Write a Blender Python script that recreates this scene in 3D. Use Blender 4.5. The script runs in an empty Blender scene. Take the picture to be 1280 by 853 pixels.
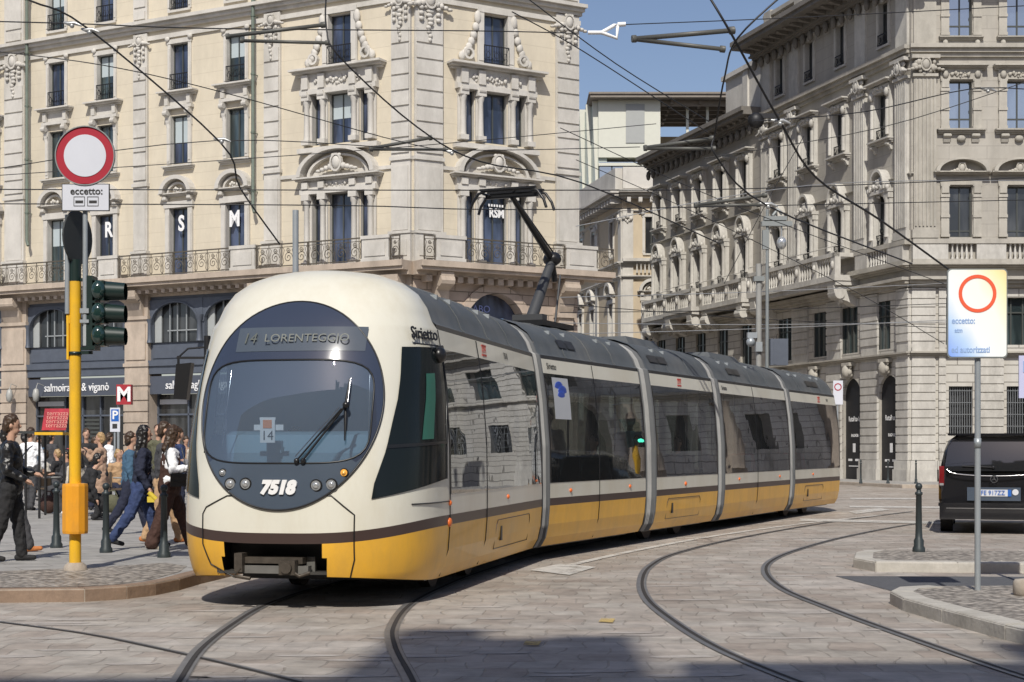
import bpy, math, random
from math import sin, cos, pi, radians as R, sqrt, atan2
random.seed(7)
SC = bpy.context.scene
COL = SC.collection
# ---------------------------------------------------------------- camera
F = 2000.0; CH = 1.55; HZ = 560.0          # focal length in photo pixels, eye height, horizon row
cd = bpy.data.cameras.new('camera'); cam = bpy.data.objects.new('camera', cd); COL.objects.link(cam)
cam.location = (0, 0, CH); cam.rotation_euler = (R(90), 0, 0)
cd.lens = F / 1280 * 36; cd.sensor_width = 36; cd.shift_y = (HZ - 426.5) / 1280
cd.clip_start = .1; cd.clip_end = 3000
SC.camera = cam
# ---------------------------------------------------------------- light
SUN_EL = 46.0; SUN_AZ = 5.0                # shadows run away from the camera, a little to the right
w = bpy.data.worlds.new('World'); SC.world = w; w.use_nodes = True
nt = w.node_tree; nt.nodes.clear()
sky = nt.nodes.new('ShaderNodeTexSky'); sky.sky_type = 'NISHITA'; sky.sun_disc = False
sky.sun_elevation = R(SUN_EL); sky.sun_rotation = R(180 + SUN_AZ)
sky.air_density = 1.0; sky.dust_density = 1.2; sky.ozone_density = 2.5
bg = nt.nodes.new('ShaderNodeBackground'); bg.inputs[1].default_value = .10
wo = nt.nodes.new('ShaderNodeOutputWorld')
tn = nt.nodes.new('ShaderNodeMix'); tn.data_type = 'RGBA'; tn.blend_type = 'MULTIPLY'; tn.inputs['Factor'].default_value = 1; tn.inputs['B'].default_value = (1.09, .99, .99, 1)
nt.links.new(sky.outputs[0], tn.inputs['A']); nt.links.new(tn.outputs['Result'], bg.inputs[0]); nt.links.new(bg.outputs[0], wo.inputs[0])
ld = bpy.data.lights.new('sun', 'SUN'); ld.energy = 4.3; ld.angle = R(.5); ld.color = (1, .955, .87)
sun = bpy.data.objects.new('sun', ld); COL.objects.link(sun)
sun.rotation_euler = (R(90 - SUN_EL), 0, R(-SUN_AZ))
SC.view_settings.view_transform = 'Standard'; SC.view_settings.look = 'None'
SC.view_settings.exposure = 0.0; SC.view_settings.gamma = 1
SC.view_settings.use_curve_mapping = False
SC.cycles.max_bounces = 6; SC.cycles.transparent_max_bounces = 10
SC.cycles.caustics_reflective = False; SC.cycles.caustics_refractive = False

# ---------------------------------------------------------------- materials
MATS = {}
def mat(name, col, rough=.7, metal=0, var=.0, vscale=3.0, bump=0, bscale=20, spec=.5, emit=None, est=1, coat=0, dirt=None, dscale=.6):
    if name in MATS: return MATS[name]
    m = bpy.data.materials.new(name); m.use_nodes = True; MATS[name] = m
    t = m.node_tree; b = t.nodes['Principled BSDF']
    b.inputs['Roughness'].default_value = rough; b.inputs['Metallic'].default_value = metal
    b.inputs['Specular IOR Level'].default_value = spec
    if coat: b.inputs['Coat Weight'].default_value = coat; b.inputs['Coat Roughness'].default_value = .05
    c = (*col, 1)
    tc = t.nodes.new('ShaderNodeTexCoord')
    out = None
    n = t.nodes.new('ShaderNodeTexNoise'); n.inputs['Scale'].default_value = vscale; n.inputs['Detail'].default_value = 6
    n.inputs['Roughness'].default_value = .65
    t.links.new(tc.outputs['Object'], n.inputs['Vector'])
    v = max(var, .03)
    r = t.nodes.new('ShaderNodeValToRGB')
    r.color_ramp.elements[0].position = .3; r.color_ramp.elements[1].position = .7
    r.color_ramp.elements[0].color = (*[max(0, x * (1 - v)) for x in col], 1)
    r.color_ramp.elements[1].color = (*[min(1, x * (1 + v)) for x in col], 1)
    t.links.new(n.outputs['Fac'], r.inputs['Fac']); out = r.outputs['Color']
    if dirt:
        n2 = t.nodes.new('ShaderNodeTexNoise'); n2.inputs['Scale'].default_value = dscale; n2.inputs['Detail'].default_value = 8
        n2.inputs['Roughness'].default_value = .75
        mp = t.nodes.new('ShaderNodeMapping'); mp.inputs['Scale'].default_value = (1, 1, .35)
        t.links.new(tc.outputs['Object'], mp.inputs['Vector']); t.links.new(mp.outputs[0], n2.inputs['Vector'])
        r2 = t.nodes.new('ShaderNodeValToRGB'); r2.color_ramp.elements[0].position = .44; r2.color_ramp.elements[1].position = .68
        r2.color_ramp.elements[1].color = (.75, .75, .75, 1)
        t.links.new(n2.outputs['Fac'], r2.inputs['Fac'])
        mx = t.nodes.new('ShaderNodeMix'); mx.data_type = 'RGBA'
        t.links.new(r2.outputs['Color'], mx.inputs['Factor']); t.links.new(out, mx.inputs['A']); mx.inputs['B'].default_value = (*dirt, 1)
        out = mx.outputs['Result']
    t.links.new(out, b.inputs['Base Color'])
    if bump:
        nb = t.nodes.new('ShaderNodeTexNoise'); nb.inputs['Scale'].default_value = bscale; nb.inputs['Detail'].default_value = 5
        t.links.new(tc.outputs['Object'], nb.inputs['Vector'])
        bp = t.nodes.new('ShaderNodeBump'); bp.inputs['Strength'].default_value = bump; bp.inputs['Distance'].default_value = .02
        t.links.new(nb.outputs['Fac'], bp.inputs['Height']); t.links.new(bp.outputs[0], b.inputs['Normal'])
    if emit:
        b.inputs['Emission Color'].default_value = (*emit, 1); b.inputs['Emission Strength'].default_value = est
    return m
def coursed(name, col, joint, row, bw, mortar=.03, rough=.8, bump=.6, var=.08, dirt=(.2, .18, .15)):
    """masonry with joints in the wall's own x-z plane"""
    m = mat(name, col, rough, var=var, vscale=1.2, dirt=dirt)
    t = m.node_tree; b = t.nodes['Principled BSDF']
    tc = t.nodes.new('ShaderNodeTexCoord'); sx = t.nodes.new('ShaderNodeSeparateXYZ'); cx = t.nodes.new('ShaderNodeCombineXYZ')
    t.links.new(tc.outputs['Object'], sx.inputs[0]); t.links.new(sx.outputs[0], cx.inputs[0]); t.links.new(sx.outputs[2], cx.inputs[1])
    br = t.nodes.new('ShaderNodeTexBrick'); br.inputs['Scale'].default_value = 1
    br.inputs['Brick Width'].default_value = bw; br.inputs['Row Height'].default_value = row
    br.inputs['Mortar Size'].default_value = mortar; br.inputs['Mortar Smooth'].default_value = .3
    br.inputs['Color1'].default_value = (1, 1, 1, 1); br.inputs['Color2'].default_value = (.9, .9, .9, 1); br.inputs['Mortar'].default_value = (0, 0, 0, 1)
    t.links.new(cx.outputs[0], br.inputs['Vector'])
    src = b.inputs['Base Color'].links[0].from_socket
    mx = t.nodes.new('ShaderNodeMix'); mx.data_type = 'RGBA'
    t.links.new(br.outputs['Fac'], mx.inputs['Factor']); t.links.new(src, mx.inputs['A']); mx.inputs['B'].default_value = (*joint, 1)
    t.links.new(mx.outputs['Result'], b.inputs['Base Color'])
    bp = t.nodes.new('ShaderNodeBump'); bp.inputs['Strength'].default_value = bump; bp.inputs['Distance'].default_value = .04; bp.invert = True
    t.links.new(br.outputs['Fac'], bp.inputs['Height']); t.links.new(bp.outputs[0], b.inputs['Normal'])
    return m
def glass(name, tint, refl=.12, rough=.0, wav=0, veil=0, veil_col=(.3, .3, .3)):
    m = bpy.data.materials.new(name); m.use_nodes = True; MATS[name] = m
    t = m.node_tree; t.nodes.clear()
    o = t.nodes.new('ShaderNodeOutputMaterial'); mx = t.nodes.new('ShaderNodeMixShader')
    tr = t.nodes.new('ShaderNodeBsdfTransparent'); tr.inputs[0].default_value = (*tint, 1)
    gl = t.nodes.new('ShaderNodeBsdfGlossy'); gl.inputs['Roughness'].default_value = rough; gl.inputs[0].default_value = (.92, .95, 1, 1)
    lw = t.nodes.new('ShaderNodeFresnel'); lw.inputs[0].default_value = 1.5
    ad = t.nodes.new('ShaderNodeMath'); ad.operation = 'MULTIPLY_ADD'; ad.inputs[1].default_value = 1.25; ad.inputs[2].default_value = refl; ad.use_clamp = True
    t.links.new(lw.outputs[0], ad.inputs[0]); t.links.new(ad.outputs[0], mx.inputs[0])
    t.links.new(tr.outputs[0], mx.inputs[1]); t.links.new(gl.outputs[0], mx.inputs[2]); t.links.new(mx.outputs[0], o.inputs[0])
    if veil:  # even diffuse layer mixed over the glass to lift a dark pane
        df = t.nodes.new('ShaderNodeBsdfDiffuse'); df.inputs[0].default_value = (*veil_col, 1); m2_ = t.nodes.new('ShaderNodeMixShader'); m2_.inputs[0].default_value = veil
        t.links.new(mx.outputs[0], m2_.inputs[1]); t.links.new(df.outputs[0], m2_.inputs[2]); t.links.new(m2_.outputs[0], o.inputs[0])
    if wav:
        tc = t.nodes.new('ShaderNodeTexCoord'); n = t.nodes.new('ShaderNodeTexNoise'); n.inputs['Scale'].default_value = 1.6; n.inputs['Detail'].default_value = 1
        bp = t.nodes.new('ShaderNodeBump'); bp.inputs['Strength'].default_value = wav; bp.inputs['Distance'].default_value = .02
        t.links.new(tc.outputs['Object'], n.inputs['Vector']); t.links.new(n.outputs['Fac'], bp.inputs['Height'])
        t.links.new(bp.outputs[0], gl.inputs['Normal'])
    return m
def opaque_glass(name, col, refl, wav=.15):
    m = bpy.data.materials.new(name); m.use_nodes = True; MATS[name] = m
    t = m.node_tree; b = t.nodes['Principled BSDF']
    b.inputs['Base Color'].default_value = (*col, 1); b.inputs['Roughness'].default_value = .35
    gl = t.nodes.new('ShaderNodeBsdfGlossy'); gl.inputs['Roughness'].default_value = .02; gl.inputs[0].default_value = (.9, .95, 1, 1)
    mx = t.nodes.new('ShaderNodeMixShader')
    lw = t.nodes.new('ShaderNodeFresnel'); lw.inputs[0].default_value = 1.5
    ad = t.nodes.new('ShaderNodeMath'); ad.operation = 'ADD'; ad.inputs[1].default_value = refl; ad.use_clamp = True
    t.links.new(lw.outputs[0], ad.inputs[0]); t.links.new(ad.outputs[0], mx.inputs[0])
    t.links.new(b.outputs[0], mx.inputs[1]); t.links.new(gl.outputs[0], mx.inputs[2])
    t.links.new(mx.outputs[0], t.nodes['Material Output'].inputs[0])
    oi = t.nodes.new('ShaderNodeObjectInfo'); t2 = t.nodes.new('ShaderNodeTexCoord'); va = t.nodes.new('ShaderNodeVectorMath'); va.operation = 'ADD'; vs_ = t.nodes.new('ShaderNodeVectorMath'); vs_.operation = 'MULTIPLY'; vs_.inputs[1].default_value = (2.2, 1, .5)
    t.links.new(t2.outputs['Object'], vs_.inputs[0]); t.links.new(vs_.outputs[0], va.inputs[0]); cb_ = t.nodes.new('ShaderNodeCombineXYZ'); sc_ = t.nodes.new('ShaderNodeMath'); sc_.operation = 'MULTIPLY'; sc_.inputs[1].default_value = 37
    t.links.new(oi.outputs['Random'], sc_.inputs[0]); t.links.new(sc_.outputs[0], cb_.inputs[0]); t.links.new(sc_.outputs[0], cb_.inputs[1]); t.links.new(cb_.outputs[0], va.inputs[1])
    n0 = t.nodes.new('ShaderNodeTexNoise'); n0.inputs['Scale'].default_value = 1.0; n0.inputs['Detail'].default_value = 2; t.links.new(va.outputs[0], n0.inputs['Vector'])
    r0 = t.nodes.new('ShaderNodeValToRGB'); r0.color_ramp.elements[0].position = .42; r0.color_ramp.elements[1].position = .66; r0.color_ramp.elements[0].color = (*[c*.7 for c in col], 1); r0.color_ramp.elements[1].color = (*[min(.3, c*2.2+.03) for c in col], 1)
    t.links.new(n0.outputs['Fac'], r0.inputs['Fac']); t.links.new(r0.outputs['Color'], b.inputs['Base Color'])
    tc = t.nodes.new('ShaderNodeTexCoord'); n = t.nodes.new('ShaderNodeTexNoise'); n.inputs['Scale'].default_value = 1.1; n.inputs['Detail'].default_value = 1
    bp = t.nodes.new('ShaderNodeBump'); bp.inputs['Strength'].default_value = wav; bp.inputs['Distance'].default_value = .03
    t.links.new(tc.outputs['Object'], n.inputs['Vector']); t.links.new(n.outputs['Fac'], bp.inputs['Height']); t.links.new(bp.outputs[0], gl.inputs['Normal'])
    return m

# ---------------------------------------------------------------- mesh builder
class MB:
    def __init__(s): s.v = []; s.f = []; s.m = []; s.s = []
    def add(s, vs, fs, m=0, smooth=False):
        o = len(s.v); s.v += [tuple(v) for v in vs]
        for f in fs: s.f.append([i + o for i in f]); s.m.append(m); s.s.append(smooth)
    def box(s, x0, x1, y0, y1, z0, z1, m=0):
        s.add([(x0,y0,z0),(x1,y0,z0),(x1,y1,z0),(x0,y1,z0),(x0,y0,z1),(x1,y0,z1),(x1,y1,z1),(x0,y1,z1)],
              [(0,3,2,1),(4,5,6,7),(0,1,5,4),(1,2,6,5),(2,3,7,6),(3,0,4,7)], m)
    def hexa(s, bot, top, m=0):            # bot, top: 4 pts each
        s.add(list(bot) + list(top), [(0,3,2,1),(4,5,6,7),(0,1,5,4),(1,2,6,5),(2,3,7,6),(3,0,4,7)], m)
    def prism(s, pts, a0, a1, axis='y', m=0, smooth=False):
        n = len(pts)
        def P(p, a):
            return (p[0], a, p[1]) if axis == 'y' else (a, p[0], p[1]) if axis == 'x' else (p[0], p[1], a)
        s.add([P(p, a0) for p in pts], [tuple(range(n))], m); s.add([P(p, a1) for p in pts], [tuple(reversed(range(n)))], m)
        vs = [P(p, a0) for p in pts] + [P(p, a1) for p in pts]
        s.add(vs, [(i, (i+1) % n, n + (i+1) % n, n + i) for i in range(n)], m, smooth)
    def tube(s, pts, r, n=6, m=0, cap=True):
        from mathutils import Vector as V
        P = [V(p) for p in pts]; k = len(P)
        rs = r if isinstance(r, (list, tuple)) else [r] * k
        vs = []; up = None
        for i in range(k):
            d = (P[min(i+1, k-1)] - P[max(i-1, 0)])
            if d.length < 1e-9: d = V((0, 0, 1))
            d.normalize()
            if up is None:
                a = V((0, 0, 1)) if abs(d.z) < .9 else V((1, 0, 0)); up = d.cross(a).normalized()
            else:
                up = (up - d * up.dot(d)); up = up.normalized() if up.length > 1e-6 else d.cross(V((0, 1, 0))).normalized()
            q = d.cross(up)
            for j in range(n):
                a = 2 * pi * j / n; vs.append(P[i] + (up * cos(a) + q * sin(a)) * rs[i])
        fs = [(i*n+j, i*n+(j+1) % n, (i+1)*n+(j+1) % n, (i+1)*n+j) for i in range(k-1) for j in range(n)]
        s.add(vs, fs, m, True)
        if cap: s.add(vs[:n], [tuple(reversed(range(n)))], m); s.add(vs[-n:], [tuple(range(n))], m)
    def lathe(s, prof, c=(0, 0), n=12, m=0, smooth=True):
        vs = []; k = len(prof)
        for r, z in prof:
            for j in range(n):
                a = 2 * pi * j / n; vs.append((c[0] + r * cos(a), c[1] + r * sin(a), z))
        s.add(vs, [(i*n+j, i*n+(j+1) % n, (i+1)*n+(j+1) % n, (i+1)*n+j) for i in range(k-1) for j in range(n)], m, smooth)
        s.add(vs[:n], [tuple(reversed(range(n)))], m); s.add(vs[-n:], [tuple(range(n))], m)
    def ball(s, c, r, n=8, k=6, m=0):
        rx, ry, rz = r if isinstance(r, (tuple, list)) else (r, r, r)
        vs = [(c[0], c[1], c[2] - rz)]
        for i in range(1, k):
            t = -pi/2 + pi * i / k
            for j in range(n):
                a = 2*pi*j/n; vs.append((c[0]+rx*cos(t)*cos(a), c[1]+ry*cos(t)*sin(a), c[2]+rz*sin(t)))
        vs.append((c[0], c[1], c[2] + rz)); L = len(vs) - 1
        fs = [(0, 1+(j+1) % n, 1+j) for j in range(n)]
        for i in range(k-2):
            for j in range(n): a = 1+i*n+j; b = 1+i*n+(j+1) % n; fs.append((a, b, b+n, a+n))
        fs += [(L, 1+(k-2)*n+j, 1+(k-2)*n+(j+1) % n) for j in range(n)]
        s.add(vs, fs, m, True)
    def disc(s, c, r, axis='y', d=.01, n=28, m=0, r2=None):
        """solid disc, thickness d towards -axis"""
        rz = r2 or r
        pts = [(c[0] + r*cos(2*pi*i/n), c[2] + rz*sin(2*pi*i/n)) for i in range(n)]
        s.prism(pts, c[1] - d, c[1], 'y', m)
    def grid(s, fn, nu, nv, m=0, smooth=True, keep=None):
        vs = [fn(i / nu, j / nv) for j in range(nv+1) for i in range(nu+1)]
        fs = []
        for j in range(nv):
            for i in range(nu):
                if keep is None or keep((i+.5)/nu, (j+.5)/nv): a = j*(nu+1)+i; fs.append((a, a+1, a+nu+2, a+nu+1))
        s.add(vs, fs, m, smooth)
    def build(s, name, mats, parent=None, loc=(0, 0, 0), rz=0, weld=False):
        me = bpy.data.meshes.new(name); me.from_pydata(s.v, [], s.f)
        if not isinstance(mats, (list, tuple)): mats = [mats]
        for m in mats: me.materials.append(MATS[m] if isinstance(m, str) else m)
        me.polygons.foreach_set('material_index', s.m); me.polygons.foreach_set('use_smooth', s.s)
        me.update()
        if weld:
            import bmesh
            b = bmesh.new(); b.from_mesh(me); bmesh.ops.remove_doubles(b, verts=b.verts, dist=1e-4)
            bmesh.ops.recalc_face_normals(b, faces=b.faces); b.to_mesh(me); b.free()
        o = bpy.data.objects.new(name, me); COL.objects.link(o); o.location = loc; o.rotation_euler = (0, 0, rz)
        if parent: o.parent = parent
        return o
def tag(o, label=None, cat=None, group=None, kind=None):
    if label: o['label'] = label
    if cat: o['category'] = cat
    if group: o['group'] = group
    if kind: o['kind'] = kind
    return o
def thing(name, label, cat, loc=(0, 0, 0), rz=0, group=None):
    o = bpy.data.objects.new(name, None); COL.objects.link(o); o.location = loc; o.rotation_euler = (0, 0, rz)
    o.empty_display_size = .2
    return tag(o, label, cat, group)
def kids(o): return [c for c in bpy.data.objects if c.parent == o]
def dup(o, parent=None, loc=None, rz=None, label=None):
    c = o.copy(); COL.objects.link(c); c.parent = parent
    if loc is not None: c.location = loc
    if rz is not None: c.rotation_euler = (0, 0, rz)
    if label: c['label'] = label
    for ch in kids(o): dup(ch, c)
    return c
def text(name, s, size, m, parent=None, loc=(0, 0, 0), rot=(R(90), 0, 0), ext=.004, shear=0, bold=0, sx=1):
    cu = bpy.data.curves.new('t', 'FONT'); cu.body = s; cu.size = size; cu.extrude = ext; cu.shear = shear; cu.offset = bold
    cu.align_x = 'CENTER'; cu.align_y = 'CENTER'; cu.resolution_u = 3
    o = bpy.data.objects.new('t', cu); COL.objects.link(o)
    bpy.context.view_layer.update()
    me = bpy.data.meshes.new_from_object(o.evaluated_get(bpy.context.evaluated_depsgraph_get()))
    bpy.data.objects.remove(o); bpy.data.curves.remove(cu)
    me.name = name; me.materials.clear(); me.materials.append(MATS[m] if isinstance(m, str) else m)
    q = bpy.data.objects.new(name, me); COL.objects.link(q); q.location = loc; q.rotation_euler = rot; q.scale = (sx, 1, 1)
    if parent: q.parent = parent
    return q
def G(x, y, h=0):                          # point of the plane z = h seen at photo pixel x, y
    d = F * (CH - h) / (y - HZ); return ((x - 640) / F * d, d, h)
def PD(x, y, d): return ((x - 640) / F * d, d, CH + (HZ - y) / F * d)
def PZ(x, y, z): return PD(x, y, (z - CH) * F / (HZ - y))
def smooth_pts(pts, n=8):
    out = []; k = len(pts)
    for i in range(k-1):
        p0 = pts[max(i-1, 0)]; p1 = pts[i]; p2 = pts[i+1]; p3 = pts[min(i+2, k-1)]
        for j in range(n):
            t = j / n
            out.append(tuple(.5*((2*b)+(-a+c)*t+(2*a-5*b+4*c-d)*t*t+(-a+3*b-3*c+d)*t**3) for a, b, c, d in zip(p0, p1, p2, p3)))
    out.append(tuple(pts[-1])); return out
# ---------------------------------------------------------------- palette
mat('cream plaster', (.61, .555, .45), .85, var=.05, vscale=.8, dirt=(.50, .42, .29), bump=.15)
mat('pale stone', (.57, .545, .50), .8, var=.08, vscale=2, dirt=(.38, .36, .32), bump=.25, bscale=12)
mat('warm stone', (.47, .39, .315), .8, var=.12, vscale=2, dirt=(.27, .225, .18), bump=.25, bscale=12)
mat('grey stone', (.42, .395, .345), .8, var=.12, vscale=2, dirt=(.24, .225, .195), bump=.25, bscale=12)
mat('pale marble', (.54, .52, .475), .7, var=.1, vscale=3, dirt=(.26, .245, .22), bump=.15)
mat('beige plaster', (.55, .46, .33), .85, var=.06, vscale=.7, dirt=(.42, .35, .26))
coursed('cream coursed', (.62, .555, .435), (.50, .445, .345), .62, 40, .010, dirt=(.50, .445, .35), var=.05, bump=.3)
coursed('grey coursed', (.405, .38, .335), (.29, .27, .24), .55, 1.6, .010, dirt=(.29, .27, .235), bump=.4)
coursed('white rusticated', (.52, .50, .455), (.28, .26, .23), .36, 1.3, .022, dirt=(.40, .37, .32), bump=1)
coursed('warm rusticated', (.46, .37, .30), (.22, .18, .14), .40, 1.3, .02, dirt=(.30, .24, .19), bump=1)
mat('slab stone', (.46, .42, .36), .8, var=.12, vscale=3, dirt=(.3, .27, .23))
mat('iron', (.03, .03, .032), .5, .6)
mat('brown iron', (.10, .085, .065), .6, .2)
mat('blue grey iron', (.10, .115, .145), .55, .2, var=.1)
mat('sign fascia', (.075, .085, .11), .45, var=.05)
mat('white letter', (.8, .8, .8), .5)
mat('dark frame', (.06, .065, .06), .45)
mat('blind', (.42, .48, .50), .8)
mat('roof slate', (.13, .13, .135), .6, var=.15)
opaque_glass('blue pane', (.020, .030, .062), .02)
opaque_glass('green pane', (.015, .028, .03), .03)
opaque_glass('sky pane', (.02, .03, .045), .42, .02)
opaque_glass('dark pane', (.012, .013, .014), .01)
mat('green copper pipe', (.13, .16, .13), .6, var=.15)
coursed('bright rusticated', (.74, .72, .68), (.34, .32, .3), .42, 1.5, .025, bump=.6)
mat('shaded stone', (.13, .12, .105), .9, var=.3, vscale=4)  # near-black stone colour, stands in for shade inside the window hoods
mat('asphalt', (.09, .092, .1), .85, var=.15, vscale=8, bump=.3, bscale=60)
mat('kerb stone', (.42, .37, .31), .8, var=.14, vscale=4, dirt=(.26, .20, .15), dscale=2, bump=.3)
mat('brown kerb', (.27, .19, .135), .8, var=.2, vscale=4, dirt=(.16, .11, .08), dscale=2, bump=.3)
mat('kerb island', (.47, .445, .40), .8, var=.14, vscale=4, dirt=(.30, .28, .24), dscale=2, bump=.3)
mat('rail steel', (.30, .29, .28), .5, .7, var=.15, vscale=5)
mat('rail groove', (.035, .03, .027), .8)
mat('worn white paint', (.66, .64, .60), .7, var=.2, vscale=3, dirt=(.36, .31, .27), dscale=2.2)
mat('worn yellow paint', (.58, .42, .15), .7, var=.2, dirt=(.36, .3, .24), dscale=3)
mat('galvanised', (.36, .39, .41), .45, .4, var=.08)
mat('bollard green', (.035, .045, .048), .45, .2, var=.1)

def paving():
    m = bpy.data.materials.new('stone setts'); m.use_nodes = True; MATS['stone setts'] = m
    t = m.node_tree; b = t.nodes['Principled BSDF']; N = t.nodes.new; L = t.links.new
    tc = N('ShaderNodeTexCoord')
    mp = N('ShaderNodeMapping'); mp.inputs['Rotation'].default_value = (0, 0, R(4)); L(tc.outputs['Object'], mp.inputs['Vector'])
    wn = N('ShaderNodeTexNoise'); wn.inputs['Scale'].default_value = .9; wn.inputs['Detail'].default_value = 2; L(tc.outputs['Object'], wn.inputs['Vector'])
    wm = N('ShaderNodeMix'); wm.data_type = 'RGBA'; wm.blend_type = 'LINEAR_LIGHT'; wm.inputs['Factor'].default_value = .22
    L(mp.outputs[0], wm.inputs['A']); L(wn.outputs['Color'], wm.inputs['B'])
    br = N('ShaderNodeTexBrick'); br.inputs['Scale'].default_value = 1; br.inputs['Brick Width'].default_value = .33; br.inputs['Row Height'].default_value = .40
    br.inputs['Mortar Size'].default_value = .012; br.inputs['Mortar Smooth'].default_value = .9; br.offset = .43
    br.inputs['Color1'].default_value = (.43, .395, .35, 1); br.inputs['Color2'].default_value = (.37, .315, .27, 1); br.inputs['Mortar'].default_value = (.32, .285, .245, 1)
    L(wm.outputs['Result'], br.inputs['Vector'])
    # big patches that shift the hue: grey granite, red porphyry
    pn = N('ShaderNodeTexNoise'); pn.inputs['Scale'].default_value = .35; pn.inputs['Detail'].default_value = 4; L(tc.outputs['Object'], pn.inputs['Vector'])
    pr = N('ShaderNodeValToRGB'); pr.color_ramp.elements[0].position = .42; pr.color_ramp.elements[1].position = .58
    L(pn.outputs['Fac'], pr.inputs['Fac'])
    mx = N('ShaderNodeMix'); mx.data_type = 'RGBA'; mx.blend_type = 'MULTIPLY'
    mf = N('ShaderNodeMath'); mf.operation = 'MULTIPLY'; mf.inputs[1].default_value = .95; L(pr.outputs['Color'], mf.inputs[0]); L(mf.outputs[0], mx.inputs['Factor'])
    L(br.outputs['Color'], mx.inputs['A']); mx.inputs['B'].default_value = (.86, .845, .83, 1)
    # light worn slabs
    vo = N('ShaderNodeTexVoronoi'); vo.inputs['Scale'].default_value = .9
    mp2 = N('ShaderNodeMapping'); mp2.inputs['Scale'].default_value = (.8, 2.2, 1); L(tc.outputs['Object'], mp2.inputs['Vector']); L(mp2.outputs[0], vo.inputs['Vector'])
    vr = N('ShaderNodeValToRGB'); vr.color_ramp.elements[0].position = .80; vr.color_ramp.elements[1].position = .9
    se = N('ShaderNodeSeparateColor'); L(vo.outputs['Color'], se.inputs[0]); L(se.outputs[0], vr.inputs['Fac'])
    m2 = N('ShaderNodeMix'); m2.data_type = 'RGBA'
    q = N('ShaderNodeMath'); q.operation = 'MULTIPLY'; q.inputs[1].default_value = .45; L(vr.outputs['Color'], q.inputs[0]); L(q.outputs[0], m2.inputs['Factor'])
    L(mx.outputs['Result'], m2.inputs['A']); m2.inputs['B'].default_value = (.50, .46, .42, 1)
    # fine dirt
    fn = N('ShaderNodeTexNoise'); fn.inputs['Scale'].default_value = 2.5; fn.inputs['Detail'].default_value = 10; fn.inputs['Roughness'].default_value = .7; L(tc.outputs['Object'], fn.inputs['Vector'])
    fr = N('ShaderNodeMapRange'); fr.inputs['From Min'].default_value = .3; fr.inputs['From Max'].default_value = .7; fr.inputs['To Min'].default_value = .58; fr.inputs['To Max'].default_value = 1.22
    L(fn.outputs['Fac'], fr.inputs['Value'])
    m3 = N('ShaderNodeMix'); m3.data_type = 'RGBA'; m3.blend_type = 'MULTIPLY'; m3.inputs['Factor'].default_value = 1
    L(m2.outputs['Result'], m3.inputs['A']); L(fr.outputs[0], m3.inputs['B'])
    L(m3.outputs['Result'], b.inputs['Base Color'])
    b.inputs['Roughness'].default_value = .62
    bp = N('ShaderNodeBump'); bp.inputs['Strength'].default_value = .6; bp.inputs['Distance'].default_value = .012; bp.invert = True
    L(br.outputs['Fac'], bp.inputs['Height'])
    b2 = N('ShaderNodeBump'); b2.inputs['Strength'].default_value = .35; b2.inputs['Distance'].default_value = .02
    L(fn.outputs['Fac'], b2.inputs['Height']); L(bp.outputs[0], b2.inputs['Normal']); L(b2.outputs[0], b.inputs['Normal'])
paving()
def slabs(name, c1, c2, mo, bw, rh):
    m = bpy.data.materials.new(name); m.use_nodes = True; MATS[name] = m
    t = m.node_tree; b = t.nodes['Principled BSDF']; N = t.nodes.new; L = t.links.new
    tc = N('ShaderNodeTexCoord'); br = N('ShaderNodeTexBrick'); br.inputs['Scale'].default_value = 1
    br.inputs['Brick Width'].default_value = bw; br.inputs['Row Height'].default_value = rh; br.inputs['Mortar Size'].default_value = .008
    br.inputs['Color1'].default_value = (*c1, 1); br.inputs['Color2'].default_value = (*c2, 1); br.inputs['Mortar'].default_value = (*mo, 1)
    mp = N('ShaderNodeMapping'); mp.inputs['Rotation'].default_value = (0, 0, R(-29)); L(tc.outputs['Object'], mp.inputs['Vector']); L(mp.outputs[0], br.inputs['Vector'])
    fn = N('ShaderNodeTexNoise'); fn.inputs['Scale'].default_value = 3; fn.inputs['Detail'].default_value = 9; L(tc.outputs['Object'], fn.inputs['Vector'])
    fr = N('ShaderNodeMapRange'); fr.inputs['From Min'].default_value = .3; fr.inputs['From Max'].default_value = .7; fr.inputs['To Min'].default_value = .75; fr.inputs['To Max'].default_value = 1.15
    L(fn.outputs['Fac'], fr.inputs['Value']); m3 = N('ShaderNodeMix'); m3.data_type = 'RGBA'; m3.blend_type = 'MULTIPLY'; m3.inputs['Factor'].default_value = 1
    L(br.outputs['Color'], m3.inputs['A']); L(fr.outputs[0], m3.inputs['B']); L(m3.outputs['Result'], b.inputs['Base Color'])
    b.inputs['Roughness'].default_value = .7
slabs('pavement slabs', (.36, .345, .325), (.32, .31, .29), (.2, .18, .16), .9, .5)
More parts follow.
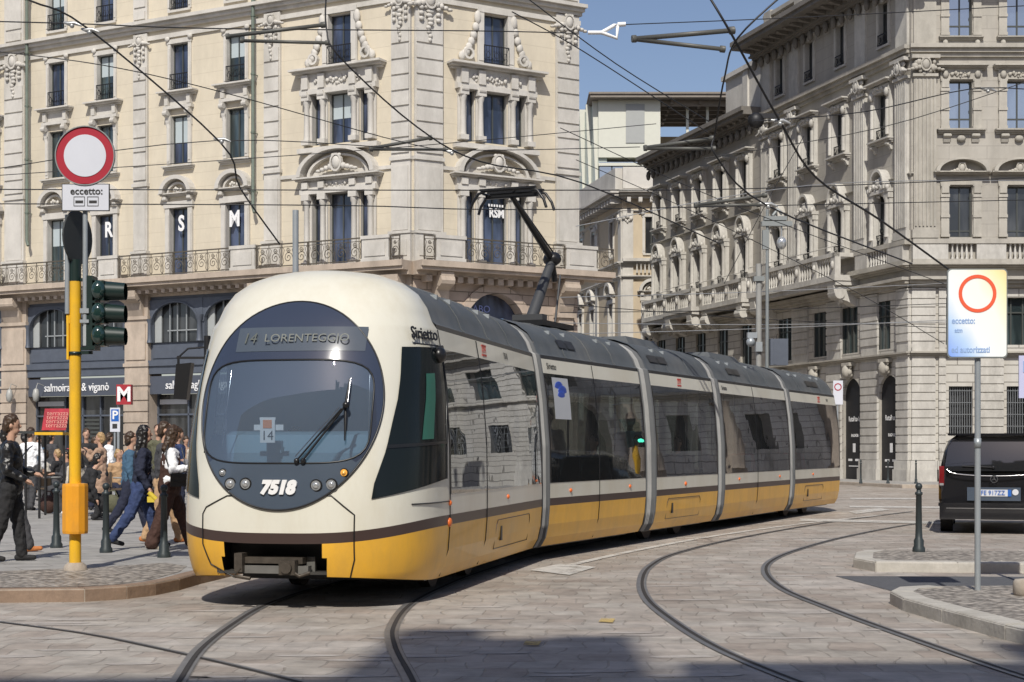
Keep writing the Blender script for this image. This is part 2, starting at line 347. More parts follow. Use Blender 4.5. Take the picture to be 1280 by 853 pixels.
def cobbles():
    m = bpy.data.materials.new('pebbles'); m.use_nodes = True; MATS['pebbles'] = m
    t = m.node_tree; b = t.nodes['Principled BSDF']; N = t.nodes.new; L = t.links.new
    tc = N('ShaderNodeTexCoord'); vo = N('ShaderNodeTexVoronoi'); vo.inputs['Scale'].default_value = 13; L(tc.outputs['Object'], vo.inputs['Vector'])
    r = N('ShaderNodeValToRGB'); e = r.color_ramp.elements; e[0].position = .15; e[0].color = (.42, .38, .33, 1); e[1].position = .75; e[1].color = (.15, .13, .11, 1)
    L(vo.outputs['Distance'], r.inputs['Fac']); mx = N('ShaderNodeMix'); mx.data_type = 'RGBA'; mx.blend_type = 'OVERLAY'; mx.inputs['Factor'].default_value = .35
    sp = N('ShaderNodeSeparateColor'); L(vo.outputs['Color'], sp.inputs[0])
    L(r.outputs['Color'], mx.inputs['A']); L(sp.outputs[0], mx.inputs['B']); L(mx.outputs['Result'], b.inputs['Base Color'])
    bp = N('ShaderNodeBump'); bp.invert = True; bp.inputs['Distance'].default_value = .02; L(vo.outputs['Distance'], bp.inputs['Height']); L(bp.outputs[0], b.inputs['Normal'])
cobbles()

# ---------------------------------------------------------------- ground
b = MB(); b.add([(-400, -150, 0), (400, -150, 0), (400, 900, 0), (-400, 900, 0)], [(0, 1, 2, 3)])
tag(b.build('road', 'stone setts'), kind='structure')

def slab(name, pts, h, top, side, kerb=None):
    """raised paving with a kerb strip of its own around the edge"""
    b = MB(); n = len(pts)
    b.add([(x, y, h) for x, y in pts], [tuple(range(n))], 0)
    b.add([(x, y, -.02) for x, y in pts] + [(x, y, h) for x, y in pts], [(i, (i+1) % n, n+(i+1) % n, n+i) for i in range(n)], 1)
    return tag(b.build(name, [top, side]), kind='structure')
def worn(name, col):
    m = mat(name, col, .7, var=.12, vscale=4); t = m.node_tree; b = t.nodes['Principled BSDF']
    tc = t.nodes.new('ShaderNodeTexCoord'); n = t.nodes.new('ShaderNodeTexNoise'); n.inputs['Scale'].default_value = 3.2; n.inputs['Detail'].default_value = 9; n.inputs['Roughness'].default_value = .75
    r = t.nodes.new('ShaderNodeValToRGB'); r.color_ramp.elements[0].position = .33; r.color_ramp.elements[1].position = .50
    t.links.new(tc.outputs['Object'], n.inputs['Vector']); t.links.new(n.outputs['Fac'], r.inputs['Fac'])
    q = t.nodes.new('ShaderNodeMath'); q.operation = 'MULTIPLY'; q.inputs[1].default_value = .8; t.links.new(r.outputs['Color'], q.inputs[0]); t.links.new(q.outputs[0], b.inputs['Alpha'])
worn('road paint white', (.62, .60, .56)); worn('road paint yellow', (.55, .40, .14))
def strip(path, wd, z, m, name, off=0, parent=None):
    b = MB(); vs = []
    for i, p in enumerate(path):
        a = path[max(i-1, 0)]; c = path[min(i+1, len(path)-1)]
        dx, dy = c[0]-a[0], c[1]-a[1]; l = math.hypot(dx, dy) or 1; nx, ny = -dy/l, dx/l
        vs += [(p[0]+nx*(off-wd/2), p[1]+ny*(off-wd/2), z), (p[0]+nx*(off+wd/2), p[1]+ny*(off+wd/2), z)]
    b.add(vs, [(2*i, 2*i+1, 2*i+3, 2*i+2) for i in range(len(path)-1)])
    return tag(b.build(name, m, parent), kind='structure')
def kerb(path, h, wd, m, name, blen=1.0):
    """kerb stones along a path, each block its own box inside one mesh, with joints"""
    b = MB()
    seg = []
    for (x0, y0), (x1, y1) in zip(path, path[1:]):
        L = math.hypot(x1-x0, y1-y0); k = max(1, round(L / blen))
        for i in range(k): seg.append(((x0+(x1-x0)*i/k, y0+(y1-y0)*i/k), (x0+(x1-x0)*(i+1)/k, y0+(y1-y0)*(i+1)/k)))
    for (x0, y0), (x1, y1) in seg:
        dx, dy = x1-x0, y1-y0; L = math.hypot(dx, dy); dx /= L; dy /= L; nx, ny = -dy, dx; g = .006; hh = h + random.uniform(-.004, .004)
        A = (x0+dx*g, y0+dy*g); B = (x1-dx*g, y1-dy*g); c = .02
        def q(o, z):
            o = (o[0]-.006, o[1]); return [(A[0]+nx*o[0], A[1]+ny*o[0], z), (B[0]+nx*o[0], B[1]+ny*o[0], z), (B[0]+nx*o[1], B[1]+ny*o[1], z), (A[0]+nx*o[1], A[1]+ny*o[1], z)]
        b.hexa(q((0, wd), -.01), q((0, wd), hh - c)); b.hexa(q((0, wd), hh - c), q((c, wd), hh))
    return tag(b.build(name, m), kind='structure')
PH = .13
# left pavement (kerb curve sweeps round the corner and runs back along the tram)
lk = [(-40, 15.0), (-12, 15.4), (-7.5, 15.85), (-5.2, 16.0), (-4.3, 16.1), (-3.95, 16.4), (-3.75, 16.8), (-3.62, 17.4), (-3.55, 18.2), (-3.35, 19.5), (-2.8, 22.3), (-1.3, 25.6), (1.2, 31.5), (3.2, 36.5), (4.2, 44), (4.6, 62), (4.6, 90)]
slab('pavement', lk + [(-60, 90), (-60, 15)], PH, 'pavement slabs', 'kerb stone')
kerb([lk[i] for i in range(len(lk))], PH + .008, .16, 'brown kerb', 'kerb')
# pebbled corner of the left pavement
pb = [(-7.4, 16.15), (-5.2, 16.22), (-4.45, 16.32), (-4.1, 16.6), (-3.88, 17.2), (-3.8, 18.3), (-3.9, 19.2), (-4.3, 19.7), (-4.9, 19.0), (-6.4, 18.0), (-7.6, 17.2)]
b = MB(); b.add([(x, y, PH + .004) for x, y in pb], [tuple(range(len(pb)))]); tag(b.build('pebble_paving', 'pebbles'), kind='structure')
# far pavement in front of the right-hand palazzo
fp = [(15.0, 61.5), (60, 60.5), (60, 69), (17.5, 69), (9.0, 98), (9.0, 110), (6.0, 110), (6.9, 98)]
slab('pavement', fp, PH, 'pavement slabs', 'kerb stone')
kerb([(6.9, 98), (15.0, 61.5), (60, 60.5)], PH + .008, .2, 'kerb stone', 'kerb')
# traffic islands on the right
i1 = [(4.3, 16.55), (3.95, 16.35), (3.76, 15.9), (3.72, 15.2), (3.82, 14.2), (3.98, 12.9), (4.3, 11.2), (4.9, 9.6), (8.5, 9.2), (8.5, 16.8)]
slab('traffic_island', i1, .12, 'pebbles', 'kerb island'); kerb(i1[:8], .128, .22, 'kerb island', 'kerb', .9)
i2 = [(4.95, 22.3), (4.68, 21.8), (4.42, 20.7), (4.55, 20.0), (9.5, 19.4), (14, 19.0), (14, 21.5), (9.5, 22.0)]
slab('traffic_island', i2, .12, 'pebbles', 'kerb island'); kerb(i2[:6], .128, .24, 'kerb island', 'kerb', 1.1)
pc = [(4.1, 17.3), (3.9, 19.3), (14, 18.8), (14, 17.0), (4.8, 16.95)]
b = MB(); b.add([(x, y, .004) for x, y in pc], [tuple(range(len(pc)))]); tag(b.build('asphalt_patch', 'asphalt'), kind='structure')
pc = [(-6.6, 20.2), (-5.6, 22.8), (-8, 26), (-12, 26), (-12, 20.2)]
# rails
def rail(px):
    p = smooth_pts([G(*q)[:2] for q in px], 10)
    strip(p, .20, .004, 'rail groove', 'rail_bed') ; strip(p, .062, .008, 'rail steel', 'rail', .045); strip(p, .03, .0085, 'rail steel', 'rail', -.05)
mat('rail concrete', (.25, .23, .205), .8, var=.3, vscale=5, dirt=(.12, .1, .08))
MATS['rail groove'] = MATS['rail groove']
def rail2(px, thin=False):
    p = smooth_pts([G(*q)[:2] for q in px], 10)
    if thin: strip(p, .035, .004, 'rail groove', 'rail_groove'); strip(p, .03, .006, 'rail steel', 'rail', .034); return
    strip(p, .105, .004, 'rail concrete', 'rail_bed'); strip(p, .036, .0105, 'rail groove', 'rail_groove', 0)
    strip(p, .045, .0085, 'rail steel', 'rail', .043); strip(p, .022, .0085, 'rail steel', 'rail', -.034)
rail2([(1420, 885), (1280, 846), (1130, 795), (1040, 762), (980, 737), (958, 716), (966, 701), (1000, 687), (1060, 671), (1140, 656), (1230, 645)])
rail2([(1090, 885), (990, 850), (900, 812), (845, 779), (810, 750), (803, 726), (815, 707), (850, 691), (930, 672), (1040, 653), (1140, 640)])
rail2([(213, 875), (226, 850), (252, 812), (290, 782), (330, 758), (380, 740), (430, 727), (500, 708)])
rail2([(530, 880), (512, 845), (494, 810), (492, 785), (512, 757), (552, 735), (600, 716), (680, 692), (780, 671)])
rail2([(-20, 776), (100, 792), (200, 812), (300, 835), (400, 860)], True)
# painted marks
def paint(pts, m='road paint white', name='road_marking'):
    b = MB(); b.add([(x, y, .0125+.0004*random.random()) for x, y, *_ in [G(*p) for p in pts]], [tuple(range(len(pts)))]); tag(b.build(name, m), kind='structure')
strip(smooth_pts([G(*q)[:2] for q in [(690, 713), (740, 701), (800, 688), (880, 673), (960, 661), (1040, 651), (1100, 645)]], 6), .13, .012, 'road paint white', 'road_marking')
paint([(662, 714), (712, 720), (745, 710), (700, 706)])
paint([(1000, 649), (1180, 653), (1180, 656), (1000, 652)]); paint([(1062, 633), (1180, 634), (1180, 636), (1062, 635)])
paint([(1060, 640), (1100, 636), (1112, 638), (1070, 643)]); paint([(1063, 623), (1150, 623), (1150, 625), (1063, 625)])
paint([(752, 774), (769, 775), (766, 780), (748, 779)], 'road paint yellow'); paint([(657, 803), (677, 803), (673, 809), (654, 808)], 'road paint yellow')
b = MB()
ex = sum([0], 0)
# light worn stones set among the others
for k in range(70):
    x = random.uniform(-60, 1300); y = random.uniform(757, 850) if k % 2 else random.uniform(665, 760)
    X, Y, _ = G(x, y)
    if X > 3.6 and Y > 9 and Y < 24: continue
    if X < -3.5 and Y > 15: continue
    a = R(4 + random.uniform(-3, 3)); L = random.uniform(.2, .5); W = random.uniform(.05, .11)
    c, s = cos(a), sin(a)
    n = 8; pts = [(X + c*L*cos(2*pi*i/n)*random.uniform(.85, 1) - s*W*sin(2*pi*i/n), Y + s*L*cos(2*pi*i/n) + c*W*sin(2*pi*i/n)*random.uniform(.8, 1.1), .0032) for i in range(n)]
    b.add(pts, [tuple(range(n))])
tag(b.build('worn_paving_stones', mat('pale worn stone', (.42, .385, .35), .65, var=.2, dirt=(.30, .26, .23), dscale=4)), kind='structure')
# ================================================================ facade kit: local x along the wall, -y outward, z up
class Facet:
    def __init__(s, O, deg, root, u0=0):
        s.O = O; s.th = R(deg); s.root = root
    def u(s, px):                          # where the sight line through photo column px meets the wall
        k = (px - 640) / F; c, n = cos(s.th), sin(s.th)
        return (k * s.O[1] - s.O[0]) / (c - k * n)
    def w(s, u, y=0, z=0):
        c, n = cos(s.th), sin(s.th); return (s.O[0] + c*u - n*y, s.O[1] + n*u + c*y, z)
    def rel(s, u, y=0, z=0):
        a = s.w(u, y, z); b = s.root.location; return (a[0]-b[0], a[1]-b[1], a[2]-b[2])
    def put(s, mb, name, mats, u=0, y=0, z=0, parent=None):
        return mb.build(name, mats, parent or s.root, s.rel(u, y, z), s.th)
    def place(s, proto, u, z, y=0, label=None, first=False):
        return dup(proto, s.root, s.rel(u, y, z), s.th, label)
def wall(mb, u0, u1, z0, z1, ops, dep=.35, m=0, mr=1):
    us = sorted({u0, u1, *[max(u0, o[0]) for o in ops], *[min(u1, o[1]) for o in ops]}); zs = sorted({z0, z1, *[o[2] for o in ops], *[o[3] for o in ops]})
    zs = [z for z in zs if z0 <= z <= z1]; us = [u for u in us if u0 <= u <= u1]
    for a, b in zip(us, us[1:]):
        for c, d in zip(zs, zs[1:]):
            mu, mz = (a+b)/2, (c+d)/2
            if any(o[0] < mu < o[1] and o[2] < mz < o[3] for o in ops): continue
            mb.add([(a, 0, c), (b, 0, c), (b, 0, d), (a, 0, d)], [(0, 1, 2, 3)], m)
    for a, b, c, d in ops:
        mb.add([(a,0,c),(a,dep,c),(a,dep,d),(a,0,d)], [(0,1,2,3)], mr); mb.add([(b,0,c),(b,0,d),(b,dep,d),(b,dep,c)], [(0,1,2,3)], mr)
        mb.add([(a,0,c),(b,0,c),(b,dep,c),(a,dep,c)], [(0,1,2,3)], mr); mb.add([(a,0,d),(a,dep,d),(b,dep,d),(b,0,d)], [(0,1,2,3)], mr)
def arch(mb, u0, u1, zs, zt, y=0, dep=.3, m=0, n=12):
    c = (u0+u1)/2; r = (u1-u0)/2; h = zt - zs
    P = [(c - r*cos(pi*i/n), zs + h*sin(pi*i/n)) for i in range(n+1)]
    for (a, b_), (c2, d) in zip(P, P[1:]):
        mb.add([(a,y,b_),(c2,y,d),(c2,y,zt+.001),(a,y,zt+.001)], [(0,1,2,3)], m)
        mb.add([(a,y,b_),(a,y+dep,b_),(c2,y+dep,d),(c2,y,d)], [(0,1,2,3)], m)
def archring(mb, c, z, r, w, y0, y1, m=0, n=14, a0=0, a1=pi, rz=None):
    """moulded ring following an arch, half-ellipse; w = width outward"""
    k = (rz or r) / r
    for i in range(n):
        a, b_ = a0 + (a1-a0)*i/n, a0 + (a1-a0)*(i+1)/n
        q = lambda t, rr: (c - rr*cos(t), z + k*rr*sin(t))
        p = [q(a, r), q(b_, r), q(b_, r+w), q(a, r+w)]
        mb.add([(x, y0, zz) for x, zz in p] + [(x, y1, zz) for x, zz in p], [(0,1,2,3),(4,7,6,5),(0,4,5,1),(1,5,6,2),(2,6,7,3),(3,7,4,0)], m)
def cornice(mb, u0, u1, z, h, out, m=0, steps=3):
    for i in range(steps):
        mb.box(u0 - out*(i+1)/steps*.3, u1 + out*(i+1)/steps*.3, -out*(i+1)/steps, .02, z + h*i/steps + (.002 if i else 0), z + h*(i+1)/steps, m)
def console(mb, u, z, w, h, out, m=0):
    """scroll bracket hanging below z"""
    mb.prism([(-out, z), (-out, z-h*.22), (-out*.85, z-h*.38), (-out*.5, z-h*.48), (-out*.42, z-h*.75), (-out*.25, z-h), (0, z-h), (0, z)], u-w/2, u+w/2, 'x', m)
    mb.prism([(-out*.78+cos(a)*h*.16, z-h*.24+sin(a)*h*.16) for a in [2*pi*i/10 for i in range(10)]], u-w/2-.02, u+w/2+.02, 'x', m)
def blobs(mb, u, z, w, h, y, k, m=0, seed=1, r=.08):
    rr = random.Random(seed)
    for i in range(k):
        a = rr.uniform(-1, 1); b_ = rr.uniform(-1, 1); q = r * rr.uniform(.6, 1.3)
        mb.ball((u + a*w/2*(1-.3*abs(b_)), y + rr.uniform(-.03, .05), z + b_*h/2), (q, q*.9, q*rr.uniform(.8, 1.6)), 6, 4, m)
def cartouche(mb, u, z, s, y, m=0, seed=1):
    mb.ball((u, y, z), (s*.42, s*.3, s*.55), 10, 7, m)
    archring(mb, u, z, s*.42, s*.12, y-s*.2, y+.05, m, 14, 0, 2*pi, s*.55)
    for sg in (-1, 1):
        for j in range(4): mb.ball((u + sg*s*(.6+.36*j), y, z - s*(.28+.09*j)), (s*.26, s*.22, s*(.26-.04*j)), 6, 4, m)
        mb.ball((u+sg*s*.3, y-.04, z+s*.55), (s*.18, s*.15, s*.16), 6, 4, m)
def festoon(mb, u, z, w, h, y, m=0, seed=3):
    """carved drop hanging below z"""
    cartouche(mb, u, z-h*.12, w*.5, y, m, seed); rr = random.Random(seed)
    for i in range(9):
        t = i/8; mb.ball((u + rr.uniform(-.2, .2)*w*(1-t), y, z-h*(.28+.7*t)), (w*.2*(1-t*.6), .07, h*.05), 6, 4, m)
    for sg in (-1, 1):
        for i in range(4): mb.ball((u + sg*w*.36, y, z-h*(.18+.12*i)), (w*.12, .06, h*.05), 6, 4, m)
def baluster_row(mb, u0, u1, z0, h, y, sp=.26, m=0, r=.065):
    n = max(1, int((u1-u0)/sp))
    for i in range(n):
        u = u0 + (u1-u0)*(i+.5)/n
        mb.lathe([(r*.9, z0), (r*.9, z0+h*.08), (r*.55, z0+h*.14), (r*1.05, z0+h*.38), (r*.5, z0+h*.72), (r*.5, z0+h*.86), (r*.9, z0+h*.92), (r*.9, z0+h)], (u, y), 8, m)
def scroll_rail(name, w, h, parent=None, big=True):
    b = MB(); r = .014
    b.box(0, w, -.03, .03, h-.05, h); b.box(0, w, -.02, .02, .04, .08); b.box(0, w, -.015, .015, h-.17, h-.145)
    b.box(0, .035, -.02, .02, 0, h); b.box(w-.035, w, -.02, .02, 0, h)
    n = max(1, round(w / .62)); c = w / n
    for i in range(n):
        x = c*i; b.box(x-.012, x+.012, -.012, .012, .06, h)
        for sg, cx in ((1, x + c*.5),):
            for tdir, zc, R0 in ((1, h*.40, c*.34), (-1, h*.72, c*.16)):
                P = [(cx + R0*(1-t/16*.85)*cos(tdir*t*.62), 0, zc + R0*(1-t/16*.85)*sin(tdir*t*.62)*1.05) for t in range(17)]
                b.tube(P, r*1.2, 4, 0, False)
            b.tube([(x+.03, 0, .1), (x+c*.15, 0, h*.2), (x+.05, 0, h*.45), (x+c*.2, 0, h*.72), (x+.04, 0, h*.84)], r, 4, 0, False)
            b.tube([(x+c-.03, 0, .1), (x+c*.85, 0, h*.2), (x+c-.05, 0, h*.45), (x+c*.8, 0, h*.72), (x+c-.04, 0, h*.84)], r, 4, 0, False)
    return b.build(name, 'brown iron', parent)
def bars_rail(w, h, parent, y=-.1):
    b = MB(); b.box(-w/2, w/2, y-.015, y+.015, h-.04, h); b.box(-w/2, w/2, y-.012, y+.012, .05, .08)
    n = int(w/.11)
    for i in range(n+1): u = -w/2 + w*i/n; b.box(u-.008, u+.008, y-.008, y+.008, .02, h)
    for i in range(max(1, n//3)):
        c = -w/2 + w*(i+.5)/max(1, n//3); P = [(c + .1*cos(t*.7), y, h*.5+.13*sin(t*.7)) for t in range(10)]; b.tube(P, .012, 4, 0, False)
    return b.build('railing', 'iron', parent)
def sash(parent, w, h, pane, cx=0, y=.22, cross=1, blind=0, transom=.0, fr='dark frame'):
    f = MB(); t = .055
    f.box(cx-w/2, cx-w/2+t, y-.04, y+.03, 0, h); f.box(cx+w/2-t, cx+w/2, y-.04, y+.03, 0, h)
    f.box(cx-w/2+t, cx+w/2-t, y-.04, y+.03, h-t, h); f.box(cx-w/2+t, cx+w/2-t, y-.04, y+.03, 0, t)
    if cross: f.box(cx-.03, cx+.03, y-.035, y+.03, t, h-t)
    if transom: f.box(cx-w/2+t, cx+w/2-t, y-.036, y+.028, transom, transom+.06)
    f.build('frame', fr, parent)
    p = MB(); p.box(cx-w/2+.02, cx+w/2-.02, y, y+.02, .02, h-.02); pn = p.build('pane', pane, parent)
    if blind:
        q = MB(); q.box(cx-w/2+t+.01, cx+w/2-t-.01, y-.012, y-.004, h*(1-blind), h-t-.01); q.build('blind', 'blind', parent)
    return pn
# ---------- window kinds; each returns the stone surround (the window part) with frame, pane, railing under it
def sides(b, w, h, s=.2, out=.09, m=0):
    for sg in (-1, 1):
        a, c = sorted((sg*(w/2), sg*(w/2+s))); b.box(a, c, -out, .02, 0, h, m)
        a, c = sorted((sg*(w/2+.03), sg*(w/2+s-.04))); b.box(a, c, -out-.03, -out, h*.06, h*.9, m)
def win_arch(st, pane, w=1.05, h=3.05, name='window', blind=0, frame='dark frame', ped=1.5):
    b = MB(); sides(b, w, h, .24, .12)
    b.box(-w/2-.3, w/2+.3, -.16, .02, h+.002, h+.28); cornice(b, -w/2-.38, w/2+.38, h+.5, .14, .34)
    for sg in (-1, 1): console(b, sg*(w/2+.17), h+.5, .18, .45, .28)
    archring(b, 0, h+.62, w/2+.18, .2, -.4, .02, 0, 12, 0, pi, .62)
    archring(b, 0, h+.62, w/2-.02, .1, -.2, .02, 0, 12, 0, pi, .42); blobs(b, 0, h+.78, .5, .2, -.1, 7, r=.07)
    o = b.build(name, st); sash(o, w, h, pane, blind=blind, transom=h*.27, fr=frame); return o
def win_bracket(st, pane, w=1.0, h=2.15, blind=0, name='window', frame='dark frame'):
    b = MB(); sides(b, w, h, .2, .08)
    cornice(b, -w/2-.28, w/2+.28, -.28, .2, .28)
    for sg in (-1, 1): console(b, sg*(w/2+.13), h+.28, .2, .75, .3); b.box(sg*(w/2+.13)-.1, sg*(w/2+.13)+.1, -.22, .02, h+.45, h+.85)
    b.box(-w/2-.3, w/2+.3, -.22, .02, h+.28, h+.42); b.box(-w/2, w/2, -.08, .02, h+.42, h+.85)
    cornice(b, -w/2-.42, w/2+.42, h+.85, .2, .42)
    o = b.build(name, st); sash(o, w, h, pane, blind=blind, fr=frame); return o
def win_plain(st, pane, w=1.0, h=2.1, blind=0, rail=.75, name='window', frame='dark frame', ears=1):
    b = MB(); sides(b, w, h, .17, .06); b.box(-w/2-.2, w/2+.2, -.08, .02, h+.002, h+.2); b.box(-w/2-.14, w/2+.14, -.1, .02, -.1, 0)
    if ears:
        for sg in (-1, 1): b.ball((sg*(w/2+.15), -.1, h+.22), (.14, .08, .12), 7, 5)
    o = b.build(name, st); sash(o, w, h, pane, blind=blind, fr=frame)
    if rail: bars_rail(w*1.0, rail, o)
    return o
def triple(st, pane, h, kind, blind=0):
    """three lights between columns: a wide one and two slim ones"""
    b = MB(); w, g, sw = 1.15, .42, .42
    xs = w/2 + g/2; xo = w/2 + g + sw + .2
    for sg in (-1, 1):
        for x, q in ((sg*xs, .34), (sg*xo, .4)):
            b.box(x-q/2, x+q/2, -.10, .02, 0, h); b.lathe([(.15, .2), (.13, .35), (.115, h-.5), (.15, h-.42), (.17, h-.25)], (x, -.17), 8)
            b.box(x-.19, x+.19, -.34, -.1, 0, .2); b.box(x-.2, x+.2, -.34, -.1, h-.25, h)
    W = xo + .3
    b.box(-W, W, -.3, .02, h, h+.22)
    if kind == 1:
        b.box(-W, W, -.2, .02, h+.22, h+.5); blobs(b, 0, h+.36, 1.2, .14, -.22, 12, r=.06)
        for x in (-xo, -xs, xs, xo): b.box(x-.15, x+.15, -.36, .02, h+.225, h+.5)
        cornice(b, -W-.1, W+.1, h+.5, .2, .5)
        archring(b, 0, h+.72, W-.16, .2, -.5, .02, 0, 18, 0, pi, 1.05); archring(b, 0, h+.72, W-.5, .14, -.26, .02, 0, 18, 0, pi, .8)
        cartouche(b, 0, h+1.22, .55, -.3)
    elif kind == 2:
        b.box(-W-.1, W+.1, -.34, .02, -.34, -.14); b.box(-W, W, -.2, .02, h+.22, h+.8)
        for x in (-xo, -xs, xs, xo): b.box(x-.16, x+.16, -.36, .02, h+.225, h+.8); console(b, x, h+.1, .26, .55, .4)
        blobs(b, 0, h+.5, 1.1, .26, -.24, 16, r=.08); blobs(b, -1.0, h+.5, .3, .25, -.22, 6, r=.07); blobs(b, 1.0, h+.5, .3, .25, -.22, 6, r=.07)
        cornice(b, -W-.2, W+.2, h+.8, .26, .6)
    o = b.build('triple_window', st)
    sash(o, w, h, pane, blind=blind, cross=1)
    for sg in (-1, 1): sash(o, sw, h, pane, cx=sg*(w/2+g+sw/2-.02), cross=0)
    return o
def win_scroll(st, pane, w=1.15, h=2.15):
    b = MB(); sides(b, w, h, .3, .12)
    for sg in (-1, 1):
        for j in range(7):
            b.ball((sg*(w/2+.38+.11*j), -.08, .2+1.3*(1-j/7)**2), (.17, .12, .2), 7, 5)
        b.ball((sg*(w/2+.3), -.1, h-.25), (.17, .12, .3), 7, 5); archring(b, sg*(w/2+.75), .35, .16, .09, -.2, 0, 0, 12, 0, 2*pi)
    b.box(-w/2-.3, w/2+.3, -.14, .02, h, h+.22)
    o = b.build('window', st); sash(o, w, h, pane); bars_rail(w*1.05, .8, o, -.16); return o
def remove_tree(o):
    for c in kids(o): remove_tree(c)
    bpy.data.objects.remove(o)
protos = []
def proto(o): protos.append(o); return o

# ================================================================ left palazzo (cream, on the corner)
LB = thing('palazzo', 'cream corner palazzo with wrought iron balconies behind the tram front and the yellow pole', 'building', (-4.02, 64.9, 0))
A = Facet((-4.02, 64.9), -29, LB); B = Facet((-4.02, 64.9), 31, LB)
uE = B.u(722)
zs_f = {1: 9.12, 2: 14.12, 3: 17.36, 4: 20.95}
colsA = [A.u(p) for p in (71.5, 132.5, 225, 295.5)]
sp = colsA[3] - colsA[2]
colsA = [colsA[0] - (colsA[2]-colsA[1]), colsA[0] - (colsA[2]-colsA[1]) - sp] + colsA
bayA = A.u(426); bayB = B.u(618.5)
pilA = [(A.u(8), A.u(32)), (A.u(169), A.u(186)), (A.u(332), A.u(352))]
uL = colsA[1] - 3
W1, H1 = 1.05, 3.05
ops = []
for u in colsA: ops += [(u-W1/2, u+W1/2, 9.12, 12.17), (u-.5, u+.5, 14.12, 16.27), (u-.5, u+.5, 17.36, 19.46), (u-.5, u+.5, 20.95, 23.05)]
def bayops(c): return [(c-.575, c+.575, 9.12, 12.17), (c-.575-.84, c-.575-.42, 9.12, 12.17), (c+.575+.42, c+.575+.84, 9.12, 12.17),
                       (c-.575, c+.575, 14.25, 16.35), (c-.575-.84, c-.575-.42, 14.25, 16.35), (c+.575+.42, c+.575+.84, 14.25, 16.35),
                       (c-.575, c+.575, 17.5, 19.6), (c-.55, c+.55, 21.1, 23.1)]
b = MB(); wall(b, uL, 0, 8.75, 25.5, ops + bayops(bayA)); A.put(b, 'wall', ['cream coursed', 'pale stone'])
b = MB(); wall(b, 0, uE, 8.75, 25.5, bayops(bayB)); B.put(b, 'wall', ['cream coursed', 'pale stone'])
# end wall turning down the side street
C = Facet(B.w(uE)[:2], 97, LB)
b = MB(); wall(b, 0, 24, 0, 25.5, []); C.put(b, 'wall', ['cream coursed', 'pale stone'])
b = MB(); P = [A.w(uL), A.w(0), B.w(uE), C.w(24), (-40, 100, 0)]
b.prism([(p[0]-LB.location[0], p[1]-LB.location[1]) for p in P], 25.5, 25.8, 'z'); b.build('roof', 'roof slate', LB)
# pilasters with raised blocks
def pilaster(f, u0, u1, carve=True, name='pilaster', sg=1):
    b = MB(); b.box(u0, u1, -.13, .02, 9.1, 20.1); m = .1*(u1-u0)
    b.box(u0+m, u1-m, -.17, -.13, 10.4, 13.0); b.box(u0-.06, u1+.06, -.22, .02, 9.1, 10.25); b.box(u0+m, u1-m, -.25, -.22, 9.35, 10.0)
    b.box(u0-.08, u1+.08, -.27, .02, 10.25, 10.36); b.box(u0-.05, u1+.05, -.2, .02, 13.25, 13.4)
    z = 13.55
    while z < 18.6: b.box(u0+.04, u1-.04, -.19, -.13, z, z+.56); z += .64
    if carve: festoon(b, (u0+u1)/2, 20.0, (u1-u0)*.85, 1.9, -.2)
    b.box(u0, u1, -.13, .02, 20.65, 25.4); b.box(u0+m, u1-m, -.18, -.13, 21.3, 24.5)
    b.box(u0+m, u1-m, -.2, -.13, 20.75, 21.1)
    return f.put(b, name, 'pale stone')
for u0, u1 in pilA: pilaster(A, u0, u1)
pilaster(A, uL, uL+.9)
pilaster(A, A.u(491), -.05); pilaster(B, .05, B.u(552)); pilaster(B, B.u(693.6), uE)
# string course and upper cornices
for f, a, c in ((A, uL, -.02), (B, .02, uE+.1)):
    b = MB(); cornice(b, a, c, 20.15, .45, .45); b.box(a, c, -.1, .02, 19.75, 19.95); f.put(b, 'cornice', 'pale stone')
    b = MB(); cornice(b, a, c, 24.9, .8, .9); f.put(b, 'cornice', 'pale stone')
# balcony slab
SO = 1.0
b = MB(); b.box(uL, .1, -SO, .02, 8.86, 9.1); b.box(uL, .1, -SO*.9, .02, 8.72, 8.86); b.box(uL, .1, -SO*.5, .02, 8.55, 8.72)
A.put(b, 'balcony_slab', 'warm stone')
b = MB(); b.box(-.1, uE+1.3, -SO-.003, .02, 8.857, 9.097); b.box(-.1, uE+1.2, -SO*.9, .02, 8.72, 8.857); b.box(-.1, uE, -SO*.5, .02, 8.55, 8.72)
B.put(b, 'balcony_slab', 'warm stone')
# window protos
wa = proto(win_arch('pale stone', 'blue pane')); wb = proto(win_bracket('pale stone', 'green pane')); wc = proto(win_plain('pale stone', 'blue pane')); wcb = proto(win_plain('pale stone', 'green pane', blind=.45)); wa_b = proto(win_arch('pale stone', 'green pane', blind=.4)); wb_b = proto(win_bracket('pale stone', 'blue pane', blind=.55))
for i, u in enumerate(colsA):
    A.place(wa_b if i == 2 else wa, u, 9.12); A.place(wb_b if i == 4 else wb, u, 14.12); A.place(wcb if i in (3, 5) else wc, u, 17.36); A.place(wcb if i == 2 else wc, u, 20.95)
t1 = proto(triple('pale stone', 'blue pane', 3.05, 1)); t2 = proto(triple('pale stone', 'blue pane', 2.1, 2)); t2b = proto(triple('pale stone', 'blue pane', 2.1, 2, .5)); ws = proto(win_scroll('pale stone', 'blue pane'))
for f, u in ((A, bayA), (B, bayB)):
    f.place(t1, u, 9.12); f.place(t2b if f is A else t2, u, 14.25); f.place(ws, u, 17.5); f.place(wc, u, 21.1)
# belt at the pediment springing
b = MB(); b.box(A.u(352), A.u(491), -.08, .02, 12.95, 13.1); A.put(b, 'belt_course', 'pale stone')
b = MB(); b.box(B.u(552), B.u(693), -.08, .02, 12.95, 13.1); B.put(b, 'belt_course', 'pale stone')
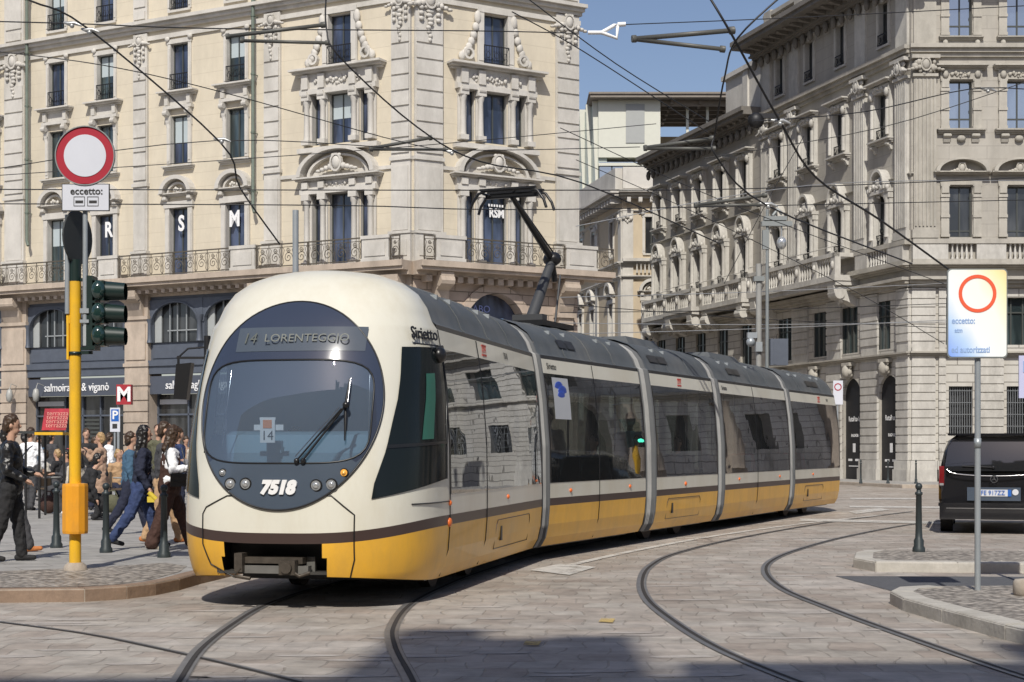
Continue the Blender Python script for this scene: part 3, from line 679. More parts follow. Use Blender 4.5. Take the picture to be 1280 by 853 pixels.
# balcony railings
def rails(f, a, c, n=1):
    w = (c-a)/n; pr = scroll_rail('balcony_railing', w, 1.0, f.root)
    pr.location = f.rel(a, -SO+.08, 9.1); pr.rotation_euler = (0, 0, f.th)
    for i in range(1, n): dup(pr, f.root, f.rel(a+w*i, -SO+.08, 9.1), f.th)
def plinth(f, a, c):
    b = MB(); b.box(a, c, -SO+.02, -SO+.3, 9.1, 10.0); b.box(a-.05, c+.05, -SO-.02, -SO+.34, 10.0, 10.14); b.box(a+.15, c-.15, -SO-.015, -SO+.02, 9.3, 9.85); b.box(a-.04, c+.04, -SO, -SO+.3, 9.1, 9.22)
    f.put(b, 'balcony_plinth', 'pale stone')
rails(A, A.u(15), A.u(141), 2); rails(A, A.u(166), A.u(305), 2); rails(A, A.u(337), A.u(468), 2); rails(A, A.u(503), -.02); rails(B, .02, B.u(531)); rails(B, B.u(568), B.u(692), 2); rails(B, B.u(731), B.u(752))
rails(A, uL, A.u(-12), 2)
for a, c in ((-12, 14), (142, 165), (306, 336), (469, 502)): plinth(A, A.u(a), A.u(c))
plinth(B, B.u(532), B.u(567)); plinth(B, B.u(693), B.u(730))
# downpipes
for px, zt, zb in ((40, 25, 11.0), (322, 25, 11.6)):
    u = A.u(px); b = MB(); b.tube([(u, -.32, zt), (u, -.32, zb+.25), (u+.12, -.36, zb)], .075, 8)
    for z in (12.5, 15, 17.5, 20, 22.5): b.lathe([(.1, z), (.1, z+.08)], (u, -.32), 8); b.box(u-.02, u+.02, -.3, .02, z+.02, z+.05)
    A.put(b, 'downpipe', 'green copper pipe')
# carved scroll bracket beside the window with the R

# ground floor, facade A: piers with shopfronts between
pier = [(A.u(4), A.u(35)), (A.u(158), A.u(187)), (A.u(318), A.u(347)), (A.u(478), A.u(515))]
d0 = pier[1][0]-pier[0][0]; pier = [(pier[0][0]-d0, pier[0][1]-d0), (pier[0][0]-2*d0, pier[0][1]-2*d0)][::-1] + pier
b = MB(); b.box(uL, 0, .02, .3, 8.3, 8.75); A.put(b, 'lintel', 'warm stone')
for a, c in pier:
    b = MB(); b.box(a, c, -.12, .8, PH, 8.55)
    b.box(a-.08, c+.08, -.22, .3, PH, 1.1); b.box(a-.05, c+.05, -.18, .3, 5.2, 5.35); b.box(a-.05, c+.05, -.2, .3, 7.3, 7.45); b.box(a-.04, c+.04, -.17, .3, 4.35, 4.45)
    z = 1.2
    while z < 4.2: b.box(a-.03, c+.03, -.17, -.12, z, z+.42); z += .5
    b.box(a+.12, c-.12, -.17, -.12, 5.5, 7.1); console(b, (a+c)/2, 8.55, (c-a)*.7, 1.1, .75); A.put(b, 'pier', 'warm stone')
from itertools import count
for k in range(len(pier)-1):
    a, c = pier[k][1], pier[k+1][0]; mid = (a+c)/2
    s = MB()                                # iron shop frontage
    s.box(a, c, .1, .4, 5.45, 6.25); s.box(a+.15, c-.15, .06, .1, 5.55, 6.15); s.box(a, c, -.12, .4, 5.2, 5.45); s.box(a, c, -.04, .4, 4.85, 5.2); s.box(a, c, .1, .3, 8.15, 8.45)
    for q0, q1 in ((a, mid-.08), (mid+.08, c)):
        wall(s, q0, q1, 6.25, 8.15, [(q0+.12, q1-.12, 6.25, 8.0)], .2); arch(s, q0+.12, q1-.12, 7.1, 8.0, 0, .12)
        archring(s, (q0+q1)/2, 7.1, (q1-q0)/2-.12, .09, -.05, 0, rz=.9)
    s.box(mid-.1, mid+.1, -.02, .2, 6.25, 8.15); s.lathe([(.16, 6.25), (.12, 6.4), (.1, 7.1), (.17, 7.25), (.2, 7.4)], (mid, -.1), 10)
    for e in (a+.06, c-.06): s.lathe([(.14, 6.25), (.1, 6.4), (.09, 7.1), (.15, 7.3)], (e, -.06), 8)
    sf = A.put(s, 'shopfront', 'blue grey iron')
    g = MB(); g.box(a, c, .3, .32, 6.25, 8.15); g.build('mezzanine_window', 'dark pane', sf)
    for q0, q1 in ((a, mid-.08), (mid+.08, c)): g = MB(); g.box(q0+.12, q0+.5, .22, .28, 6.25, 7.9); g.build('curtain', mat('curtain grey', (.36, .38, .38), .9), sf)
    g = MB()
    for q0, q1 in ((a, mid-.08), (mid+.08, c)):
        for j in (.35, .5, .68): u = q0+(q1-q0)*j; g.box(u-.025, u+.025, .2, .24, 6.25, 8.1)
        g.box(q0+.3*(q1-q0), q1-.1, .2, .24, 6.75, 6.8)
    g.build('window_bars', mat('bar grey', (.3, .32, .33), .5), sf)
    g = MB(); g.box(a, c, .02, .2, 3.95, 4.75); fa = g.build('sign_board', 'sign fascia', sf)
    if k in (2, 3):
        tx = text('sign_lettering', 'salmoiraghi & viganò', .53 if k == 2 else .53, 'white letter', fa, (mid - (.0 if k == 2 else 0), .0, 4.33), ext=.02, sx=.92)
    g = MB(); g.box(a, c, .6, .62, PH, 3.95); g.build('shop_window', 'dark pane', sf)
    g = MB()
    for j in (0, .3, .48, .66, .97): u = a+(c-a)*j; g.box(u, u+.08, .5, .6, PH, 3.95)
    g.box(a, c, .5, .59, PH, .6); g.box(a, c, .5, .59, 3.0, 3.08); g.build('shop_frame', 'blue grey iron', sf)
    g = MB(); g.box(a+.2, a+(c-a)*.3, .45, .5, 3.5, 3.72); g.build('awning_box', mat('pale awning', (.5, .5, .5), .6), sf)
    g = MB()                              # dark shutters inside the door
    for j in range(12): g.box(a+(c-a)*.5, a+(c-a)*.65, .54, .57, .7+j*.19, .8+j*.19)
    g.build('roller_shutter', 'dark frame', sf)
# ground floor, facade B: rusticated wall with one wide arch
ub = B.u(618.5); ww = (B.u(655)-B.u(578))/2
b = MB(); wall(b, 0, uE, 0, 8.75, [(ub-ww, ub+ww, PH, 8.0)], .6); arch(b, ub-ww, ub+ww, 6.4, 8.0, 0, .6); archring(b, ub, 6.4, ww, .35, -.12, .02, rz=1.6); B.put(b, 'wall', ['warm rusticated', 'warm stone'])
for px0, px1 in ((540, 556), (694, 712)):
    b = MB(); a, c = B.u(px0), B.u(px1); b.box(a, c, -.3, .02, PH, 7.3); console(b, (a+c)/2, 8.7, (c-a), 1.5, .8); b.box(a-.1, c+.1, -.4, .02, 7.1, 7.3); B.put(b, 'pier', 'warm stone')
b = MB()
for k in range(16): u = .5 + k*(uE-.8)/15; b.box(u-.13, u+.13, -.5, .02, 8.3, 8.6)
B.put(b, 'bracket_row', 'warm stone')
b = MB()
for k in range(60): u = uL + .4 + k*.46; (u < -.2) and b.box(u-.1, u+.1, -.6, .02, 8.4, 8.56)
A.put(b, 'bracket_row', 'warm stone')
b = MB(); b.box(ub-ww, ub+ww, .5, .52, PH, 8); tw = B.put(b, 'arched_window', 'blue pane')
b = MB(); b.box(ub-.35, ub+.65, .42, .49, 5.6, 6.9); b.box(ub-.35, ub+.65, .40, .42, 6.9, 7.0); B.put(b, 'poster', mat('pale blue poster', (.25, .42, .68), .5))
text('sign_lettering', 'RABO', .42, mat('blue light letters', (.25, .3, .6), .5), B.root, B.rel(ub-.55, .38, 7.35), rot=(R(90), 0, B.th))
# white window letters
for ch, px, col in (('R', 136, 0), ('S', 227, 0), ('M', 293.5, 0)):
    u = A.u(px); o = text('window_letter', ch, .95, 'white letter', LB, A.rel(u+.0, -.02, 11.45), rot=(R(90), 0, A.th), bold=.03, sx=.82)
text('window_letter', 'RSM', .5, 'white letter', LB, B.rel(bayB+.12, .05, 11.35), rot=(R(90), 0, B.th), bold=.02, sx=.8)
b = MB()
for k in range(6): u = bayB-.25+k*.13; b.box(u-.04, u+.04, .045, .05, 11.63, 11.74)
B.put(b, 'window_letter', 'white letter')
# lanterns on the piers
def lantern(f, u, z):
    b = MB(); b.tube([(u, -.12, z+.55), (u, -.5, z+.65), (u, -.6, z+.4)], .02, 5); b.lathe([(.05, z+.4), (.12, z+.34), (.17, z+.1), (.13, z-.15), (.03, z-.22)], (u, -.6), 8)
    f.put(b, 'lantern', mat('lantern grey', (.35, .35, .33), .4))
lantern(A, A.u(24), 3.9); lantern(A, A.u(57), 3.9)

# ================================================================ right palazzo (grey stone) and its lower wing
RX = (16.87, 67.6); K = math.degrees(atan2(-1, .29))
RB = thing('palazzo', 'tall grey stone corner palazzo with carved window heads on the right behind the black van', 'building', (*RX, 0))
E = Facet(RX, 0, RB); D = Facet(RX, K, RB)        # E faces us, D runs away down the street
def t2u(t): return -t * sqrt(1 + .29**2)
S_ = sqrt(1 + .29**2)
TM = 14.3; TW = 28.9
xE = 44
dw = [2.2, 6.0, 9.0, 12.1]
ops = []
for t in dw:
    u = t2u(t); ops += [(u-.5, u+.5, 10.35, 12.6), (u-.5, u+.5, 15.0, 17.0), (u-.4, u+.4, 19.1, 21.0)]
mz = [(t2u(2.4)-.75, t2u(2.4)+.75), (t2u(5.2)-.75, t2u(5.2)+.75), (t2u(7.9)-.75, t2u(7.9)+.75), (t2u(11.6)-.75, t2u(11.6)+.75)]
b = MB(); wall(b, t2u(TM), -.0, 8.6, 22.0, ops); D.put(b, 'wall', ['grey coursed', 'pale marble'])
ar = [(t2u(1.8)-.85, t2u(1.8)+.85), (t2u(5.0)-.8, t2u(5.0)+.8), (t2u(8.2)-.75, t2u(8.2)+.75), (t2u(11.6)-.75, t2u(11.6)+.75)]
b = MB(); wall(b, t2u(TM), 0, 0, 8.6, [(a, c, 5.85, 7.95) for a, c in mz] + [(a, c, PH, 4.7) for a, c in ar], .6)
for a, c in ar: arch(b, a, c, 3.95, 4.7, 0, .2)
D.put(b, 'wall', ['white rusticated', 'grey stone'])
eu = [(1186.8+1215)/2, (1259.3+1287)/2]; e0 = E.u(eu[0]); es = E.u(eu[1]) - e0
ec = [e0 + es*i for i in range(int((xE-2)/es))]
ops = []
for u in ec: ops += [(u-.48, u+.48, 10.45, 12.6), (u-.48, u+.48, 15.02, 17.05), (u-.48, u+.48, 18.96, 21.0)]
b = MB(); wall(b, 0, xE, 8.6, 22.0, ops); E.put(b, 'wall', ['grey coursed', 'grey stone'])
mzE = [(u-1.1, u+1.1) if i % 2 else (u-.8, u+.8) for i, u in enumerate(ec)]
b = MB(); wall(b, 0, xE, 0, 8.6, [(u-.5, u+.5, 2.05, 4.15) for u in ec] + [(u-.62, u+.62, 5.9, 7.9) for u in ec], .35); E.put(b, 'wall', ['white rusticated', 'grey stone'])
# protos
ra = proto(win_arch('pale marble', 'dark pane', 1.0, 2.25)); rb = proto(win_bracket('pale marble', 'dark pane', 1.0, 2.0)); rc = proto(win_plain('pale marble', 'dark pane', .8, 1.9, rail=.5))
def hood(st, pane, w=1.0, h=2.25):
    b = MB()
    for sg in (-1, 1):
        x = sg*(w/2+.17); b.box(x-.17, x+.17, -.22, .02, 0, h); b.box(x-.2, x+.2, -.28, .02, 0, .3); b.box(x-.2, x+.2, -.3, .02, h-.25, h); b.lathe([(.14, .3), (.12, .5), (.11, h-.4), (.15, h-.25)], (x, -.24), 8)
    b.box(-w/2-.4, w/2+.4, -.34, .02, h, h+.16)
    archring(b, 0, h+.16, w/2+.06, .085, -.42, .02, 0, 14, 0, pi, .80)
    b.prism([(-(w/2+.06)*cos(pi*i/12), h+.16+.8*sin(pi*i/12)) for i in range(13)], -.04, -.01, 'y', 1); b.ball((0, -.14, h+.5), (.22, .2, .28), 8, 6); cartouche(b, 0, h+.42, .3, -.3)  # dark half disc: the hood's shade put into its colour
    blobs(b, 0, h+.25, w*1.2, .3, -.3, 12, r=.1); blobs(b, 0, h+.0, w*1.1, .25, -.2, 8, r=.08)
    for sg in (-1, 1): b.ball((sg*(w/2+.3), -.3, h+.2), (.13, .12, .16), 6, 4)
    o = b.build('window', [st, 'shaded stone']); sash(o, w, h, pane, y=.15, transom=h*.3); bars_rail(w, .5, o, -.1); return o
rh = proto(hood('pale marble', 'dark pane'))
def hood2(st, pane, w=1.0, h=2.0):
    b = MB(); cornice(b, -w/2-.32, w/2+.32, -.25, .22, .36)
    for sg in (-1, 1):
        x = sg*(w/2+.16); b.box(x-.15, x+.15, -.2, .02, 0, h); b.ball((x, -.26, h-.05), (.13, .13, .22), 6, 4); console(b, x, -.25, .16, .3, .3); b.lathe([(.1, .1), (.09, h-.4)], (x, -.22), 8)
    b.box(-w/2-.3, w/2+.3, -.25, .02, h, h+.3); blobs(b, 0, h+.15, w, .2, -.26, 8, r=.08); cornice(b, -w/2-.35, w/2+.35, h+.3, .2, .5)
    o = b.build('window', st); sash(o, w, h, pane, y=.15); bars_rail(w, .45, o, -.1); return o
rh2 = proto(hood2('pale marble', 'dark pane'))
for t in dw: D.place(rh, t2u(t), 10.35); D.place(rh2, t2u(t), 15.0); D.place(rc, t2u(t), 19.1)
def rect_e(st, pane, h, top=1, w=.96):
    b = MB()
    for sg in (-1, 1):
        x = sg*(w/2+.2); b.box(x-.17, x+.17, -.1, .02, 0, h+.05)
        for z in (.0, h*.38, h*.78, h-.02): b.box(x-.19, x+.19, -.14, .02, z, z+.12)
        b.box(x-.15, x+.15, -.16, .02, h-.3, h+.05)
    if top == 1:                             # flat hood
        b.box(-w/2-.4, w/2+.4, -.12, .02, h+.05, h+.45); blobs(b, 0, h+.25, w*.9, .18, -.14, 12, r=.075)
        for sg in (-1, 1): b.ball((sg*(w/2+.2), -.16, h+.25), (.14, .1, .18), 6, 4)
        cornice(b, -w/2-.5, w/2+.5, h+.45, .2, .4); cornice(b, -w/2-.45, w/2+.45, -.22, .2, .3)
        for sg in (-1, 1): console(b, sg*(w/2+.12), -.22, .3, .35, .2)
        b.ball((0, -.1, -.42), (.2, .1, .14), 7, 5)
    elif top == 2:                           # curved pediment
        cornice(b, -w/2-.6, w/2+.6, h+.45, .14, .4); archring(b, 0, h+.58, w/2+.5, .16, -.42, .02, 0, 16, 0, pi, .5)
        cartouche(b, 0, h+.75, .32, -.2); b.box(-w/2-.4, w/2+.4, -.1, .02, h+.05, h+.3)
    else: cornice(b, -w/2-.4, w/2+.4, -.2, .16, .2); [b.ball((sg*(w/2+.2), -.14, -.35), (.13, .12, .16), 6, 4) for sg in (-1, 1)]
    o = b.build('window', st); sash(o, w, h, pane, y=.24, transom=.42 if top != 2 else .25); return o
re1 = proto(rect_e('grey stone', 'dark pane', 2.15, 2)); re2 = proto(rect_e('grey stone', 'sky pane', 2.03, 1)); re3 = proto(rect_e('grey stone', 'sky pane', 2.04, 0))
for u in ec: E.place(re1, u, 10.45); E.place(re2, u, 15.02); E.place(re3, u, 18.96)
gr = MB(); gr.box(-.5, .5, .28, .3, 0, 2.1)
grille = gr.build('window', 'dark pane'); proto(grille); q = MB()
for i in range(11): x = -.5+i*.1; q.box(x-.014, x+.014, .12, .15, 0, 2.1)
for z in (.4, .9, 1.4, 1.9): q.box(-.5, .5, .11, .16, z, z+.03)
q.build('grille', mat('grille grey', (.16, .17, .18), .6), grille)
mzw = MB(); mzw.box(-.8, .8, .33, .35, 0, 2.1); mezz = mzw.build('window', 'green pane'); proto(mezz)
q = MB(); [q.box(x-.03, x+.03, .25, .33, 0, 2.1) for x in (-.74, -.25, .25, .74)]; q.box(-.8, .8, .26, .32, 1.4, 1.46); q.build('frame', 'dark frame', mezz)
for u in ec: E.place(grille, u, 2.05); E.place(mezz, u, 5.85)
for a, c in mz: D.place(mezz, (a+c)/2, 5.85, -.2)
for i, (a, c) in enumerate(ar):
    b = MB(); b.box(a, c, .13, .18, PH, 4.7); dd = D.put(b, 'door', mat('black hoarding', (.012, .013, .017), .5))
    m_ = (a+c)/2
    text('door_lettering', 'Retail to let', .34, 'white letter', dd, (m_+.05, .12, 2.85), sx=.72)
    text('door_lettering', 'RAGNOLA', .2, 'white letter', dd, (m_+.1, .12, 2.1), sx=.8)
    q = MB(); q.box(m_-.12, m_+.1, .115, .128, 1.35, 1.75); q.box(m_-.55, m_-.2, .115, .128, .95, 1.05); q.box(m_+.1, m_+.5, .115, .128, .95, 1.05); q.box(m_-.5, m_+.4, .115, .128, .7, .74); q.build('door_notice', 'white letter', dd)
    b = MB(); b.ball((m_, -.25, 5.0), (.26, .25, .32), 8, 6); blobs(b, m_, 5.0, .6, .6, -.2, 12, r=.12); b.box(m_-.35, m_+.35, -.35, .02, 5.25, 5.4); D.put(b, 'carved_keystone', 'grey stone')
# quoin piers with grooves (ground storeys)
def rust_pier(f, a, c, z0=PH, z1=8.3, m='white rusticated', out=.18):
    b = MB(); z = z0 + .9; b.box(a-.1, c+.1, -out-.1, .02, z0, z0+.5); b.box(a-.06, c+.06, -out-.05, .02, z0+.5, z0+.88); b.box(a+.02, c-.02, -out+.04, .02, z0+.88, z1)
    while z < z1: 
        if not (5.3 < z < 5.75): b.box(a, c, -out, .02, z, min(z+.30, z1))
        z += .36
    f.put(b, 'rusticated_pier', 'pale marble')
for a, c in ((0, 1.0), (e0-.95, e0-.65), (ec[0]+.65, ec[1]-.65)): rust_pier(E, a, c, out=.12)
rust_pier(D, t2u(.95), -.0); 
for t0, t1 in ((2.65, 4.1), (5.9, 7.25), (9.1, 10.7), (12.5, 14.2)): rust_pier(D, t2u(t1), t2u(t0), out=.10)
# belts, cornices
for f, a, c in ((D, t2u(TM), .0), (E, .0, xE)):
    for z, h, o in ((5.4, .22, .3), (8.35, .4, .55), (9.1, .22, .5), (13.05, .12, .12), (18.05, .5, .4)):
        b = MB(); cornice(b, a, c+(0 if f is E else -.0), z, h, o); f.put(b, 'cornice', 'grey stone')
    b = MB(); b.box(a, c, -.3, .02, 9.32, 9.5); b.box(a, c, -.32, .02, 10.15, 10.35)
    f.put(b, 'balustrade_rail', 'grey stone')
b = MB()
for u in ec: baluster_row(b, u-.5, u+.5, 9.5, .65, -.18, .2)
for a, c in [(0, ec[0]-.6)] + [(u+.6, v-.6) for u, v in zip(ec, ec[1:])]: b.box(a, c, -.28, .02, 9.5, 10.15)
E.put(b, 'balustrade', 'pale marble')
# stone balcony on the street side, on big consoles
def balcony(f, ta, tb, out=1.25):
    a, c = t2u(tb), t2u(ta); b = MB(); b.box(a, c, -out, .02, 9.05, 9.3); b.box(a+.05, c-.05, -out+.08, .02, 8.85, 9.05); b.box(a, c, -out, -out+.25, 10.12, 10.3); b.box(a, a+.22, -out, 0, 10.12, 10.3); b.box(c-.22, c, -out, 0, 10.12, 10.3)
    n = max(2, round((c-a)/1.8))
    for i in range(n+1): u = a+.2+(c-a-.4)*i/n; b.box(u-.2, u+.2, -out+.02, -out+.3, 9.3, 10.12); b.ball((u, -out-.0, 9.75), (.12, .1, .2), 6, 4)
    for i in range(n): baluster_row(b, a+.45+(c-a-.4)*i/n, a-.05+(c-a-.4)*(i+1)/n, 9.3, .82, -out+.13, .24)
    b.tube([(a, -out+.1, 10.6), (c, -out+.1, 10.6)], .02, 5)
    for u in (a+.3, (a+c)/2, c-.3): b.tube([(u, -out+.1, 10.3), (u, -out+.1, 10.6)], .015, 4)
    o = f.put(b, 'stone_balcony', 'pale marble')
    for u in (a+.5, c-.5):
        q = MB(); q.prism([(-out+.05, 8.85), (-out+.1, 8.5), (-out*.75, 8.25), (-out*.4, 8.15), (0, 7.9), (0, 8.85)], u-.3, u+.3, 'x'); pass
        archv = [(-out*.72+.26*cos(2*pi*i/12), 8.5+.26*sin(2*pi*i/12)) for i in range(12)]; q.prism(archv, u-.36, u+.36, 'x'); blobs(q, u, 8.3, .5, .4, -out*.6, 8, r=.14); q.build('balcony_console', 'pale marble', o)
balcony(D, 4.3, 13.3)
b = MB(); a, c = t2u(4.2), t2u(.2); baluster_row(b, a+1.2, a+2.8, 9.5, .65, -.2, .2); b.box(a, a+1.1, -.3, .02, 9.5, 10.15); b.box(a+2.9, c, -.3, .02, 9.5, 10.15); D.put(b, 'balustrade', 'pale marble')
# fluted pilasters with carved capitals
def fluted(f, u, w=.95, z0=10.4, z1=17.2):
    b = MB(); b.box(u-w/2, u+w/2, -.14, .02, z0, z1); b.box(u-w/2-.08, u+w/2+.08, -.22, .02, z0, z0+.35)
    n = 6
    for i in range(n): x = u-w/2+w*(i+.5)/n; b.box(x-.035, x+.035, -.19, -.14, z0+.5, z1-.1)
    b.box(u-w/2-.06, u+w/2+.06, -.24, .02, z1, z1+.12); cartouche(b, u, z1+.5, .42, -.26); b.box(u-w/2-.12, u+w/2+.12, -.34, .02, z1+.75, z1+.9); blobs(b, u, z1+.4, w, .6, -.2, 16, r=.13)
    b.box(u-w/2, u+w/2, -.12, .02, 18.6, 21.3); f.put(b, 'fluted_pilaster', 'pale marble' if f is D else 'grey stone')
for t in (.62, 4.1, 10.5, 13.5): fluted(D, t2u(t))
fluted(E, .55)
# eaves with modillions and parapet
mat('eaves stone', (.20, .185, .165), .8, var=.15, dirt=(.12, .11, .10))
def eaves(f, a, c, z, out=1.5, step=.75, m='eaves stone'):
    b = MB(); cornice(b, a, c, z, .3, out*.35); b.box(a-.0, c, -out, .02, z+.5, z+.68); b.box(a-.0, c, -out-.12, .02, z+.68, z+.9); b.box(a, c, -.5, .02, z+.3, z+.5)
    n = int((c-a)/step)
    for i in range(n): u = a+(c-a)*(i+.5)/n; console(b, u, z+.5, .24, .36, out*.72); 
    for i in range(n): u = a+(c-a)*(i+0.02)/n; b.ball((u+.0, -.25, z-.15), (.16, .14, .3), 6, 4)
    return f.put(b, 'eaves', m)
eaves(D, t2u(TM+.2), 1.3, 21.3); eaves(E, 0, xE, 21.3)
b = MB(); b.box(t2u(TM-.5), 0, -.1, .3, 22.2, 22.5); b.box(t2u(TM-.5), 0, -.12, .3, 23.3, 23.5); baluster_row(b, t2u(TM-1), 0, 22.5, .8, .1, .3, r=.09)
for t in (1, 4, 7, 10, 13.3): b.box(t2u(t)-.4, t2u(t)+.4, -.13, .4, 22.2, 23.6)
D.put(b, 'roof_balustrade', 'grey stone')
b = MB(); P = [E.w(0), E.w(xE), (60.87, 90, 0), (30, 96, 0), D.w(t2u(TM))]
b.prism([(p[0]-RX[0], p[1]-RX[1]) for p in P], 22.0, 22.2, 'z'); b.build('roof', 'roof slate', RB)
# ---- wing
RW = thing('palazzo_wing', 'lower grey wing on the side street with round headed windows over stone balconies', 'building', (*D.w(t2u(TM))[:2], 0))
Wf = Facet(RX, K, RW)
wt = [16.0, 18.9, 21.8, 24.7, 27.6]; ops = []
for t in wt: u = t2u(t); ops += [(u-.5, u+.5, 10.35, 12.6), (u-.5, u+.5, 14.6, 16.6)]
b = MB(); wall(b, t2u(TW), t2u(TM)+.0, 8.6, 18.9, ops); Wf.put(b, 'wall', ['grey coursed', 'pale marble'])
b = MB(); wall(b, t2u(TW), t2u(TM), 0, 8.6, [(t2u(t)-.7, t2u(t)+.7, 5.85, 7.95) for t in wt] + [(t2u(t)-.75, t2u(t)+.75, PH, 4.7) for t in wt], .5)
Wf.put(b, 'wall', ['white rusticated', 'grey stone'])
for t in wt:
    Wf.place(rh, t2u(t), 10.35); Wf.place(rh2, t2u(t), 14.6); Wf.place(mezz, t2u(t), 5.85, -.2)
    b = MB(); b.box(t2u(t)-.75, t2u(t)+.75, .15, .2, PH, 4.7); Wf.put(b, 'door', 'black hoarding')
for z, h, o in ((5.4, .2, .25), (8.35, .3, .45), (13.7, .14, .14), (17.8, .3, .15)):
    b = MB(); cornice(b, t2u(TW), t2u(TM), z, h, o); Wf.put(b, 'cornice', 'grey stone')
eaves(Wf, t2u(TW)-.1, t2u(TM), 18.1, .95)
balcony(Wf, 20.4, 24.2+.2, 1.2); balcony(Wf, 14.9, 20.2, .8); balcony(Wf, 24.7, 28.7, .8)
b = MB(); b.box(t2u(19.8), t2u(TM), .6, .9, 18.9, 21.6); b.box(t2u(20.0), t2u(TM), .4, .9, 21.6, 21.85); b.box(t2u(17.5), t2u(16.9), .5, .6, 19.2, 21.6); b.box(t2u(19.8), t2u(19.8)+.3, .9, 6, 18.9, 21.6); Wf.put(b, 'attic', 'pale stone')
b = MB(); P = [Wf.w(t2u(TM)), (26, 88, 0), (24, 106, 0), Wf.w(t2u(TW))]
o = RW.location; b.prism([(p[0]-o[0], p[1]-o[1]) for p in P], 18.7, 18.92, 'z'); b.build('roof', 'roof slate', RW)
b = MB(); Z0 = Wf.w(t2u(TW)); b.add([(Z0[0]-o[0], Z0[1]-o[1], 0), (Z0[0]-o[0]+12, Z0[1]-o[1]+3, 0), (Z0[0]-o[0]+12, Z0[1]-o[1]+3, 18.9), (Z0[0]-o[0], Z0[1]-o[1], 18.9)], [(0, 1, 2, 3)]); b.build('wall', 'grey coursed', RW)

# ================================================================ beige palazzo closing the street, with a modern penthouse
MX = (7.25, 105.0)
MBd = thing('palazzo', 'sunlit beige palazzo closing the side street between the two larger palazzi', 'building', (*MX, 0))
Mr = Facet(MX, 0, MBd); Ml = Facet(MX, math.degrees(atan2(-1, .21)), MBd)
opr = [(1.5, 2.3, 14.3, 16.7), (1.5, 2.3, 8.6, 11.2), (1.5, 2.3, 3.6, 6.2)]
b = MB(); wall(b, 0, 9, 0, 19.8, opr); Mr.put(b, 'wall', ['beige plaster', 'pale stone'])
tl = [Ml.u(x) for x in (765, 742, 727)]; opl = []
for u in tl: opl += [(u-.45, u+.45, 14.3, 16.7), (u-.45, u+.45, 8.6, 11.2), (u-.45, u+.45, 3.6, 6.2)]
b = MB(); wall(b, -22, 0, 0, 19.8, opl); Ml.put(b, 'wall', ['beige plaster', 'pale stone'])
mw = proto(win_plain('pale stone', 'dark pane', .85, 2.4, rail=0)); ma = proto(win_arch('pale stone', 'dark pane', .9, 2.6))
for u in tl: Ml.place(mw, u, 14.3); Ml.place(ma, u, 8.6); Ml.place(mw, u, 3.6)
Mr.place(mw, 1.9, 14.3); Mr.place(ma, 1.9, 8.6); Mr.place(mw, 1.9, 3.6)
for f, a, c in ((Mr, 0, 9), (Ml, -22, 0)):
    for z, h, o in ((17.9, .5, .9), (17.0, .15, .15), (13.5, .25, .4), (12.6, .25, .3), (7.3, .3, .4)):
        b = MB(); cornice(b, a, c, z, h, o); f.put(b, 'cornice', 'pale stone')
    b = MB(); b.box(a, c, -.5, .0, 18.5, 19.9); f.put(b, 'parapet', 'pale stone')
    b = MB(); n = int((c-a)/.7)
    for i in range(n): u = a+(c-a)*(i+.5)/n; b.box(u-.12, u+.12, -.75, .02, 17.6, 17.9)
    f.put(b, 'bracket_row', 'pale stone')
for f, a, c in ((Mr, 0, .7), (Ml, -.7, 0), (Ml, -6.6, -6.0), (Mr, 2.9, 3.6)):
    b = MB(); b.box(a, c, -.12, .02, 0, 17.2); blobs(b, (a+c)/2, 16.6, .6, .5, -.14, 8, r=.12); f.put(b, 'pilaster', 'pale stone')
b = MB(); b.box(0, 3.4, -.5, .0, 13.75, 13.95); baluster_row(b, .8, 2.9, 13.0, .7, -.3, .25); Mr.put(b, 'balustrade', 'pale stone')
PX = (.054*111, 111.0)
PB = thing('penthouse', 'modern glazed rooftop storey with pale vertical fins and an oversailing flat roof', 'building', (*PX, 18.5))
mat('pale cladding', (.60, .60, .52), .5, var=.03); mat('fin glass', (.42, .47, .42), .3, var=.05); mat('roof soffit', (.22, .19, .16), .7, var=.1)
b = MB(); b.box(0, 4.3, 0, 8, 3.2, 7.2); b.box(0, 4.3, -.12, 8, 2.6, 2.8); b.build('cladding', 'pale cladding', PB)
b = MB(); b.box(1.9, 3.2, -.06, -.0, 4.2, 6.9); b.build('louvre_screen', mat('louvre grey', (.36, .37, .36), .7), PB)
b = MB(); b.box(.05, 4.3, .1, .15, .2, 2.9); b.build('window', 'sky pane', PB)
for x in (0, .9, 1.8, 2.7, 3.6, 4.2): b = MB(); b.box(x, x+.08, .0, .12, .2, 2.7); b.build('mullion', 'dark frame', PB)
for i in range(9):
    b = MB(); y = .3 + i*1.7; b.hexa([(-.22*y/1.0*1-.0, y, -2), (-.22*y+.5, y, -2), (-.22*y+.5, y+.25, -2), (-.22*y, y+.25, -2)], [(-.22*y-.35, y, 7.3), (-.22*y+.5, y, 7.3), (-.22*y+.5, y+.25, 7.3), (-.22*y-.35, y+.25, 7.3)]); b.build('fin', 'pale cladding', PB)
b = MB(); b.hexa([(.0, 0.2, -2), (.6, .2, -2), (-2.6, 15, -2), (-3.3, 15, -2)], [(.0, .2, 7.1), (.6, .2, 7.1), (-2.6, 15, 7.1), (-3.3, 15, 7.1)]); b.build('fin_glazing', 'fin glass', PB)
b = MB(); b.box(-.6, 12, -.8, 9, 7.2, 7.42); b.box(-.7, 12.1, -.9, 9.1, 7.42, 7.55); b.build('roof', 'roof soffit', PB)
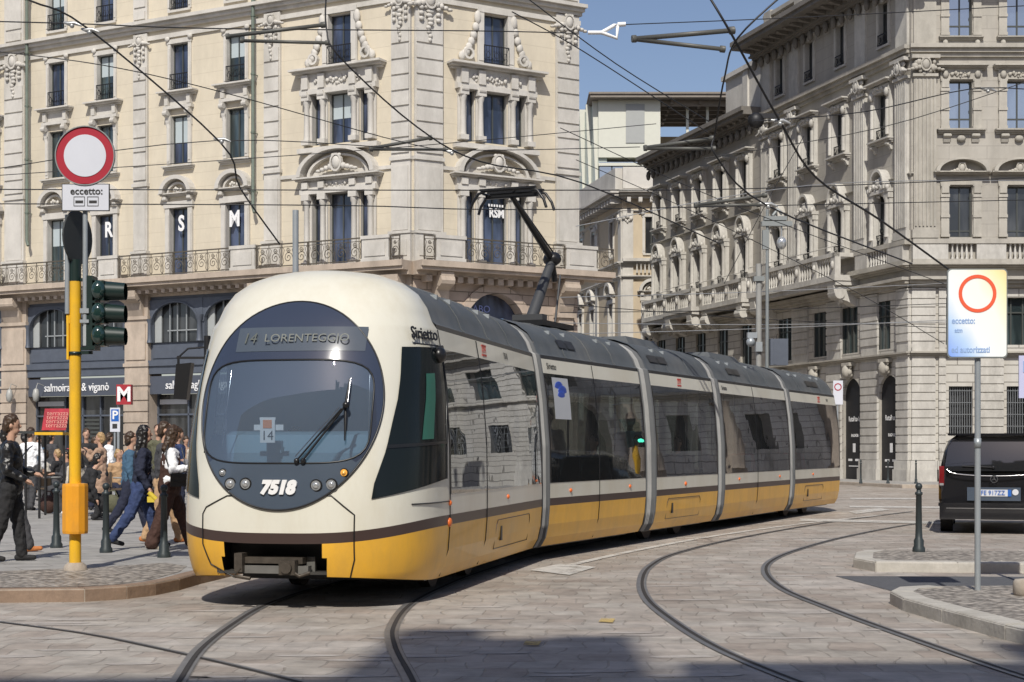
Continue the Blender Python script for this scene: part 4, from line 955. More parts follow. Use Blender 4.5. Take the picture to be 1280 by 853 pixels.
b = MB(); [b.box(4.4, 11.8, y, y+.2, 6.8, 7.2) for y in (.2, 1.6, 3, 4.4, 5.8, 7.2)]; [b.box(x, x+.2, 0, 8, 6.9, 7.2) for x in (5, 7, 9, 11)]; b.build('roof_beam', 'roof soffit', PB)
for x in (6.2, 7.6, 10): b = MB(); b.box(x, x+.18, 1, 1.18, 0, 7.2); b.build('column', 'pale cladding', PB)
b = MB(); b.box(4.3, 12, 6, 6.2, 1.5, 5.8); b.build('rear_wall', 'beige plaster', PB)
# ================================================================ building behind the camera: throws the foreground shadow
SB = thing('corner_building', 'tall building across the square whose roofline shades the foreground paving', 'building', (0, -12, 0))
def silh(x0, x1, h, y0=-12, y1=0): b.box(x0, x1, y0, y1, 0, h)
b = MB(); silh(-45, -.9, 23.7); silh(-.9, 1.6, 24.5); silh(1.6, 30, 25.7); b.build('wall', 'beige plaster', SB)
b = MB(); b.box(-3.2, -2.45, -4, -.002, 23.7, 26.7); b.box(-2.45, -1.9, -4, -.004, 23.7, 26.0); b.box(-1.9, -1.2, -4, -.003, 23.7, 26.2); b.build('chimney', 'beige plaster', SB)
# ================================================================ added building off to the right, made up for the tram windows to mirror
XB = thing('added_building', 'added pale rusticated building beyond the right edge, seen only mirrored in the tram windows', 'building', (22.5, 58, 0))
X_ = Facet((22.5, 58), -90, XB)
opx = [(2.2+4.6*i, 3.6+4.6*i, 2.0, 4.4) for i in range(6)] + [(2.2+4.6*i, 3.6+4.6*i, 6.4, 9.0) for i in range(6)]
opx[2] = (10.7, 13.5, .1, 5.6); opx[4] = (20.0, 22.6, .1, 5.6)
b = MB(); wall(b, 0, 28, 0, 11, opx, .5); arch(b, 10.7, 13.5, 4.2, 5.6, 0, .5); arch(b, 20.0, 22.6, 4.3, 5.6, 0, .5); X_.put(b, 'wall', ['bright rusticated', 'grey stone'])
b = MB()
for o_ in opx: b.box(o_[0], o_[1], .4, .45, o_[2], o_[3])
X_.put(b, 'window_pane', 'dark pane')
for i in range(7):
    b = MB(); u = .5+4.6*i; b.box(u-.5, u+.5, -.5, .02, 0, 1.0); b.lathe([(.42, 1.0), (.36, 1.2), (.33, 5.0), (.42, 5.2)], (u, -.25), 14); X_.put(b, 'column', 'warm stone')
b = MB(); cornice(b, 0, 28, 5.4, .4, .5); X_.put(b, 'cornice', 'grey stone'); b = MB(); cornice(b, 0, 28, 10.6, .6, .8); X_.put(b, 'cornice', 'grey stone')
b = MB(); b.box(0, 28, .5, 8, 0, 11); X_.put(b, 'core', 'roof slate')
for p in protos: remove_tree(p)
# ================================================================ tram
mat('tram cream', (.68, .66, .57), .3, var=.03, vscale=1.5, coat=.4, dirt=(.60, .56, .45), dscale=1.2)
mat('tram yellow', (.78, .42, .035), .38, var=.05, vscale=1.2, coat=.25, dirt=(.58, .32, .05), dscale=1.4)
mat('tram brown', (.055, .035, .03), .35, var=.05)
mat('tram roof grey', (.075, .084, .09), .55, var=.15, vscale=2.5, dirt=(.13, .13, .125), dscale=1.5)
mat('tram black', (.012, .012, .013), .35)
mat('bellows light', (.30, .30, .295), .8, var=.12, dirt=(.2, .2, .2), dscale=3)
mat('bellows dark', (.10, .105, .11), .7, var=.1)
mat('front panel blue', (.065, .085, .115), .25, var=.04, coat=.5)
mat('front dark blue', (.036, .046, .074), .12, coat=.8)
mat('interior grey', (.16, .17, .17), .7); mat('seat blue', (.04, .07, .10), .7)
mat('orange lens', (.75, .16, .03), .3); mat('amber lens', (.9, .45, .08), .2, coat=1)
mat('chrome', (.7, .7, .7), .15, 1); mat('lamp glass', (.55, .56, .56), .15, .6)
mat('dash teal', (.17, .27, .33), .5); mat('cab lining', (.36, .42, .52), .8)
glass('windscreen glass', (.75, .84, .93), .08, veil=.26, veil_col=(.22, .29, .40))  # blue-grey diffuse share brightens the pane evenly
glass('tinted glass', (.36, .40, .40), .05, wav=.07, veil=.05, veil_col=(.25, .26, .26))
TR = thing('tram', 'cream and yellow articulated tram with the number 7518 on its oval nose', 'tram', (-2.232, 15.28, 0))
WZ = [(.20, 1.17), (.32, 1.24), (.5, 1.28), (.757, 1.30), (.86, 1.302), (1.07, 1.302), (1.6, 1.295), (2.2, 1.25), (2.577, 1.20), (2.777, 1.165), (2.83, 1.15), (2.86, 1.11), (3.0, 1.06), (3.14, .965), (3.26, .80), (3.34, .57), (3.375, .28), (3.38, .0)]
def wz(z):
    for (a, b_), (c, d) in zip(WZ, WZ[1:]):
        if z <= c: return b_ + (d-b_)*(z-a)/(c-a)
    return 0
Y0 = [(.20, .12), (.35, .05), (.6, 0), (1.0, 0), (1.5, .06), (2.0, .16), (2.5, .34), (2.8, .50), (3.0, .64), (3.14, .77), (3.26, .92), (3.34, 1.08), (3.375, 1.22), (3.38, 1.40)]
def y0(z):
    for i in range(len(Y0)-1):
        (a, b_), (c, d) = Y0[i], Y0[i+1]
        if z <= c:
            h_ = c-a; t = max(0, z-a)/h_
            sl = lambda j: (Y0[min(j+1, len(Y0)-1)][1]-Y0[max(j-1, 0)][1])/(Y0[min(j+1, len(Y0)-1)][0]-Y0[max(j-1, 0)][0])
            return (2*t**3-3*t*t+1)*b_+(t**3-2*t*t+t)*h_*sl(i)+(-2*t**3+3*t*t)*d+(t**3-t*t)*h_*sl(i+1)
    return Y0[-1][1]
NL = 1.55
def nexp(z): return 3.0 if z < 1 else 3.0 - .5*min(1, (z-1)/1.5)
def nose(th, z, off=0):
    n = nexp(z); w_ = wz(z); s_, c_ = sin(th), max(0, cos(th)); a = abs(s_)**(2/n); y = y0(z) + (NL-y0(z))*(1-c_**(2/n))
    x = w_ * a * (1 if s_ >= 0 else -1)
    if off: x += off*s_*1.0; y -= off*c_
    return (x, y, z)
def nose_y(x, z):
    n = nexp(z); r = min(1, abs(x)/max(wz(z), 1e-4)); return y0(z) + (NL-y0(z))*(1-(1-r**n)**(1/n))
class Car:
    def __init__(s, P, Q):                    # right hand foot points of front and rear end (world)
        dx, dy = Q[0]-P[0], Q[1]-P[1]; s.L = math.hypot(dx, dy); s.d = (dx/s.L, dy/s.L); s.r = (s.d[1], -s.d[0])
        s.O = (P[0]-1.3*s.r[0], P[1]-1.3*s.r[1]); s.rz = atan2(s.r[1], s.r[0])
    def w(s, x, y, z=0): return (s.O[0]+s.r[0]*x+s.d[0]*y, s.O[1]+s.r[1]*x+s.d[1]*y, z)
    def loc(s, y=0): a = s.w(0, y); return (a[0]-TR.location[0], a[1]-TR.location[1], 0)
m1d = Car((-.645, 16.53), (.386, 21.46)); back = 1.55
c1 = Car((-.645-back*m1d.d[0], 16.53-back*m1d.d[1]), (.386, 21.46))
def ext(c, a, e):
    P = c.w(1.3, -a); Q = c.w(1.3, c.L+e); return Car(P[:2], Q[:2])
cars = [c1, Car((.55, 21.98), (2.12, 25.68)), Car((2.40, 26.28), (3.76, 29.42)), Car((4.02, 30.02), (5.98, 34.55)), Car((6.24, 35.15), (7.98, 38.95))]
c1 = ext(c1, 0, .08); cars = [c1] + [ext(c, .09, .08 if i < 3 else 0) for i, c in enumerate(cars[1:])]
def to_px(p): return (640 + F*p[0]/p[1], HZ - (p[2]-CH)*F/p[1])
def front(px, py, lo=-1.2, hi=1.2):           # local x, z of the nose point seen at a photo pixel
    x, z = 0., 1.5
    for _ in range(25):
        p = c1.w(x, nose_y(x, z), z); q = to_px(p); x += (px-q[0])*p[1]/F*.7; z -= (py-q[1])*p[1]/F*.8
        x = max(lo, min(hi, x)); z = max(.25, min(3.2, z))
    return x, z
def sidept(px, py):                           # theta, z on the right flank of the nose
    best = None
    for i in range(120):
        th = pi/2*i/119
        for j in range(90):
            z = .3+2.6*j/89; q = to_px(c1.w(*nose(th, z)[:2], z)); e = (q[0]-px)**2 + (q[1]-py)**2
            if best is None or e < best[0]: best = (e, th, z)
    return best[1], best[2]
# --- nose shell
EC = (-.0, 1.975); EW, EH = .92, 1.02
GC = (-.01, 1.90); GW, GH = .845, .50
def in_glass(x, z, k=1.0): return (abs((x-GC[0])/(GW*k)))**5 + (abs((z-GC[1])/(GH*k)))**5 < 1
def rows():
    zz = [.20, .26, .32, .4, .5, .6, .7, .757, .7571, .81, .86, .8601, .95, 1.07]
    z = 1.15
    while z < 2.75: zz.append(z); z += .05
    return zz + [2.777, 2.86, 2.93, 3.0, 3.07, 3.14, 3.2, 3.26, 3.3, 3.34, 3.36, 3.375, 3.38]
BX0, BX1 = front(279, 690)[0], front(405, 690)[0]
ZR = rows(); NT = 96
b = MB(); vs = []
for z in ZR:
    for i in range(NT+1):
        th = -pi/2 + pi*i/NT; k = cos(th)**2; zz = z
        if .5 < z < 1.1: zz = z - .15*k*(1-abs(z-.81)/.31) if abs(z-.81) < .31 else z
        if z < .4: zz = z + .12*cos(th)**1.0*(.4-z)/.2
        p = nose(th, zz); vs.append(p)
o_ = 0
for mi, (lo, hi) in enumerate(((0, 7), (8, 10), (11, len(ZR)-1))):
    fs = []
    for j in range(lo, hi):
        for i in range(NT):
            a = j*(NT+1)+i; q = [vs[a], vs[a+1], vs[a+NT+2], vs[a+NT+1]]
            cx_, cz_ = sum(p[0] for p in q)/4, sum(p[2] for p in q)/4
            if in_glass(cx_, cz_, 1.03) and q[0][1] < 1.2: continue
            if mi == 0 and BX0 < cx_ < BX1 and cz_ > .30 and q[0][1] < .6: continue
            fs.append((a, a+1, a+NT+2, a+NT+1))
    b.add(vs, fs, (1, 2, 0)[mi], True)
cab = b.build('cab_shell', ['tram cream', 'tram yellow', 'tram brown'], TR, c1.loc(), c1.rz)
def sub(mb, name, m, parent): return mb.build(name, m, parent)
def fr(x, z, off=.012):
    e = .01; y = nose_y(x, z); nx, nz = (nose_y(x+e, z)-nose_y(x-e, z))/(2*e), (nose_y(x, z+e)-nose_y(x, z-e))/(2*e)
    l = sqrt(1+nx*nx+nz*nz); return (x+nx/l*off, y-off/l, z+nz/l*off)
# oval front panel: ring between the glass and the ellipse
def ring(a, t):
    ca, sa = cos(a), sin(a); q = ((abs(ca)/GW)**5+(abs(sa)/GH)**5)**(-.2)
    gx, gz = GC[0]+q*ca, GC[1]+q*sa
    ox, oz = (GC[0]-EC[0])/EW, (GC[1]-EC[1])/EH; dx, dz = ca/EW, sa/EH
    A_, B_, C_ = dx*dx+dz*dz, 2*(ox*dx+oz*dz), ox*ox+oz*oz-1; k = (-B_+sqrt(B_*B_-4*A_*C_))/(2*A_)
    ex, ez = GC[0]+k*ca, GC[1]+k*sa
    return gx+(ex-gx)*t, gz+(ez-gz)*t
b = MB(); N = 96
def rg(lo, hi, mi):
    b.grid(lambda u, v: fr(*ring(2*pi*u, v), .016), N, 12, mi, True, keep=lambda u, v: lo(ring(2*pi*u, v)[1]))
rg(lambda z: z > 1.43, 0, 0); rg(lambda z: z <= 1.43, 0, 1)
ov = sub(b, 'front_panel', ['front dark blue', 'front panel blue'], cab)
b = MB(); b.tube([fr(*ring(2*pi*i/90, 1.0), .014) for i in range(91)], .010, 5, 0, False); sub(b, 'panel_seal', 'tram black', cab)
b = MB()
def gl_pt(u, v):
    X, Z = 2*u-1, 2*v-1; x = X*sqrt(max(0, 1-Z*Z/2)); z = Z*sqrt(max(0, 1-X*X/2)); l = (abs(x)**2+abs(z)**2)**.5
    if l > 1e-6:
        k = l/((abs(x/l)**5+abs(z/l)**5)**(-.2)) if 0 else 1
        q = (abs(x/l)**5+abs(z/l)**5)**(-.2); x, z = x*q, z*q
    return fr(GC[0]+GW*x, GC[1]+GH*z, .010)
b.grid(gl_pt, 20, 16, 0, True); sub(b, 'windscreen', 'windscreen glass', cab)
b = MB(); b.tube([fr(*ring(2*pi*i/90, 0), .016) for i in range(91)], .009, 4, 0, False); sub(b, 'windscreen_seal', 'tram black', cab)
# destination display
x0, z1 = front(302, 412); x1, z0 = front(456, 440)
b = MB(); b.grid(lambda u, v: fr(x0+(x1-x0)*u, z0+(z1-z0)*v - .0, .02), 14, 3, 0)
ds = sub(b, 'destination_display', mat('display glass', (.075, .092, .115), .15, coat=.6), cab)
mat('display digits', (.12, .13, .115), .4)
cxm = (x0+x1)/2
zm = (z0+z1)/2; tl_ = math.degrees(atan2(nose_y(0, zm+.05)-nose_y(0, zm-.05), .1))
text('display_text', '14', .17, 'display digits', ds, fr(x0+.15, zm, .034), rot=(R(90-tl_), 0, R(-16)), ext=.0005)
text('display_text', 'LORENTEGGIO', .125, 'display digits', ds, fr(.16, zm, .032), rot=(R(90-tl_), 0, R(4)), ext=.001)
# fleet number and lamps
x, z = front(348, 610); tx = text('fleet_number', '7518', .17, 'white letter', cab, (x, nose_y(x, z)-.03, z), ext=.012, shear=.25, bold=.012)
for px, py, r, m in ((289, 605, .045, 'lamp glass'), (308, 605, .045, 'lamp glass'), (396, 607, .045, 'lamp glass'), (415, 606, .045, 'lamp glass'), (279.5, 591, .03, 'lamp glass'), (431, 591, .032, 'amber lens')):
    x, z = front(px, py); y = nose_y(x, z) - .012; b = MB()
    b.disc((x, y, z), r*1.35, d=.012, n=20); h = sub(b, 'headlight' if m == 'lamp glass' else 'indicator', 'tram black', cab)
    b = MB(); b.disc((x, y-.012, z), r*1.05, d=.008, n=20); b.ball((x, y-.018, z), (r*.75, .02, r*.75), 10, 6); b.build('lens', m, h)
# panel joint under the oval, bumper shut lines
def seam(pts, r=.007, name='panel_joint'):
    b = MB(); b.tube(pts, r, 4, 0, False); sub(b, name, 'tram black', cab)
def fpl(pl, off=.004, n=6):
    P = [front(*q) for q in pl]; out = []
    for (a, c), (d, e) in zip(P, P[1:]):
        for i in range(n): x, z = a+(d-a)*i/n, c+(e-c)*i/n; out.append(fr(x, z, off))
    x, z = P[-1]; out.append(fr(x, z, off)); return out
seam(fpl([(254, 642), (258, 634), (284, 620), (414, 620), (443, 644), (443, 700), (438, 722)]))
seam(fpl([(254, 642), (254, 680), (264, 705), (295, 722)]))
seam([nose(pi/2*t/20+0, 1.0+.0*t, .004) for t in range(13, 21)])
# coupler bay
b = MB(); xa, za = front(279, 676); xb, zb = front(405, 723)
def bay(u, v):
    z = zb+(za-zb)*v; x = xa+(xb-xa)*u; x = x + (.09*(1-v)**2 if u < .5 else 0)*(1-2*u); return fr(x, max(.26, z), .010)
b.box(BX0-.06, BX1+.06, .42, .45, .34, .68); b.box(BX0-.09, BX0-.06, .12, .45, .34, .68); b.box(BX1+.06, BX1+.09, .12, .45, .34, .68); b.box(BX0-.06, BX1+.06, .12, .42, .65, .68); b.box(BX0-.06, BX1+.06, .1, .42, .335, .36); cb = sub(b, 'coupler_bay', mat('bay dark', (.045, .042, .038), .6, var=.3), cab)
b = MB(); ym = nose_y(-.25, .45) - .01; cxx = (xa+xb)/2
mat('greasy steel', (.09, .075, .06), .5, .5, var=.3, vscale=9); mat('bay trim', (.13, .125, .115), .6, var=.2)
b.box(cxx-.33, cxx+.3, ym+.03, ym+.16, .44, .50); b.box(cxx-.36, cxx-.28, ym-.05, ym+.1, .36, .54); b.box(cxx+.1, cxx+.26, ym-.08, ym+.1, .34, .48); b.tube([(cxx+.18, ym-.11, .41), (cxx+.18, ym+.05, .41)], .055, 10); b.tube([(cxx-.3, ym-.04, .4), (cxx-.36, ym-.05, .32), (cxx-.2, ym-.04, .3)], .02, 5); b.tube([(cxx+.18, ym-.06, .4), (cxx+.3, ym-.06, .33), (cxx+.38, ym-.0, .36)], .018, 5)
b.build('coupler', 'greasy steel', cab)
b = MB(); b.box(cxx-.33, cxx+.36, ym+.02, ym+.12, .345, .42); b.box(cxx-.38, cxx+.38, ym+.16, ym+.2, .36, .5); b.build('coupler_trim', 'bay trim', cab)
# side window of the cab
poly = [(501, 432), (556, 434), (557, 598), (520, 612), (463, 625), (461, 618), (480, 566), (497, 498)]
def edge(px_list): return [sidept(*q) for q in px_list]
Ls = edge([(463, 623), (467, 606), (480, 566), (490, 530), (497, 498), (500, 465), (501, 433)])
Rs = edge([(557, 598), (557, 590), (557, 560), (557, 530), (557, 498), (556.5, 465), (556, 434)])
def lerp_edge(E_, v):
    k = v*(len(E_)-1); i = min(int(k), len(E_)-2); f = k-i; return (E_[i][0]+(E_[i+1][0]-E_[i][0])*f, E_[i][1]+(E_[i+1][1]-E_[i][1])*f)
def sw(u, v):
    a, c = lerp_edge(Ls, v), lerp_edge(Rs, v); return nose(a[0]+(c[0]-a[0])*u, a[1]+(c[1]-a[1])*u, .012)
b = MB(); b.grid(sw, 14, 18, 0); b2 = mat('cab side glass', (.010, .014, .015), .12, spec=.25); swo = sub(b, 'cab_side_window', 'cab side glass', cab)
b = MB(); b.grid(lambda u, v: tuple(a+c for a, c in zip(sw(.50+.22*u, .40+.42*v), (.004, -.003, 0))), 6, 8, 0); b.build('green_blind', mat('green blind', (.03, .14, .10), .4), swo)
b = MB(); b.grid(lambda u, v: tuple(a+c for a, c in zip(sw(u, .36+.02*v), (.006, -.004, 0))), 8, 1, 0); b.build('window_rail', 'tram black', swo)
seam([sw(1.0, v/12) for v in range(13)], .012, 'window_seal')
th, z = sidept(528, 419)
pa, pb_ = nose(th-.03, z), nose(th+.03, z); az = math.degrees(atan2(pb_[1]-pa[1], pb_[0]-pa[0])); p = nose(th, z, .028)
t_ = text('model_lettering', 'Sirietto', .17, 'tram black', cab, p, rot=(R(80), 0, R(az)), ext=.004, bold=.003)
b = MB(); b.box(-.24, .24, -.115, -.10, -.003, .003); q = b.build('lettering_line', 'tram black', cab, p); q.rotation_euler = (R(80), 0, R(az))
# mirrored cab side window on the left
b = MB(); b.grid(lambda u, v: (-sw(u, v)[0], sw(u, v)[1], sw(u, v)[2]), 14, 18, 0); sub(b, 'cab_side_window', 'cab side glass', cab)
# camera pod / mirror
b = MB(); p = nose(sidept(547, 441)[0], 2.52, .0); b.ball((p[0]+.03, p[1]-.02, 2.5), (.07, .10, .085), 12, 8); b.tube([(p[0]-.05, p[1], 2.56), (p[0]+.06, p[1], 2.56)], .04, 8); sub(b, 'mirror', 'tram black', cab)
# wipers
W_ = [front(*q) for q in ((372, 577), (380, 577), (432, 510), (427, 514), (437, 476), (431, 552))]
b = MB(); b.tube([fr(*W_[0], .04), fr(*W_[3], .09)], .009, 5); b.tube([fr(*W_[1], .05), fr(*W_[2], .09)], .011, 5); b.tube([fr(*W_[4], .05), fr(*W_[2], .06), fr(*W_[5], .05)], [.008, .02, .008], 5); b.ball(fr(*W_[2], .10), .035, 8, 6); b.ball(fr(*W_[0], .03), .03); b.ball(fr(*W_[1], .03), .03)
sub(b, 'wiper', 'tram black', cab)
b = MB(); P_ = [front(q, y_) for q, y_ in ((438, 476), (434, 508))]; b.tube([fr(*P_[0], .065), fr(*P_[1], .075)], .006, 4); P_ = [front(q, y_) for q, y_ in ((371, 572), (424, 513))]; b.tube([fr(*P_[0], .055), fr(*P_[1], .10)], .005, 4); sub(b, 'wiper_arm', 'chrome', cab)
# route card, dashboard
x, z = front(332, 538); b = MB(); yy = nose_y(x, z)+.05
b.box(x-.075, x+.075, yy, yy+.01, z-.12, z+.02); b.box(x-.08, x+.08, yy+.001, yy+.012, z+.10, z+.125); b.box(x-.15, x+.15, yy+.03, yy+.045, z+.0, z+.055)
b.box(x-.075, x-.045, yy, yy+.01, z+.02, z+.12); b.box(x+.045, x+.075, yy, yy+.01, z+.02, z+.12)
rc_ = sub(b, 'route_card', mat('card white', (.85, .85, .85), .6), cab)
b = MB(); b.box(x-.045, x+.045, yy-.004, yy, z+.02, z+.10); b.build('orange_patch', mat('card orange', (.8, .25, .05), .6), rc_)
text('card_number', '14', .13, 'tram black', rc_, (x, yy-.004, z-.055), ext=.001)
b = MB(); b.prism([(.42, .9), (.42, 1.5), (.62, 1.68), (1.0, 1.72), (1.15, 1.6), (1.15, .9)], -.92, .92, 'x'); b.box(-.25, -.1, .36, .42, 1.5, 1.62); sub(b, 'dashboard', 'dash teal', cab)
b = MB(); b.box(-1.1, 1.1, 1.45, 1.5, .4, 2.8); b.box(-1.12, 1.12, .6, 1.45, .4, .45); sub(b, 'cab_bulkhead', 'cab lining', cab)
b = MB()
for px_ in (282, 463): 
    P = [front(px_ + (12 if px_ == 282 else 2)*(i/6)*(-1)+ (6 if px_ == 282 else 0), 462+ i*16) for i in range(7)]; b.tube([fr(x_, z_, -.02) for x_, z_ in P], .006, 4)
sub(b, 'sunblind_rail', 'chrome', cab)
# --- sections
PO = [(w_, z) for z, w_ in WZ]
SB_ = [(.20, .757, 1), (.757, .86, 2), (.86, 1.07, 0), (2.577, 2.777, 0), (2.777, 2.83, 3)]
def zlist(a, c): return sorted({a, c, *[z for z, _ in WZ if a < z < c]})
def section(car, ya, yb, first=False, seams=(), vents=(), hump=None, name='car_section'):
    b = MB()
    for sg in (1, -1):
        for lo, hi, mi in SB_:
            Z = zlist(lo, hi)
            for z0_, z1_ in zip(Z, Z[1:]):
                b.add([(sg*wz(z0_), ya, z0_), (sg*wz(z0_), yb, z0_), (sg*wz(z1_), yb, z1_), (sg*wz(z1_), ya, z1_)], [(0, 1, 2, 3)], mi, False)
        # window posts
    body = b.build(name, ['tram cream', 'tram yellow', 'tram brown', 'tram black'], TR, car.loc(), car.rz)
    for sg in (1, -1):
        g = MB(); Z = [1.07, 1.3, 1.6, 1.9, 2.2, 2.4, 2.577]
        g.grid(lambda u, v: (sg*(wz(1.07+(2.577-1.07)*v)+.004), ya+.03+(yb-ya-.06)*u, 1.07+(2.577-1.07)*v), 8, 6, 0); g.build('side_window', 'tinted glass', body)
    g = MB()
    for y_ in (ya, yb-.05): 
        for sg in (1, -1):
            for z0_, z1_ in zip(Z, Z[1:]): g.add([(sg*(wz(z0_)+.006), y_, z0_), (sg*(wz(z0_)+.006), y_+.05, z0_), (sg*(wz(z1_)+.006), y_+.05, z1_), (sg*(wz(z1_)+.006), y_, z1_)], [(0, 1, 2, 3)])
    g.build('window_edge', 'tram black', body)
    if seams:
        g = MB()
        for y_ in seams: g.tube([(wz(z)+.004, y_, z) for z in (.22, .5, .757, 1.07, 1.6, 2.2, 2.577, 2.77)], .006, 4, 0, False)
        g.build('door_seam', 'tram black', body)
    r = MB()                                 # roof
    RP = [(z, w_) for z, w_ in WZ if z >= 2.83]; pts = [(w_, z) for z, w_ in RP] + [(-w_, z) for z, w_ in RP[::-1][1:]]
    n = len(pts); r.add([(x, ya, z) for x, z in pts] + [(x, yb, z) for x, z in pts], [(i, i+1, n+i+1, n+i) for i in range(n-1)], 0, True)
    for k in range(1, int((yb-ya)/1.3)+1):
        y_ = ya+(yb-ya)*k/(int((yb-ya)/1.3)+1); r.tube([(x*1.002, y_, z+.004) for x, z in pts], .008, 4, 0, False)
    rf = r.build('roof', 'tram roof grey', body)
    if vents:
        v_ = MB(); f_ = MB()
        for y_, L_ in vents:
            for j in range(2):
                q0, q1 = y_+j*L_/2+.02, y_+(j+1)*L_/2-.02; v_.add([(1.085, q0, 2.98), (1.085, q1, 2.98), (1.012, q1, 3.1), (1.012, q0, 3.1)], [(0, 1, 2, 3)])
        v_.build('roof_vent', 'tram black', body)
    if hump:
        h_ = MB(); a, c = hump; h_.hexa([(-.85, a, 3.1), (.85, a, 3.1), (.85, c, 3.1), (-.85, c, 3.1)], [(-.6, a+.25, 3.43), (.6, a+.25, 3.43), (.6, c-.25, 3.43), (-.6, c-.25, 3.43)]); h_.build('roof_box', 'tram roof grey', body)
    k = MB(); 
    for j in range(max(1, int((yb-ya)/2))): y_ = ya+.9+2*j; k.box(.84, .93, y_, y_+.05, 3.17, 3.225); k.box(.84, .93, y_+.6, y_+.64, 3.17, 3.225)
    k.build('roof_hook', 'galvanised', body)
    i_ = MB(); i_.box(-1.22, 1.22, ya, yb, .34, .38); i_.box(-1.1, 1.1, ya, yb, 2.78, 2.80)
    for sg in (1, -1): i_.box(min(sg*1.2, sg*1.24), max(sg*1.2, sg*1.24), ya, yb, .38, 1.05)
    i_.build('interior', 'interior grey', body)
    s_ = MB(); y_ = ya+.5
    while y_ < yb-.6:
        for x_ in (-.85, .85): s_.box(x_-.24, x_+.24, y_, y_+.42, .78, .86); s_.box(x_-.24, x_+.24, y_+.38, y_+.44, .86, 1.4)
        s_.tube([(.4, y_, .38), (.4, y_, 2.75)], .018, 6); y_ += .85
    s_.build('seats', 'seat blue', body)
    u_ = MB(); u_.box(-1.0, 1.0, ya+.1, yb-.1, .16, .33); u_.build('underframe', 'tram black', body)
    return body
def bandtext(body, y_, s_, size, m, z=2.68):
    return text('band_lettering', s_, size, m, body, (wz(z)+.006, y_, z), rot=(R(80), 0, R(90)), ext=.001)
mat('logo red', (.6, .05, .03), .4)
def logo(body, y_):
    g = MB()
    for z in (2.735, 2.625): g.box(wz(z)+.004, wz(z)+.008, y_-.11+(.02 if z > 2.7 else -.02), y_+.11+(.02 if z > 2.7 else -.02), z-.012, z+.012)
    g.build('logo_bars', 'logo red', body); bandtext(body, y_, 'ATM', .10, 'logo red')
def marker(body, y_, z=.95, r=.03, m='orange lens'):
    g = MB(); x = wz(z); g.ball((x, y_, z), (.025, r*1.4, r), 8, 6); g.build('side_marker', m, body)
def hatch(body, ya, yb, z0=.36, z1=.70):
    g = MB(); n = 4; P = [(z0, ya), (z1-.06, ya), (z1, ya+.06), (z1, yb-.06), (z1-.06, yb), (z0, yb), (z0, ya)]
    g.tube([(wz(z)+.003, y_, z) for z, y_ in P], .005, 4, 0, False); g.build('hatch', 'tram brown', body)
    g = MB(); g.box(wz(.52)-.01, wz(.52)+.012, ya+.25, ya+.33, .45, .62); g.build('hatch_lock', 'tram black', body)
NLq = NL
s1 = section(c1, NL, c1.L, seams=(NL+.005, NL+1.75), vents=(), name='car_section')
logo(s1, NL+1.75+.35); bandtext(s1, NL+3.3, '7518', .11, 'tram black'); marker(s1, NL+.0, .78, .05); marker(s1, NL+.0, .98, .03); marker(s1, NL+2.9, .96); hatch(s1, NL+2.3, NL+4.3)
s2 = section(cars[1], 0, cars[1].L, seams=(2.0,), vents=((.9, .7),)); bandtext(s2, .35, 'Sirietto', .12, 'tram black'); marker(s2, .8); marker(s2, 3.4)
g = MB(); g.grid(lambda u, v: (wz(1.95+.58*v)+.009, .28+.62*u, 1.95+.58*v), 4, 4, 0); st_ = g.build('window_sticker', mat('sticker white', (.45, .47, .5), .4), s2)
g = MB(); [g.ball((wz(z_)+.009, y_, z_), (.004, r_, r_*.5), 12, 6) for y_, z_, r_ in ((.52, 2.40, .16), (.64, 2.34, .17), (.58, 2.28, .14))]; g.build('sticker_print', mat('sticker blue', (.03, .08, .42), .4), st_)
s3 = section(cars[2], 0, cars[2].L, vents=((.3, 1.0),), hump=(.2, 2.2)); logo(s3, 1.6); marker(s3, 1.6, .93, .04); hatch(s3, .6, 2.5)
s4 = section(cars[3], 0, cars[3].L, seams=(2.4,), vents=((1.0, .9),), hump=(1, 3.4)); bandtext(s4, .35, 'Sirietto', .12, 'tram black'); marker(s4, 1); marker(s4, 4.2)
s5 = section(cars[4], 0, cars[4].L, seams=(), vents=((1.9, 1.1),)); logo(s5, 2.6); bandtext(s5, 3.4, '7518', .09, 'tram black'); marker(s5, 1.6); hatch(s5, .9, 2.6)
b = MB(); Lr = cars[4].L; pts = [(w_, z) for z, w_ in WZ] + [(-w_, z) for z, w_ in WZ[::-1][1:]]; n = len(pts)
vs = []
for k, (sc, dy) in enumerate(((1, 0), (.985, .05), (.9, .14), (.7, .25), (0.01, .33))): vs += [(x*sc, Lr+dy, 1.6+(z-1.6)*(1-(1-sc)*.3)) for x, z in pts]
b.add(vs, [(k*n+i, k*n+i+1, (k+1)*n+i+1, (k+1)*n+i) for k in range(4) for i in range(n-1)], 0, True)
b.build('rear_end', 'tram black', TR, cars[4].loc(), cars[4].rz)
b = MB(); pr_ = [(z, w_) for z, w_ in WZ if z <= .757]; 
for (za_, wa_), (zb_, wb_) in zip(pr_, pr_[1:]): b.add([(wa_, Lr, za_), (wa_*.93, Lr+.13, za_), (wb_*.93, Lr+.13, zb_), (wb_, Lr, zb_)], [(0, 1, 2, 3)])
b.build('rear_corner', 'tram yellow', TR, cars[4].loc(), cars[4].rz)
